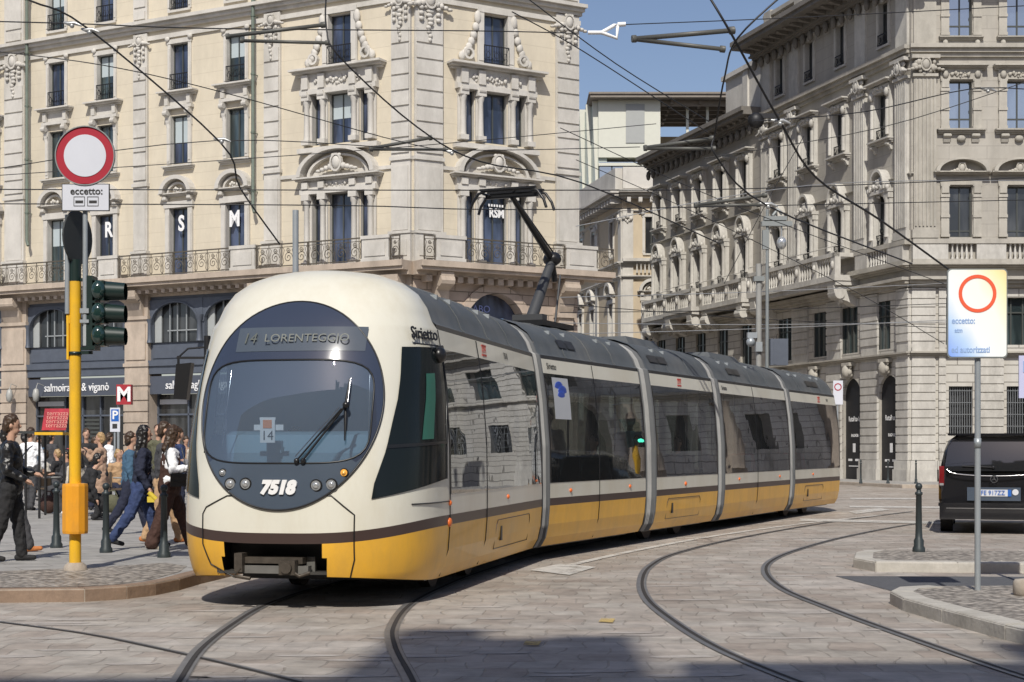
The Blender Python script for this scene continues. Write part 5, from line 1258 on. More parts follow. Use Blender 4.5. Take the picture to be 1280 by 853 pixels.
# bellows
for ca, cb_ in zip(cars, cars[1:]):
    b = MB(); NS = 16; fr1 = lambda x, z: (ca.w(x, ca.L, z)); fr2 = lambda x, z: (cb_.w(x, 0, z))
    pp = [(w_, z) for z, w_ in WZ] ; pts = pp + [(-x, z) for x, z in pp[::-1][1:]]; n = len(pts); vs = []
    for k in range(NS+1):
        t = k/NS; sc = 1.004 if k in (0, NS) else (.995 if k % 2 else .95)
        for x, z in pts:
            zz = z if z < 2.8 else 2.8+(z-2.8)*.94
            a, c = fr1(x*sc, zz), fr2(x*sc, zz); vs.append((a[0]+(c[0]-a[0])*t-TR.location[0], a[1]+(c[1]-a[1])*t-TR.location[1], zz))
    for k in range(NS): b.add(vs[k*n:(k+2)*n], [(i, i+1, n+i+1, n+i) for i in range(n-1)], 0 if 2 < k < 9 else 1, False)
    b.build('bellows', ['bellows light', 'bellows dark'], TR)
# bogies
def bogie(car, y_):
    g = MB(); g.box(-.95, .95, y_-1.2, y_+1.2, .2, .34); bo = g.build('bogie', 'tram black', TR, car.loc(), car.rz)
    for dy in (-.85, .85):
        for x in (-.75, .75):
            q = MB(); q.prism([(y_+dy+.3*cos(2*pi*i/20), .3+.3*sin(2*pi*i/20)) for i in range(20)], x-.06, x+.06, 'x'); q.build('wheel', mat('wheel steel', (.1, .08, .07), .6, .5), bo)
bogie(c1, 3.6); bogie(cars[2], cars[2].L/2); bogie(cars[4], 1.9)
# pantograph
m2 = cars[1]
def on(px, z, x=0):                            # along the centre of section two
    best = min(range(400), key=lambda i: abs(to_px(m2.w(x, -2+i*.02, z))[0]-px)); return -2+best*.02
ya = on(662, 3.45); kn = on(690, 4.6); hd = on(640, 5.42)
b = MB()
b.box(-.5, .5, ya-.7, ya+.6, 3.38, 3.46)
base = b.build('pantograph_base', 'tram black', TR, m2.loc(), m2.rz)
b = MB(); b.tube([(0, ya, 3.46), (0, kn, 4.55)], [.10, .07], 8); b.tube([(.22, ya+.5, 3.46), (.12, kn+.05, 4.3)], .018, 6); b.box(-.25, .25, ya-.1, ya+.1, 3.44, 3.6); b.build('lower_arm', mat('pantograph grey', (.07, .072, .075), .5, .3), base)
b = MB(); b.tube([(0, kn, 4.55), (0, hd, 5.32)], [.06, .04], 8); b.ball((0, kn, 4.56), (.16, .14, .12)); b.tube([(0, kn, 4.5), (0, kn+.12, 4.22)], .05, 6); b.tube([(0, kn+.1, 4.65), (0, hd+.15, 5.3)], .014, 5); b.build('upper_arm', 'tram black', base)
b = MB()
for dy in (-.16, .16):
    P = [(-.62, hd+dy, 5.10), (-.58, hd+dy, 5.22), (-.48, hd+dy, 5.36), (-.36, hd+dy, 5.40), (.36, hd+dy, 5.40), (.48, hd+dy, 5.36), (.58, hd+dy, 5.22), (.62, hd+dy, 5.10)]; b.tube(P, .022, 6)
    b.box(-.45, .45, hd+dy-.03, hd+dy+.03, 5.40, 5.43)
b.tube([(-.4, hd-.16, 5.36), (-.4, hd+.16, 5.36)], .02, 6); b.tube([(.4, hd-.16, 5.36), (.4, hd+.16, 5.36)], .02, 6); b.box(-.42, .42, hd-.03, hd+.03, 5.30, 5.35); b.build('collector_head', 'tram black', base)
# ================================================================ street furniture
def gpt(px, py, h=PH): return G(px, py, h)
def bollard_mb(r=.046, h=.95):
    b = MB(); b.lathe([(r*1.9, 0), (r*1.9, .05), (r*1.5, .08), (r*1.5, .16), (r*1.1, .19), (r, .3), (r*.85, h*.82), (r*1.15, h*.83), (r*1.15, h*.86), (r*.7, h*.87), (r*.7, h*.9)], n=14); b.ball((0, 0, h*.945), r*1.1, 12, 8); return b
bl = [(70.5, 685, 'black iron bollard standing left of the yellow pole', PH, .92), (132.5, 691, 'black iron bollard just right of the yellow pole', PH, .95), (205, 697, 'black iron bollard in front of the woman with the phone beside the tram', PH, .95),
      (1148.5, 690, 'black iron bollard on the kerb left of the black van', .12, .93)]
for i, (px, py, lab, h, H) in enumerate(bl):
    if i == 0: bo0 = bollard_mb().build('bollard', 'bollard green'); o = bo0
    else: o = bo0.copy(); COL.objects.link(o)
    o.location = gpt(px, py, h); tag(o, lab, 'bollard', 'black iron bollards')
for px, lab in ((1076, 'thin grey bollard by the far pavement, leftmost of three there'), (1110, 'thin grey bollard by the far pavement, before the second doorway'), (1145, 'thin grey bollard by the far pavement, rightmost of three, before the rusticated corner')):
    o = bo0.copy(); COL.objects.link(o); o.location = PD(px, 602, 63.5)[:2] + (PH,); tag(o, lab, 'bollard', 'thin bollards along the far pavement'); o.scale = (.8, .8, 1.0)
# ---- yellow pole
mat('pole yellow', (.80, .46, .02), .4, var=.04, dirt=(.55, .33, .05), dscale=3); mat('box yellow', (.78, .34, .02), .45, var=.05, dirt=(.5, .25, .05), dscale=2)
mat('signal green', (.008, .022, .019), .4, coat=.2); mat('sign white', (.60, .62, .68), .5); mat('sign red', (.36, .010, .028), .5); mat('sign black', (.03, .03, .03), .5); mat('sign back', (.25, .27, .27), .5, .3)
yp = gpt(94, 713); sY = F/yp[1]
YP = thing('yellow_pole', 'bright yellow steel post with an orange box around its middle, on the left pavement corner', 'pole', yp)
zt = lambda y: CH + (HZ-y)/sY - PH
b = MB(); b.tube([(0, 0, 0), (0, 0, zt(352))], .068, 16); b.build('post', 'pole yellow', YP)
b = MB(); b.lathe([(.14, 0), (.13, .05), (.09, .09)], n=14); b.build('foot', 'kerb stone', YP)
b = MB(); b.lathe([(.06, zt(668)), (.145, zt(667)), (.15, zt(664)), (.15, zt(608)), (.145, zt(605)), (.06, zt(604))], n=12, smooth=False); b.build('control_box', 'box yellow', YP)
b = MB(); b.box(-.09, -.05, -.05, .05, zt(405), zt(372)); b.box(-.085, -.06, -.06, .04, zt(450), zt(395)); b.build('cable_cover', 'pole yellow', YP)
b = MB(); b.tube([(0, 0, zt(352)), (0, 0, zt(325))], .07, 12); b.lathe([(.075, zt(444)), (.08, zt(444)), (.08, zt(440)), (.075, zt(440))], n=14); b.box(.06, .2, -.02, .02, zt(443), zt(439)); b.build('collar', 'signal green', YP)
# traffic light: housing with three hooded lamps facing right / towards us
TL = thing('traffic_light', 'dark green traffic light with three round hoods on the right of the yellow pole', 'traffic light', (yp[0]+.0, yp[1], PH))
def px_x(px, d=0): return (px-640)/F*(yp[1]+d)-yp[0]
hx = px_x(124)
b = MB(); b.box(px_x(111), px_x(119), -.12, .12, zt(438), zt(346)); b.build('backplate', 'signal green', TL)
b = MB()
for k, (za_, zb_) in enumerate(((377, 352), (405, 380), (433, 408))): b.box(px_x(119), px_x(133), -.13, .13, zt(za_), zt(zb_))
b.box(px_x(117), px_x(122), -.13, .13, zt(438), zt(350)); b.build('housing', 'signal green', TL)
for c_ in (364, 392, 420):
    b = MB(); z = zt(c_); x = px_x(126); b.ball((x, -.12, z), (.085, .07, .115), 12, 8)
    b.build('lamp_cover', mat('glossy signal', (.012, .035, .03), .12, coat=1), TL)
    b = MB(); n = 14; P0 = [(px_x(133), .115*cos(2*pi*i/n), z+.115*sin(2*pi*i/n)) for i in range(n)]; P1 = [(px_x(158), .10*cos(2*pi*i/n)-.03, z-.01+.10*sin(2*pi*i/n)) for i in range(n)]
    b.add(P0+P1, [(i, (i+1) % n, n+(i+1) % n, n+i) for i in range(n)], 0, True); b.add(P0, [tuple(range(n))]); b.build('hood', 'signal green', TL)
b = MB(); b.box(.04, px_x(112), -.02, .02, zt(438), zt(434)); b.box(.04, px_x(112), -.02, .02, zt(352), zt(348)); b.build('bracket', 'signal green', TL)
# no-entry sign with its plate on a grey post clamped to the yellow pole
NE = thing('road_sign', 'round white sign with red rim above a small plate reading eccetto', 'sign', (yp[0]+px_x(108), yp[1]-.1, 0))
s2_ = F/(yp[1]-.1); ox = NE.location[0]; zz = lambda y: CH+(HZ-y)/s2_; xx = lambda x: (x-640)/s2_-ox
b = MB(); b.tube([(xx(106.5), 0, zz(406)), (xx(106.5), 0, zz(180))], .030, 12); b.build('post', 'galvanised', NE)
b = MB(); b.box(xx(101), xx(112), -.04, .1, zz(392), zz(386)); b.box(xx(101), xx(112), -.04, .1, zz(404), zz(400)); b.build('clamp', 'galvanised', NE)
cz = zz(196); r0 = 36/s2_
b = MB(); b.disc((xx(108), -.04, cz), r0, d=.02, n=48); b.build('sign_plate', 'sign red', NE)
b = MB(); b.disc((xx(108), -.062, cz), r0*.73, d=.004, n=48); b.build('sign_face', 'sign white', NE)
b = MB(); archring(b, xx(108), cz, r0, .012, -.075, -.035, 0, 48, 0, 2*pi); b.build('sign_rim', 'sign back', NE)
b = MB(); b.box(xx(79), xx(138.5), -.06, -.04, zz(265), zz(231)); pl = b.build('sub_plate', 'sign black', NE)
b = MB(); b.box(xx(80), xx(137.5), -.064, -.0605, zz(264), zz(232)); b.build('plate_face', 'sign white', pl)
text('plate_lettering', 'eccetto:', .115, 'sign black', pl, (xx(110), -.068, zz(240.5)), ext=.001, bold=.002)
for x_ in (101, 118):
    b = MB(); t = .006; X0, X1, Z0, Z1 = xx(x_-7), xx(x_+7), zz(259), zz(247)
    for q in ((X0, X1, Z1-t, Z1), (X0, X1, Z0, Z0+t), (X0, X0+t, Z0+t, Z1-t), (X1-t, X1, Z0+t, Z1-t), (X0+.02, X1-.02, (Z0+Z1)/2-.02, (Z0+Z1)/2+.01)): b.box(q[0], q[1], -.068, -.0645, q[2], q[3])
    b.build('plate_symbol', 'sign black', pl)
# edge-on round sign behind with its own short post
ES = thing('road_sign', 'round sign turned edge on with a short grey post, above the yellow pole', 'sign', (yp[0]+px_x(90), yp[1]-.05, 0))
b = MB(); b.tube([(xx(87)-px_x(90)+.09, 0, zz(392)), (xx(87)-px_x(90)+.09, 0, zz(268))], .028, 10); b.build('post', 'galvanised', ES)
n = 28; X = [(.085*cos(2*pi*i/n), .30*sin(2*pi*i/n), zz(312)+48/s2_*sin(2*pi*i/n)) for i in range(n)]
b = MB(); R_ = .30
for off in (0,):
    P = [(.30*R_*cos(2*pi*i/n)+.04, .95*R_*cos(2*pi*i/n)+.1, zz(295)+R_*1.04*sin(2*pi*i/n)) for i in range(n)]; Q = [(x+.02, y-.004, z) for x, y, z in P]
    b.add(P, [tuple(range(n))]); b.add(Q, [tuple(reversed(range(n)))]); b.add(P+Q, [(i, (i+1) % n, n+(i+1) % n, n+i) for i in range(n)])
b.build('sign_plate', mat('mirror back', (.045, .05, .05), .5, .2), ES)
# ---- big iridescent sign on the right island
mat('film face', (.62, .70, .78), .3, coat=.6)
def film():
    m = bpy.data.materials.new('retroreflective'); m.use_nodes = True; MATS['retroreflective'] = m; t = m.node_tree; b_ = t.nodes['Principled BSDF']
    tc = t.nodes.new('ShaderNodeTexCoord'); sx = t.nodes.new('ShaderNodeSeparateXYZ'); t.links.new(tc.outputs['Generated'], sx.inputs[0])
    n = t.nodes.new('ShaderNodeTexNoise'); n.inputs['Scale'].default_value = 1.8; t.links.new(tc.outputs['Generated'], n.inputs['Vector'])
    a1 = t.nodes.new('ShaderNodeMath'); a1.operation = 'ADD'; t.links.new(sx.outputs[0], a1.inputs[0]); t.links.new(sx.outputs[2], a1.inputs[1])
    a2 = t.nodes.new('ShaderNodeMath'); a2.operation = 'MULTIPLY_ADD'; a2.inputs[1].default_value = .42; t.links.new(a1.outputs[0], a2.inputs[0])
    a3 = t.nodes.new('ShaderNodeMath'); a3.operation = 'MULTIPLY'; a3.inputs[1].default_value = .15; t.links.new(n.outputs['Fac'], a3.inputs[0]); t.links.new(a3.outputs[0], a2.inputs[2])
    r = t.nodes.new('ShaderNodeValToRGB'); e = r.color_ramp.elements; e[0].position = .05; e[0].color = (.20, .36, .92, 1); e[1].position = 1.0; e[1].color = (1.0, .58, .2, 1)
    for p, c in ((.25, (.52, .70, .96, 1)), (.38, (.9, .95, .98, 1)), (.62, (.93, .95, .9, 1)), (.80, (.98, .88, .5, 1))): q = e.new(p); q.color = c
    t.links.new(a2.outputs[0], r.inputs['Fac']); t.links.new(r.outputs['Color'], b_.inputs['Base Color']); b_.inputs['Roughness'].default_value = .3
film()
mat('bright red film', (.85, .13, .06), .4); mat('faded blue ink', (.30, .44, .72), .5)
sp_ = gpt(1222, 738, .12); sS = F/sp_[1]; RS = thing('road_sign', 'tall rectangular sign with a red ring and shimmering film on a grey post', 'sign', sp_)
zz = lambda y: CH+(HZ-y)/sS-.12; xx = lambda x: (x-640)/sS-sp_[0]
b = MB(); b.tube([(0, 0, 0), (0, 0, zz(400))], .030, 14); b.lathe([(.033, zz(560)), (.036, zz(560)), (.036, zz(548)), (.033, zz(548))], n=14); b.build('post', 'galvanised', RS)
b = MB(); X0, X1, Z0, Z1 = xx(1182), xx(1257), zz(448), zz(337)
rr = .04; P = []
for cx_, cz_, a0 in ((X1-rr, Z1-rr, 0), (X0+rr, Z1-rr, 90), (X0+rr, Z0+rr, 180), (X1-rr, Z0+rr, 270)):
    for j in range(6): a = R(a0+18*j); P.append((cx_+rr*cos(a), cz_+rr*sin(a)))
b.prism(P, -.06, -.04); b.build('sign_back', 'sign back', RS)
c0, c1_ = (X0+X1)/2, (Z0+Z1)/2
b = MB(); b.prism([(c0+(x-c0)*.965, c1_+(z-c1_)*.975) for x, z in P], -.064, -.0605); fc = b.build('sign_face', 'retroreflective', RS)
b = MB(); archring(b, xx(1219.5), zz(368), 19.2/sS, 4.4/sS, -.068, -.0645, 0, 40, 0, 2*pi); b.build('red_ring', 'bright red film', RS)
for s_, px, py, sz in (('eccetto:', 1201, 402, .09), ('atm', 1195, 414, .065), ('ed autorizzati', 1210, 438, .088)): text('sign_lettering', s_, sz, 'faded blue ink', RS, (xx(px+1), -.066, zz(py)), ext=.001, bold=.002, sx=.8)
# neighbouring sign cut by the frame, on its own post off to the right
cp = gpt(1296, 722, .12); sC = F/cp[1]; CS = thing('road_sign', 'pale lilac sign plate at the right edge of the picture', 'sign', cp)
b = MB(); zz = lambda y: CH+(HZ-y)/sC-.12; xx = lambda x: (x-640)/sC-cp[0]
b.box(xx(1272), xx(1330), -.05, -.03, zz(498), zz(445)); b.build('sign_plate', mat('lilac plate', (.55, .56, .78), .4), CS)
b = MB(); b.tube([(0, 0, 0), (0, 0, zz(440))], .03, 10); b.build('post', 'galvanised', CS)
b = MB(); b.box(xx(1277), xx(1300), -.055, -.0505, zz(466), zz(452)); b.build('sign_symbol', 'faded blue ink', CS)
# stone stub at the right edge
g = gpt(1286, 744, .12); b = MB(); b.lathe([(.14, 0), (.15, .02), (.15, .12), (.13, .15), (.05, .16)], n=16); tag(b.build('stone_stub', 'kerb stone', None, g), 'low round stone block on the pebbled island at the right edge', 'stone block')
# small no-entry sign behind the tram tail
d = 58; s3_ = F/d; SN = thing('road_sign', 'small square white sign with a red ring seen just behind the tram tail', 'sign', ((1047-640)/s3_, d, PH)); zz = lambda y: CH+(HZ-y)/s3_-PH
b = MB(); b.tube([(0, 0, 0), (0, 0, zz(476))], .03, 8); b.build('post', 'galvanised', SN)
b = MB(); b.box(-.17, .18, -.06, -.04, zz(506), zz(476)); b.build('sign_plate', 'sign white', SN)
b = MB(); archring(b, .0, zz(484), .10, .035, -.068, -.0605, 0, 24, 0, 2*pi); b.build('red_ring', 'sign red', SN)
# metro and parking signs
def Pw(px, d): return ((px-640)/F*d, d, PH)
d = 50; s4_ = F/d; MS = thing('metro_sign', 'red square sign with a white M on a thin post before the shopfronts', 'sign', Pw(148, d)); zz = lambda y: CH+(HZ-y)/s4_-PH; xx = lambda x: (x-148)/s4_
b = MB(); b.tube([(0, 0, 0), (0, 0, zz(482))], .04, 8); b.build('post', 'galvanised', MS)
b = MB(); b.box(xx(146.5), xx(165), -.12, .12, zz(506), zz(481)); b.build('sign_box', mat('metro red', (.36, .03, .04), .4), MS)
text('sign_letter', 'M', .62, 'white letter', MS, (xx(156), -.125, zz(494)), ext=.004, bold=.02, sx=.95)
PS = thing('parking_sign', 'small blue and white parking sign below the red metro sign', 'sign', Pw(143.5, 49)); s4_ = F/49; zz = lambda y: CH+(HZ-y)/s4_-PH; xx = lambda x: (x-143.5)/s4_
b = MB(); b.tube([(0, 0, 0), (0, 0, zz(510))], .03, 8); b.build('post', 'galvanised', PS)
b = MB(); b.box(xx(138), xx(150.5), -.05, -.03, zz(540), zz(510)); b.build('sign_plate', 'sign white', PS)
b = MB(); b.box(xx(139.5), xx(149), -.056, -.0505, zz(527), zz(512)); b.build('blue_field', mat('sign blue', (.02, .12, .45), .4), PS)
text('sign_letter', 'P', .36, 'white letter', PS, (xx(144.3), -.06, zz(519.5)), ext=.002, bold=.008)
b = MB(); b.box(xx(141), xx(147), -.054, -.0505, zz(536), zz(530)); b.build('plate_symbol', 'sign black', PS)
# suspended signal seen from behind on a bracket, its post hidden by the tram nose
d = 24.; s5_ = F/d; HS = thing('traffic_light', 'black traffic signal seen from the side hanging on a bracket beside the tram front', 'traffic light', Pw(259, d)); zz = lambda y: CH+(HZ-y)/s5_-PH; xx = lambda x: (x-259)/s5_
b = MB(); b.tube([(0, 0, 0), (0, 0, zz(420))], .05, 10); b.build('post', 'iron', HS)
b = MB(); b.box(xx(221), 0, -.015, .015, zz(449), zz(446)); b.tube([(xx(223), 0, zz(447)), (xx(235), 0, zz(436)), (0, 0, zz(434))], .015, 5); b.tube([(xx(223), 0, zz(445)), (xx(223), 0, zz(462))], .02, 6); b.build('bracket', 'iron', HS)
b = MB(); b.hexa([(xx(219), -.12, zz(499)), (xx(235), -.12, zz(500)), (xx(235), .12, zz(500)), (xx(219), .12, zz(499))], [(xx(222), -.12, zz(456)), (xx(241), -.12, zz(454)), (xx(241), .12, zz(454)), (xx(222), .12, zz(456))]); b.build('housing', 'tram black', HS)
# steel post behind the tram roof
g = Pw(369.5, 26); b = MB(); b.tube([(0, 0, 0), (0, 0, CH+(HZ-263)/F*26-PH)], .05, 10); tag(b.build('steel_post', 'galvanised', None, g), 'plain grey steel post rising behind the tram roof above the windscreen', 'post')
# catenary / lamp mast on the right of the tram
d = 41.; s6 = F/d; LM = thing('lamp_mast', 'slim grey mast with camera, lantern and cross arms rising behind the tram', 'mast', Pw(959, d)); zz = lambda y: CH+(HZ-y)/s6-PH; xx = lambda x: (x-959)/s6
b = MB(); b.tube([(0, 0, 0), (0, 0, zz(262))], [.055, .04], 10); b.build('post', 'sign back', LM)
b = MB(); b.box(xx(952), xx(990), -.08, .08, zz(283), zz(277)); b.box(xx(955), xx(983), -.1, .1, zz(276), zz(271)); b.tube([(xx(966), 0, zz(270)), (xx(972), 0, zz(262)), (xx(978), 0, zz(268))], .05, 6); b.box(xx(953), xx(961), -.06, .06, zz(312), zz(288)); b.build('equipment_arm', 'sign back', LM)
b = MB(); b.tube([(xx(977), 0, zz(283)), (xx(977), 0, zz(296))], .02, 6); b.ball((xx(977), 0, zz(304)), (.13, .13, .17), 10, 8); b.build('lantern', 'lamp glass', LM)
b = MB(); b.box(xx(962), xx(984), -.15, .15, zz(457), zz(424)); b.box(xx(966), xx(969), -.16, -.15, zz(456), zz(428)); b.build('signal_box', 'blue grey iron', LM)
MA = thing('steel_mast', 'paler concrete mast with a wall camera, left of the slim lamp mast', 'mast', Pw(948.5, 41.5)); s7 = F/41.5; zz = lambda y: CH+(HZ-y)/s7-PH; xx = lambda x: (x-948.5)/s7
b = MB(); b.tube([(0, 0, 0), (0, 0, zz(330))], .075, 10); b.build('post', mat('mast grey', (.30, .30, .285), .7, var=.1), MA)
b = MB(); b.box(xx(934), xx(946), -.1, .1, zz(423), zz(416)); b.ball((xx(938), -.05, zz(428)), (.12, .12, .12)); b.box(xx(944), xx(952), -.14, .1, zz(440), zz(428)); b.build('camera', 'galvanised', MA)
b = MB(); b.box(xx(942), xx(955), -.12, .12, zz(352), zz(346)); b.build('clamp', 'sign back', MA)
# wall mounted camera on the grey palazzo
g = PD(945, 151, 70); b = MB(); b.ball((0, 0, 0), (.36, .3, .36), 12, 8); b.box(.1, 1.0, -.1, .1, .1, .3); tag(b.build('floodlight', 'iron', None, g), 'round black floodlight fixed high on the grey palazzo near the wing', 'floodlight')
# red poster frame and yellow bench top of the terrace
d = 32.; s8 = F/d; g = Pw(70, d); CB = thing('notice_board', 'slanted red poster board with pale writing on a yellow topped stand', 'sign board', g); zz = lambda y: CH+(HZ-y)/s8-PH; xx = lambda x: (x-70)/s8
b = MB(); q = [(52, 538), (82, 538), (87, 511), (56, 511)]
b.hexa([(xx(q[0][0]), 0, zz(538)), (xx(q[1][0]), 0, zz(538)), (xx(q[1][0]), .05, zz(538)), (xx(q[0][0]), .05, zz(538))], [(xx(q[3][0]), 0, zz(511)), (xx(q[2][0]), 0, zz(511)), (xx(q[2][0]), .05, zz(511)), (xx(q[3][0]), .05, zz(511))]); b.build('poster', mat('poster red', (.42, .04, .06), .5, var=.3, vscale=4), CB)
for k in range(4): text('poster_lettering', 'terrazza', .13, mat('poster ink', (.75, .35, .3), .6), CB, (xx(70.5+k*.6), -.006, zz(532-k*5)), ext=.001, sx=1)
b = MB(); b.box(xx(45), xx(80), -.1, .5, zz(544), zz(540.5)); b.build('yellow_top', 'pole yellow', CB)
for x_ in (47, 78): b = MB(); b.box(xx(x_)-.02, xx(x_)+.02, .1, .14, 0, zz(544)); b.build('stand_leg', 'iron', CB)
b = MB(); b.tube([(xx(84), .03, 0), (xx(89), .03, zz(510))], .015, 5); b.build('stand_leg', 'iron', CB)
# kiosk counter at far left
d = 33.; CK = thing('terrace_canopy', 'low dark canopy edge over the café terrace at the left of the red board', 'canopy', Pw(31, d)); s9 = F/d; zz = lambda y: CH+(HZ-y)/s9-PH; xx = lambda x: (x-31)/s9
b = MB(); b.box(xx(18), xx(45), 0, 1.5, zz(542), zz(539)); b.build('canopy_top', 'mirror back', CK); 
for x_ in (19, 44): b = MB(); b.box(xx(x_)-.02, xx(x_)+.02, .7, .74, 0, zz(542)); b.build('canopy_post', 'iron', CK)
# tables and chairs of the terrace
def table(px, d, lab):
    t = thing('cafe_table', lab, 'table', Pw(px, d), 0, 'terrace tables'); b = MB(); b.lathe([(.33, .72), (.34, .73), (.34, .745), (.33, .75)], n=18); b.build('table_top', 'mast grey', t); b = MB(); b.lathe([(.2, 0), (.2, .02), (.025, .04), (.025, .72)], n=10); b.build('pedestal', 'iron', t)
def chair(px, d, rz, lab):
    t = thing('cafe_chair', lab, 'chair', Pw(px, d), rz, 'terrace chairs'); m = 'chair wicker'
    b = MB(); b.box(-.22, .22, -.22, .22, .43, .47); b.build('seat', m, t); b = MB(); b.box(-.22, .22, .2, .23, .5, .85); b.build('backrest', m, t)
    for x in (-.2, .2):
        for y in (-.2, .21): b = MB(); b.box(x-.015, x+.015, y-.015, y+.015, 0, .85 if y > 0 else .43); b.build('leg', 'iron', t)
mat('chair wicker', (.10, .07, .045), .8, var=.2)
table(58, 37, 'round grey café table left of the yellow pole'); table(108, 39, 'round café table directly behind the yellow pole'); table(160, 36.5, 'round café table behind the woman in jeans')
chair(66, 38.2, 1.2, 'brown café chair beside the table left of the yellow pole'); chair(116, 38, -.6, 'brown café chair right of the yellow pole'); chair(150, 37.6, 1.9, 'brown café chair left of the table behind the walking women'); chair(172, 37, -1.2, 'brown café chair right of the table behind the walking women')
# ---- van
mat('van black', (.008, .008, .01), .15, coat=1, var=.02); mat('van glass', (.01, .011, .013), .05, coat=1); mat('tyre', (.02, .02, .02), .8); mat('tail red', (.16, .008, .01), .15, coat=1); mat('plate white', (.6, .62, .66), .4)
vp = G(1173, 667); ang = R(-16.2); VN = thing('van', 'black passenger van seen from behind at the right edge', 'van', (vp[0], vp[1], 0), ang)
# local: x right from the rear left corner, y forward, z up
Wv, Lv, Hv = 1.93, 4.9, 1.80
def vsec(y):                                    # half outline of body at depth y
    t = 0 if y > .25 else (.25-y)/.25
    return [(.10, .28), (.03, .42), (0, .62), (0, .95), (.02, 1.15), (.10, 1.5), (.17, 1.68), (.30, 1.775), (.6, 1.80)]
b = MB(); ys = [0, .04, .12, .5, 3.2, 3.9, 4.6, 4.9]
full = vsec(1); out_ = full + [(Wv-x, z) for x, z in full[::-1]]; n = len(out_); vs = []
for y in ys:
    for x, z in out_:
        k = 1
        zz_ = z; ins = {0: .05, .04: .015}.get(y, 0); xx_ = x + (ins if x < Wv/2 else -ins)
        yy_ = y + (.22*max(0, (z-1.05)/.75)**1.3 if y < .3 else 0) + (0.05*((x-Wv/2)/(Wv/2))**2 if y < .3 else 0)
        if y >= 3.9: zz_ = min(z, {3.9: 1.55, 4.6: 1.05, 4.9: .85}[y]) 
        vs.append((xx_, yy_, zz_))
b.add(vs, [(k*n+i, k*n+(i+1) % n, (k+1)*n+(i+1) % n, (k+1)*n+i) for k in range(len(ys)-1) for i in range(n)], 0, True); b.add(vs[:n], [tuple(reversed(range(n)))], 0); b.add(vs[-n:], [tuple(range(n))], 0)
body = b.build('body', 'van black', VN)
def rear(x, z, off=.01): return (x, .22*max(0, (z-1.05)/.75)**1.3 + .05*((x-Wv/2)/(Wv/2))**2 - off, z)
def patch(x0f, x1f, z0, z1, m, name, off=.008, nz=6, par=VN):
    b = MB(); b.grid(lambda u, v: rear(x0f(v)+(x1f(v)-x0f(v))*u, z0+(z1-z0)*v, off), 10, nz, 0); return b.build(name, m, par)
patch(lambda v: .10+.08*v, lambda v: Wv-.10-.08*v, 1.13, 1.66, 'van glass', 'rear_window')
b = MB(); b.tube([rear(.14+(Wv-.28)*i/16, 1.155-.11*sin(pi*i/16)**.35, .02) for i in range(17)], .012, 6); b.build('chrome_strip', 'chrome', VN)
for x0_, x1_ in ((.01, .10), (Wv-.10, Wv-.01)): patch(lambda v: x0_, lambda v: x1_, .88, 1.22, 'tail red', 'tail_light', .015)
for x0_, x1_ in ((.02, .09), (Wv-.09, Wv-.02)): patch(lambda v: x0_, lambda v: x1_, .87, .91, 'lamp glass', 'reversing_light', .018)
patch(lambda v: .08, lambda v: .28, .35, .385, 'sign red', 'reflector', .03); patch(lambda v: Wv-.28, lambda v: Wv-.08, .35, .385, 'sign red', 'reflector', .03)
b = MB(); b.box(.02, Wv-.02, -.06, .06, .26, .50); b.box(.0, Wv, -.045, .1, .5, .56); b.build('bumper', 'van black', VN)
b = MB(); b.box(.14, Wv-.05, -.066, -.06, .455, .47); b.build('bumper_trim', 'chrome', VN)
patch(lambda v: .50, lambda v: 1.42, .60, .84, 'front panel blue', 'plate_recess', .012)
pp = patch(lambda v: .64, lambda v: 1.26, .68, .80, 'plate white', 'number_plate', .025, 2)
patch(lambda v: .64, lambda v: .69, .68, .80, 'sign blue', 'plate_band', .03, 2, pp); patch(lambda v: 1.20, lambda v: 1.26, .68, .80, 'sign blue', 'plate_band', .03, 2, pp)
text('plate_lettering', 'FE 917ZZ', .115, 'sign blue', pp, rear(.945, .74, .035), ext=.001, sx=.9)
b = MB(); b.disc(rear(1.33, .755, .02), .055, d=.006, n=20); b.build('round_sticker', 'plate white', VN)
p = rear(Wv/2, .99, .02); b = MB(); archring(b, p[0], p[2], .055, .012, p[1]-.02, p[1], 0, 24, 0, 2*pi)
for a in (90, 210, 330): b.add([(p[0]+.055*cos(R(a)), p[1]-.012, p[2]+.055*sin(R(a))), (p[0]+.012*cos(R(a+90)), p[1]-.012, p[2]+.012*sin(R(a+90))), (p[0]+.012*cos(R(a-90)), p[1]-.012, p[2]+.012*sin(R(a-90)))], [(0, 1, 2)])
b.build('badge', 'chrome', VN)
b = MB(); b.tube([rear(.93, 1.20, .04), rear(.42, 1.22, .035)], .01, 5); b.ball(rear(.95, 1.20, .04), .03); b.build('rear_wiper', 'iron', VN)
b = MB(); b.box(.16, Wv-.16, .12, .42, 1.775, 1.81); b.build('spoiler', 'van black', VN)
for x_ in (.02, Wv-.24):
    for y_ in (.95, 4.05):
        b = MB(); P = [(y_+.335*cos(2*pi*i/24), .335+.335*sin(2*pi*i/24)) for i in range(24)]; b.prism(P, x_, x_+.22, 'x'); wv = b.build('wheel', 'tyre', VN)
        b = MB(); P = [(y_+.2*cos(2*pi*i/20), .335+.2*sin(2*pi*i/20)) for i in range(20)]; b.prism(P, x_-.004, x_+.224, 'x'); b.build('rim', 'galvanised', wv)
for s_, x_ in ((1, 0),):
    b = MB(); b.box(-.01, -.004, .9, 3.2, 1.15, 1.55); b.box(Wv+.0, Wv+.01, .9, 3.2, 1.15, 1.55); b.build('side_window', 'van glass', VN)
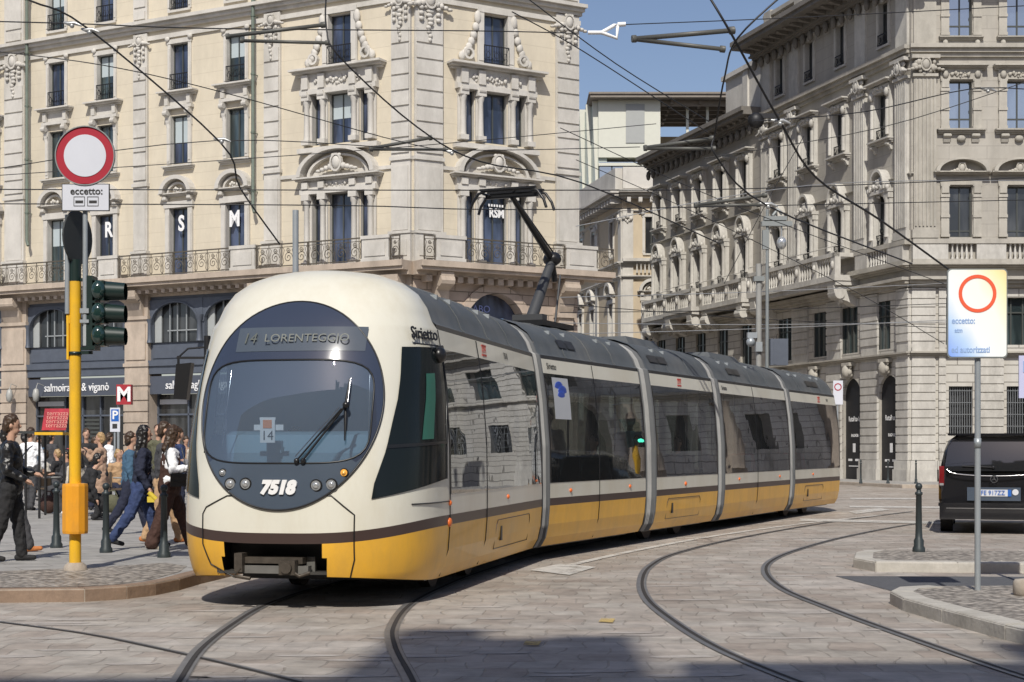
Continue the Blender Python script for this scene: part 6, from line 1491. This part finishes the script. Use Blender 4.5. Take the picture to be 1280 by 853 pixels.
# ---- second traffic light, off to the right of the frame: the tram windows mirror it
d_ = cars[2].d; 
OT = thing('traffic_light', 'green traffic light on a yellow post beyond the right edge, mirrored in the tram windows', 'traffic light', (13.2, 38.0, 0))
b = MB(); b.tube([(0, 0, 0), (0, 0, 2.6)], .07, 10); b.build('post', 'pole yellow', OT)
b = MB()
for k in range(3): b.box(-.17, .17, -.12, .12, 2.1+k*.36, 2.42+k*.36); b.tube([(-.1, -.1+.0, 2.28+k*.36), (-.34, -.14, 2.28+k*.36)], .11, 10)
b.box(-.02, .02, -.3, .3, 2.0, 3.25); b.build('housing', 'signal green', OT)
b = MB(); b.ball((-.30, -.14, 2.28), (.09, .09, .09)); b.build('green_lamp', mat('green lamp', (.1, .8, .5), .4, emit=(.1, 1, .6), est=4), OT)

# ================================================================ overhead wires
mat('wire', (.03, .03, .032), .5, .3); mat('insulator', (.10, .10, .09), .5); mat('fitting', (.45, .46, .46), .4, .6)
def wire(pts, z=None, d=None, r=.011, lab='', sag=0, m='wire', n=5, name='overhead_wire', cat='wire'):
    P = []
    for i, q in enumerate(pts):
        if len(q) == 3: P.append(PD(*q))
        elif z: P.append(PZ(q[0], q[1], z))
        else: P.append(PD(q[0], q[1], d))
    if len(P) > 2: P = smooth_pts(P, 5)
    elif sag:
        a, c = P; P = [tuple(a[k]+(c[k]-a[k])*i/10 - (sag*4*(i/10)*(1-i/10) if k == 2 else 0) for k in range(3)) for i in range(11)]
    b = MB(); b.tube(P, r, n); tag(b.build(name, m), lab, cat)
    return P
wire([(-10, -20, 22), (40, 2, 22), (110, 36, 22.5), (275, 178, 24), (300, 235, 24.5), (350, 306, 25)], r=.014, lab='heavy black wire slanting from the top left corner down towards the tram roof')
wire([(-10, 27, 24), (100, 30, 23), (270, 36, 24), (600, 39, 27), (720, 42, 28)], r=.010, lab='upper level wire running across the cream palazzo near the top')
wire([(-10, 64, 24), (130, 82, 24), (280, 116, 25), (480, 172, 27), (560, 190, 28)], r=.008, lab='thin wire sloping gently down across the cream palazzo from the left')
wire([(408, -10, 22), (408, 35, 22), (425, 72, 22), (520, 158, 23), (600, 202, 24), (725, 228, 26), (900, 305, 30)], r=.012, lab='wire dropping from the top centre to the pantograph and onward')
wire([(-10, 212, 27), (270, 176, 26), (560, 188, 28), (800, 184, 30)], r=.008, lab='thin wire rising to the junction above the second pilaster')
wire([(-10, 220, 26), (480, 186, 27), (820, 155, 30)], r=.007, lab='thin wire rising slowly from left to right over the balcony windows')
wire([(-10, 237, 24), (640, 238, 24.1), (940, 236, 28), (1290, 222, 30)], r=.009, lab='level contact wire touching the pantograph head')
wire([(-10, 255, 24), (420, 257, 24), (700, 262, 27), (1290, 250, 33)], r=.009, lab='level contact wire just under the pantograph head')
wire([(655, -5, 26), (770, 80, 27), (886, 152, 28)], r=.010, lab='wire slanting down over the gap of sky, the left one of two')
wire([(690, -22, 26), (800, 98, 27), (890, 172, 28)], r=.009, lab='wire slanting down over the gap of sky, the right one of two') if False else wire([(640, 15, 26), (730, 65, 27), (885, 166, 28)], r=.010, lab='wire slanting down over the gap of sky, the lower of two')
wire([(884, -8, 20), (915, 44, 20), (975, 152, 21), (1020, 222, 22), (1100, 275, 23), (1190, 340, 24)], r=.016, lab='thick cable crossing the sky and falling over the grey palazzo')
wire([(985, -12, 20), (922, 48, 20), (906, 95, 21), (894, 165, 22), (895, 195, 22), (960, 258, 23), (1140, 330, 26)], r=.013, lab='curved cable from the top right bending down beside the roof of the wing')
wire([(780, 31, 24), (1000, 22, 25), (1290, 7, 26)], r=.008, lab='thin wire at the very top running to the right edge')
wire([(940, 152, 24), (1080, 140, 25), (1210, 112, 26), (1290, 112, 27)], r=.009, lab='wire crossing the upper windows of the grey palazzo')
wire([(880, 198, 26), (1100, 160, 26), (1290, 100, 26)], r=.007, lab='thin wire rising across the grey palazzo to the right')
wire([(720, 283, 30), (1010, 232, 32), (1290, 226, 36)], r=.008, m='fitting', lab='pale wire level with the curved pediments of the grey palazzo')
wire([(905, 355, 34), (960, 250, 34), (1005, 170, 34)], r=.008, lab='stay wire rising right from the lamp mast')
wire([(700, 160, 32), (900, 250, 33), (1180, 355, 34)], r=.009, lab='wire falling to the right across the street balconies')
wire([(720, 200, 32), (860, 262, 33), (1060, 360, 34), (1180, 430, 34)], r=.008, lab='lower wire falling to the right across the street balconies')
for k, (ya_, yb_, lab) in enumerate(((372, 352, 'street wire at balcony underside level, topmost of the low set'), (391, 378, 'street wire just below the balcony consoles'), (404, 402, 'street wire over the mezzanine windows, nearly level'), (380, 412, 'street wire sloping down over the mezzanine windows'), (418, 398, 'street wire rising past the signal box'))):
    wire([(700, ya_, 40), (950, (ya_+yb_)/2+3, 42), (1230, yb_, 44)], r=.010, lab=lab, m='wire' if k % 2 else 'fitting')
# insulated rods and fittings
def rod(p, q, d, r, lab, m='insulator'):
    a, c = PD(*p, d), PD(*q, d+.3); v = [c[k]-a[k] for k in range(3)]; b = MB(); b.tube([tuple(a[k]+v[k]*t for k in range(3)) for t in (0, .04, .041, .95, .951, 1)], [r*1.5, r*1.5, r, r, r*1.6, r*1.6], 8)
    tag(b.build('insulator_rod', m), lab, 'insulator')
rod((790, 49), (918, 38), 24, .038, 'upper thick insulator rod against the sky'); rod((790, 49), (906, 62), 24, .034, 'lower thick insulator rod against the sky')
rod((805, 185), (892, 173), 28, .032, 'upper rod against the beige palazzo roof'); rod((805, 186), (894, 186), 28, .030, 'lower rod against the beige palazzo roof')
rod((868, 257), (958, 244), 30, .032, 'upper rod before the street facade windows'); rod((868, 258), (950, 256), 30, .028, 'lower rod before the street facade windows')
rod((282, 46), (407, 31), 24, .030, 'upper rod over the cream palazzo near the top'); rod((300, 51), (412, 54), 24, .026, 'lower rod over the cream palazzo near the top')
rod((462, 186), (540, 172), 28, .030, 'upper rod between the triple windows'); rod((462, 187), (560, 187), 28, .026, 'lower rod between the triple windows')
b = MB(); P = [PD(752, 41, 24), PD(768, 32, 24), PD(772, 31, 24), PD(771, 48, 24), PD(752, 41, 24)]; b.tube(P, .03, 6); b.tube([PD(735, 41, 24), PD(752, 41, 24)], .03, 6); b.tube([PD(772, 31, 24), PD(782, 30.5, 24)], .035, 6); tag(b.build('wire_clamp', 'card white'), 'bright white triangular wire clamp against the blue sky', 'clamp')
for px, py, d_, lab in ((90, 30, 23, 'small metal coupling on the wire junction at top left'), (112, 38, 22.5, 'metal coupling where the heavy wire meets the level wire'), (277, 175, 24, 'metal coupling at the crossing beside the fourth window column'), (975, 152, 21, 'metal coupling on the thick cable by the floodlight'), (565, 190, 28, 'metal coupling right of the corner pilaster'), (960, 256, 23, 'metal coupling by the lantern head'), (1235, 112, 26.5, 'metal coupling over the right hand window of the grey palazzo')):
    g = PD(px, py, d_); b = MB(); b.tube([(-.12, 0, .02), (-.04, 0, 0), (.04, 0, .01), (.14, 0, -.03)], [.015, .035, .03, .012], 6); b.ball((0, 0, -.03), .035, 8, 5); tag(b.build('wire_coupling', 'fitting', None, g), lab, 'coupling')
# ================================================================ people
from mathutils import Vector as V
FOLD = dict(jacket=(.09, .05), shirt=(.09, .045), trousers=(.10, .045), hair=(.045, .04), waistcoat=(.1, .03))
def caps_mesh(caps, balls, vox, name, m, parent, smooth=4):
    """fuse tapered limbs into one continuous skin"""
    b = MB()
    for p, q, r0, r1 in caps:
        p, q = V(p), V(q); L = (q-p).length; n = max(2, int(L/.05)); b.tube([p+(q-p)*i/n for i in range(n+1)], [r0+(r1-r0)*i/n for i in range(n+1)], 10); b.ball(p, r0, 10, 7); b.ball(q, r1, 10, 7)
    for c, r in balls: b.ball(c, r, 14, 10)
    o = b.build(name, m, None)
    md = o.modifiers.new('r', 'REMESH'); md.mode = 'VOXEL'; md.voxel_size = vox; md.use_smooth_shade = True
    sm = o.modifiers.new('s', 'SMOOTH'); sm.factor = .5; sm.iterations = smooth
    if name in FOLD:
        tx = bpy.data.textures.get('f'+name) or bpy.data.textures.new('f'+name, 'CLOUDS'); tx.noise_scale = FOLD[name][0]; tx.noise_depth = 2
        dm = o.modifiers.new('d', 'DISPLACE'); dm.texture = tx; dm.strength = FOLD[name][1]; dm.mid_level = .5
    bpy.context.view_layer.update()
    me = bpy.data.meshes.new_from_object(o.evaluated_get(bpy.context.evaluated_depsgraph_get())); me.name = name
    old = o.data; o.modifiers.clear(); o.data = me; bpy.data.meshes.remove(old)
    me.polygons.foreach_set('use_smooth', [True]*len(me.polygons))
    if not len(me.materials): me.materials.append(MATS[m])
    if parent: o.parent = parent
    return o
mat('skin', (.50, .30, .21), .5, var=.05); mat('skin dark', (.34, .19, .12), .5, var=.05); mat('hair black', (.012, .010, .009), .45, var=.3, vscale=30); mat('hair brown', (.05, .028, .015), .5, var=.3, vscale=30); mat('hair blond', (.38, .25, .12), .5, var=.25, vscale=30)
CL = dict(leather=(.012, .012, .013), black=(.018, .018, .02), white=(.82, .83, .85), charcoal=(.05, .05, .055), navy=(.014, .018, .04), jeans=(.03, .05, .13), brown=(.055, .025, .018), tan=(.42, .27, .15), trench=(.36, .24, .17), blue=(.05, .11, .18), grey=(.20, .20, .21), red=(.35, .04, .05), olive=(.10, .10, .06), orange=(.48, .17, .05), cream=(.55, .5, .42))
for k, c in CL.items(): mat('cloth ' + k, c, .35 if k == 'leather' else .85, var=.12, vscale=14, bump=.5, bscale=16)
def person(label, loc, face, H=1.72, top='black', bottom='charcoal', shoe='black', hair='hair black', long=0, skin='skin', legs=((0, 0), (0, 0)), arms=None, lean=0, head=(0, 0), vox=.014, seated=False, coat=0, group=None, short=False, male=True, fingers=False, vest=None, flare=0):
    """local x = the way the person faces, y = left. legs: (hip swing, knee bend) degrees left, right. arms: elbow and wrist offsets from the shoulder"""
    k = H/1.75; hip = .92*k if not seated else .52*k; S = lambda x, y, z: (x*k, y*k, z*k)
    hz = hip/k
    ln = R(lean); up = lambda h, x=0: (sin(ln)*h + x*cos(ln), cos(ln)*h)      # along the trunk
    sh = (.185 if male else .165); hp = (.10 if male else .105)
    def T(h, x=0, y=0): a, c = up(h, x); return S(a, y, hz + c)
    base = []; ft = []
    legp = []
    for i, sg in enumerate((1, -1)):
        a, kn = R(legs[i][0]), R(legs[i][1]); th, sn = .43, .42
        h0 = (0, sg*hp, hz); k0 = (h0[0]+th*sin(a), h0[1]*1.05, h0[2]-th*cos(a)); f0 = (k0[0]+sn*sin(a-kn), h0[1], k0[2]-sn*cos(a-kn))
        f0 = (f0[0], f0[1], max(.075, f0[2])); legp.append((h0, k0, f0))
    mz_ = min(p[2][2] for p in legp); dz = .08 - mz_ if not seated else 0
    root_z = loc[2] + dz*k
    body = thing('person', label, 'person', (loc[0], loc[1], loc[2]), face, group)
    def SS(p): return (p[0]*k, p[1]*k, (p[2]+dz)*k)
    def TT(h, x=0, y=0): a, c = up(h, x); return ((a)*k, y*k, (hz+c+dz)*k)
    yaw, nod = R(head[0]), R(head[1]); hc = TT(.76, .02); hc = (hc[0]+.03*k*sin(nod), hc[1], hc[2]-.01*k*sin(nod))
    def HD(x, y, z):
        x, z = x*cos(nod)+z*sin(nod), -x*sin(nod)+z*cos(nod); x, y = x*cos(yaw)-y*sin(yaw), x*sin(yaw)+y*cos(yaw); return (hc[0]+x*k, hc[1]+y*k, hc[2]+z*k)
    arms = arms or (((-.02, .05, -.29), (.06, .06, -.53)), ((-.02, .05, -.29), (.06, .06, -.53)))
    armp = []
    for i, sg in enumerate((1, -1)):
        s_ = TT(.50, 0, sg*sh); e, w_ = arms[i]; armp.append((s_, (s_[0]+e[0]*k, s_[1]+sg*e[1]*k, s_[2]+e[2]*k), (s_[0]+w_[0]*k, s_[1]+sg*w_[1]*k, s_[2]+w_[2]*k)))
    caps = [(TT(.05), TT(.3), .115*k, .12*k), (TT(.3), TT(.47), .12*k, .10*k), (TT(.5), HD(0, 0, -.06), .055*k, .05*k)]
    for h0, k0, f0 in legp: caps += [(SS(h0), SS(k0), .085*k, .055*k), (SS(k0), SS(f0), .055*k, .038*k)]
    for s_, e, w_ in armp: caps += [(s_, e, .048*k, .036*k), (e, w_, .036*k, .026*k)]
    balls = [(HD(0, 0, .03), (.092*k, .075*k, .112*k)), (HD(.035, 0, -.05), (.055*k, .052*k, .06*k)), (HD(.10, 0, .005), (.018*k, .013*k, .022*k)), (HD(-.005, .078*k, .0), (.018, .012, .03)), (HD(-.005, -.078*k, .0), (.018, .012, .03))]
    for i, (s_, e, w_) in enumerate(armp):       # palm, four fingers and a thumb
        d = (V(w_)-V(e)).normalized(); sg = 1 if i == 0 else -1; side = d.cross(V((0, 0, 1))); side = side.normalized() if side.length > .2 else V((1, 0, 0)); nrm = side.cross(d)
        wv = V(w_); pc = wv + d*.05*k
        caps.append((wv, wv+d*.075*k, .026*k, .032*k))
        fr_ = .0095 if fingers else .013
        for j in range(4):
            r0 = wv + d*.08*k + side*(.027-.018*j)*k; L = (.062, .072, .067, .052)[j]*k; mid = r0 + d*L*.55; tip = mid + (d*.6 - nrm*.6)*L*.5
            caps += [(r0 - d*.02*k, mid, fr_*k, fr_*.9*k), (mid, tip, fr_*.9*k, fr_*.75*k)]
        t0 = wv + d*.03*k + side*.03*k; caps += [(t0, t0 + (side*.5+d*.8)*.04*k, .012*k, .011*k), (t0 + (side*.5+d*.8)*.04*k, t0 + (side*.3+d*.9)*.07*k, .011*k, .009*k)]
    caps_mesh(caps, balls, min(vox, .010) if fingers else vox, 'body', skin, body, 3)
    # clothes
    g = .020*k; c = [(TT(.02), TT(.30), (.135 if male else .125)*k+g, (.125 if male else .105)*k+g), (TT(.30), TT(.46), (.13 if male else .105)*k+g, .115*k+g), (TT(.48, 0, sh*.85), TT(.48, 0, -sh*.85), .07*k+g, .07*k+g), (TT(.47), TT(.54), .08*k, .062*k)]
    bl = [(TT(.33, 0, 0), (.115*k+g, .165*k+g, .17*k)), (TT(.10), (.12*k+g, .16*k+g, .15*k))]
    for s_, e, w_ in armp:
        q = V(w_)+(V(e)-V(w_))*(.06 if not short else .95); c += [(s_, e, .062*k+g*.6, .048*k+g), (e, tuple(q), .047*k+g, .036*k+g*.7)]
    if coat:
        c += [(TT(.0, 0, .05), SS((.0, .07, hz-coat)), .15*k, .17*k), (TT(.0, 0, -.05), SS((.0, -.07, hz-coat)), .15*k, .17*k)]
    caps_mesh(c, bl, vox, 'jacket' if not short else 'shirt', 'cloth '+top, body, 3)
    if vest:
        caps_mesh([(TT(.0), TT(.42), .15*k+g, .125*k+g), (TT(.44, 0, .08), TT(.44, 0, -.08), .09*k, .09*k)], [(TT(.3), (.125*k+g, .15*k+g, .2*k)), (TT(.02), (.13*k+g, .165*k+g, .12*k))], vox, 'waistcoat', 'cloth '+vest, body, 3)
    c = [(SS((0, .05, hz)), SS((0, -.05, hz)), .115*k+g*.5, .115*k+g*.5)]
    for h0, k0, f0 in legp:
        kk = V(k0); ff = V(f0); c += [(SS(h0), SS(k0), .095*k+g, .066*k+g+flare*.4), (SS(k0), SS(tuple(ff+(kk-ff)*.02)), .063*k+g+flare*.4, .050*k+g+flare)]
    caps_mesh(c, [(SS((-.03, 0, hz-.02)), (.13*k, .165*k, .14*k))], vox, 'trousers', 'cloth '+bottom, body, 3)
    for i, (h0, k0, f0) in enumerate(legp):
        a = R(legs[i][0]-legs[i][1]); p = SS(f0); tx, tz = cos(a*.6), sin(a*.6)*.6
        caps_mesh([((p[0]-.05*k*tx, p[1], p[2]-.035*k-.05*tz*k), (p[0]+.15*k*tx, p[1], p[2]-.045*k+.15*tz*k), .042*k, .034*k), (p, (p[0]+.03*k, p[1], p[2]-.03*k), .045*k, .045*k)], [], min(vox, .012), 'shoe', 'cloth '+shoe, body, 2)
    hb = [(HD(-.02, 0, .055), (.098*k, .087*k, .100*k)), (HD(-.055, 0, .0), (.07*k, .082*k, .10*k))]
    hcap = []
    if long:
        for yy in (-.06, -.02, .02, .06): hcap.append((HD(-.05, yy, .05), (HD(-.06, yy*1.5, -.1)[0]-.03, HD(-.06, yy*1.5, -.1)[1], hc[2]-long*k), .06*k, .05*k))
        for yy in (-.078, .078): hcap.append((HD(.01, yy, .04), (HD(.0, yy, -.1)[0]-.02, HD(.0, yy*1.1, -.1)[1], hc[2]-long*.8*k), .034*k, .042*k))
    caps_mesh(hcap, hb, min(vox, .012), 'hair', hair, body, 2)
    if fingers or vox < .013:
        b = MB(); 
        for yy in (.032, -.032): b.ball(HD(.083, yy, .022), (.010*k, .013*k, .008*k), 8, 6)
        b.build('eyes', 'hair black', body); b = MB(); b.ball(HD(.086, 0, -.052), (.009*k, .024*k, .007*k), 8, 6); b.build('mouth', mat('lips', (.36, .10, .09), .5), body)
    return body, armp, TT
def at(px, py, h=PH): return G(px, py, h)
walkA = ((24, 8), (-22, 12)); stand = ((3, 4), (-3, 2))
# man cut by the left edge, black leather jacket
pm = at(13, 702); person('man in a black leather jacket and black trousers walking in at the left edge', pm, R(8), 1.76, 'leather', 'black', 'black', 'hair brown', legs=((10, 4), (-12, 6)), arms=(((.02, .08, -.27), (.24, .04, -.33)), ((.0, .08, -.28), (.20, .02, -.40))), head=(0, 4), vox=.011, fingers=True)
pm = at(4, 694); person('person in orange brown shoes walking behind the man in the leather jacket', (pm[0]-.1, pm[1]+.5, PH), R(10), 1.68, 'charcoal', 'charcoal', 'orange', legs=walkA, vox=.016)
# man in white shirt seen from behind with a sling bag
q = at(38, 638); p_, ap, TT = person('man in a white shirt and dark trousers seen from behind with a dark sling bag', q, R(75), 1.80, 'white', 'charcoal', 'black', 'hair brown', legs=((8, 6), (-8, 4)), arms=(((.05, .08, -.27), (.26, .02, -.30)), ((.02, .10, -.27), (.10, .08, -.48))), head=(-20, 15), vox=.013)
b = MB(); P = [(.14*1, .17, 1.42), (-.02, .10, 1.50), (-.16, -.05, 1.3), (-.17, -.16, 1.1), (-.05, -.22, 1.0)]; b.tube(smooth_pts([(-.03, -.14, 1.50), (-.15, -.02, 1.38), (-.19, .10, 1.2), (-.12, .2, 1.05)], 4), .016, 6); b.ball((-.15, .16, 1.04), (.09, .13, .17), 10, 8)
bg_ = b.build('sling_bag', 'cloth navy', None, q, R(75)); tag(bg_, 'dark sling bag on the back of the man in the white shirt', 'bag')
# woman in trench coat photographing
q = at(126, 646); person('blond person in a tan trench coat raising both hands to take a photo', q, R(172), 1.66, 'trench', 'black', 'black', 'hair blond', legs=stand, arms=(((.14, .05, -.16), (.36, .0, .02)), ((.14, .06, -.18), (.34, .0, .0))), head=(0, 0), vox=.014, coat=.34, male=False, long=.0)
q = at(120, 648); person('person all in black crouching low before the trench coat, right of the yellow pole', (q[0]-.05, q[1]-.9, PH), R(20), 1.7, 'black', 'black', 'black', legs=((80, 95), (70, 90)), seated=True, lean=25, vox=.016)
# blue puffer
q = at(163, 668); person('person in a blue padded jacket and navy trousers behind the woman in jeans', (q[0], q[1], PH), R(15), 1.66, 'blue', 'navy', 'black', 'hair brown', legs=walkA, vox=.014)
q = at(178, 683); person('person in tan trousers and orange shoes mostly hidden behind the woman in jeans', (q[0]+.14, q[1]+.8, PH), R(10), 1.76, 'charcoal', 'tan', 'orange', 'hair brown', legs=((18, 6), (-14, 10)), vox=.013)
# the two women in front
q = at(177, 686); pW, ap, TT = person('woman with long black hair in a navy top and blue jeans striding to the right', q, R(12), 1.69, 'navy', 'jeans', 'black', 'hair black', long=.30, legs=((17, 2), (-23, 12)), arms=(((.0, .06, -.27), (.10, .03, -.50)), ((-.04, .07, -.27), (.08, .06, -.50))), lean=2, vox=.011, fingers=True, male=False)
b = MB(); b.tube([(.10, -.245, .80), (.20, -.25, .70)], .035, 8); b.box(.08, .18, -.27, -.22, .66, .74); tag(b.build('folded_packet', mat('packet yellow', (.65, .5, .05), .5), None, (q[0], q[1], PH), R(12)), 'small yellow and white packet in the hand of the woman in jeans', 'packet')
q = at(212, 686); pV, ap, TT = person('woman with curly dark hair, white blouse and brown waistcoat looking at her phone', q, R(14), 1.70, 'white', 'brown', 'cream', 'hair brown', long=.2, skin='skin dark', legs=((24, 4), (-16, 4)), arms=(((.04, .09, -.25), (.28, -.04, -.22)), ((.03, .10, -.25), (.30, -.02, -.20))), head=(0, 22), lean=2, vox=.011, fingers=True, male=False, vest='brown', flare=.03)
ph = ap[1][2]; b = MB(); b.box(.38, .395, -.17, -.09, 1.22, 1.36); tag(b.build('phone', 'tram black', None, (q[0], q[1], PH), R(14)), 'black phone held up by the woman in the brown waistcoat', 'phone')
b = MB(); b.box(.0, .26, -.31, -.22, .88, 1.06); b.box(.01, .25, -.33, -.31, .96, 1.055); b.tube(smooth_pts([(.02, -.26, 1.06), (-.06, -.22, 1.3), (.0, -.08, 1.50), (.10, .05, 1.47)], 5), .010, 5); b.tube([(.24, -.27, 1.05), (.16, -.1, 1.42)], .008, 5); tag(b.build('handbag', 'cloth leather', None, (q[0], q[1], PH), R(14)), 'black shoulder bag on the hip of the woman in the brown waistcoat', 'bag')
# grey coat by the tram nose
q = at(238, 668); person('person in a grey hooded coat between the woman with the phone and the tram', (q[0]-.05, q[1]+1.5, PH), R(150), 1.70, 'grey', 'grey', 'white', 'hair brown', legs=stand, arms=(((.08, .06, -.24), (.30, .0, -.2)), ((.08, .06, -.24), (.28, .0, -.25))), coat=.3, vox=.014, head=(0, 20))
q = at(198, 640); person('man whose face shows between the two walking women', (q[0], q[1], PH), R(-100), 1.86, 'olive', 'charcoal', 'black', 'hair brown', legs=stand, vox=.018)
# terrace crowd
rc2 = random.Random(5)
seats_ = [(56, 39.2, 'cream', 'hair brown', 'seated person in a cream top left of the yellow pole beyond the round table'), (84, 38.2, 'charcoal', 'hair black', 'seated person in charcoal just left of the yellow pole'), (104, 41, 'olive', 'hair brown', 'seated person in olive right behind the yellow pole'), (72, 43, 'black', 'hair blond', 'seated blond person in black deeper on the terrace'),
          (151, 41.5, 'grey', 'hair black', 'seated person in grey under the parking sign'), (170, 44, 'red', 'hair brown', 'seated person in red beyond the parking sign'), (226, 40, 'black', 'hair brown', 'seated person in black close to the tram side of the terrace')]
for px, d, c_, h_, lab in seats_:
    person(lab, Pw(px, d), R(rc2.choice((-60, -100, -150, -20, 170))), 1.7, c_, 'charcoal', 'black', h_, seated=True, legs=((82, 84), (80, 82)), arms=(((.1, .05, -.24), (.32, .0, -.2)), ((.1, .05, -.24), (.3, .0, -.22))), vox=.02)
stnd = [(64, 45, 'charcoal', 'person in charcoal standing far back under the shop sign'), (118, 46, 'navy', 'person in navy standing by the dark shutter'), (160, 46, 'tan', 'person in a tan top standing behind the parking sign'), (108, 36.5, 'black', 'person in black standing just right of the yellow pole'), (186, 42, 'charcoal', 'person in charcoal standing behind the woman in jeans'), (242, 44, 'cream', 'person in a cream top standing close to the tram nose')]
for px, d, c_, lab in stnd:
    person(lab, Pw(px, d), R(rc2.uniform(-170, 170)), rc2.uniform(1.62, 1.8), c_, rc2.choice(('charcoal', 'navy', 'black')), 'black', rc2.choice(('hair brown', 'hair black')), legs=stand, vox=.02)
more = [(14, 40, 'white', 'hair brown', 'person in a white top behind the man in the leather jacket', 0), (30, 43, 'jeans', 'hair black', 'person in a denim jacket left of the man in the white shirt', 1), (92, 44, 'red', 'hair blond', 'person in a red top standing beyond the yellow pole', 1), (136, 43, 'white', 'hair brown', 'person in a white top standing right of the trench coat', 1),
        (148, 38.5, 'tan', 'hair blond', 'seated person in a tan jacket below the parking sign', 0), (208, 36, 'white', 'hair black', 'person in a white top far behind the woman with the phone', 1), (222, 33, 'jeans', 'hair brown', 'person in a denim jacket between the woman with the phone and the tram', 1), (232, 46, 'trench', 'hair brown', 'person in a beige coat near the shopfront beside the tram nose', 1), (48, 46, 'blue', 'hair brown', 'person in blue in front of the shop door left of the red board', 1), (96, 34, 'cream', 'hair black', 'seated person in a cream shirt partly behind the yellow pole', 0)]
for px, d, c_, h_, lab, st_ in more:
    person(lab, Pw(px, d), R(rc2.uniform(-170, 170)), rc2.uniform(1.62, 1.8), c_, rc2.choice(('charcoal', 'navy', 'jeans', 'tan')), rc2.choice(('black', 'white')), h_, seated=not st_, legs=stand if st_ else ((82, 84), (80, 82)), long=rc2.choice((0, 0, .2)), head=(rc2.uniform(-30, 30), rc2.uniform(0, 20)), vox=.02)
for px, d, c_, lab in ((60, 34.5, 'brown', 'brown leather bag on the pavement left of the yellow pole'), (140, 35, 'olive', 'olive rucksack on the pavement below the parking sign')):
    b = MB(); b.ball((0, 0, .2), (.2, .13, .2), 10, 8); b.tube([(-.12, 0, .36), (-.06, 0, .48), (.06, 0, .48), (.12, 0, .36)], .014, 5); tag(b.build('shoulder_bag', 'cloth '+c_, None, Pw(px, d)), lab, 'bag')
# people in the tram
def rider(car, x, y, c_, lab, face=-1, seated=True):
    w_ = car.w(x, y); person(lab, (w_[0], w_[1], .38), car.rz - R(90) if face < 0 else car.rz + R(90), 1.7, c_, 'charcoal', 'black', 'hair brown', seated=seated, legs=((82, 84), (80, 82)) if seated else stand, vox=.022)
rider(cars[0], -.25, 1.2, 'navy', 'driver in navy seated behind the windscreen')
rider(cars[0], .85, 3.2, 'charcoal', 'passenger in charcoal in the first tram section behind the cab')
rider(cars[2], .85, .4, 'navy', 'passenger in navy by the front window of the middle tram section')
rider(cars[1], .4, 2.2, 'cream', 'passenger in cream standing in the second tram section', seated=False)
rider(cars[1], .85, .7, 'black', 'passenger in black at the front of the second tram section')
rider(cars[1], .85, 3.0, 'grey', 'passenger in grey at the back of the second tram section'); rider(cars[2], .5, 1.0, 'white', 'passenger in a white shirt standing in the middle tram section', seated=False)
rider(cars[2], .85, 2.6, 'black', 'passenger in black seated in the middle tram section'); rider(cars[3], .85, 2.9, 'red', 'passenger in red in the fourth tram section'); rider(cars[4], .85, 1.6, 'red', 'passenger in red in the last tram section')
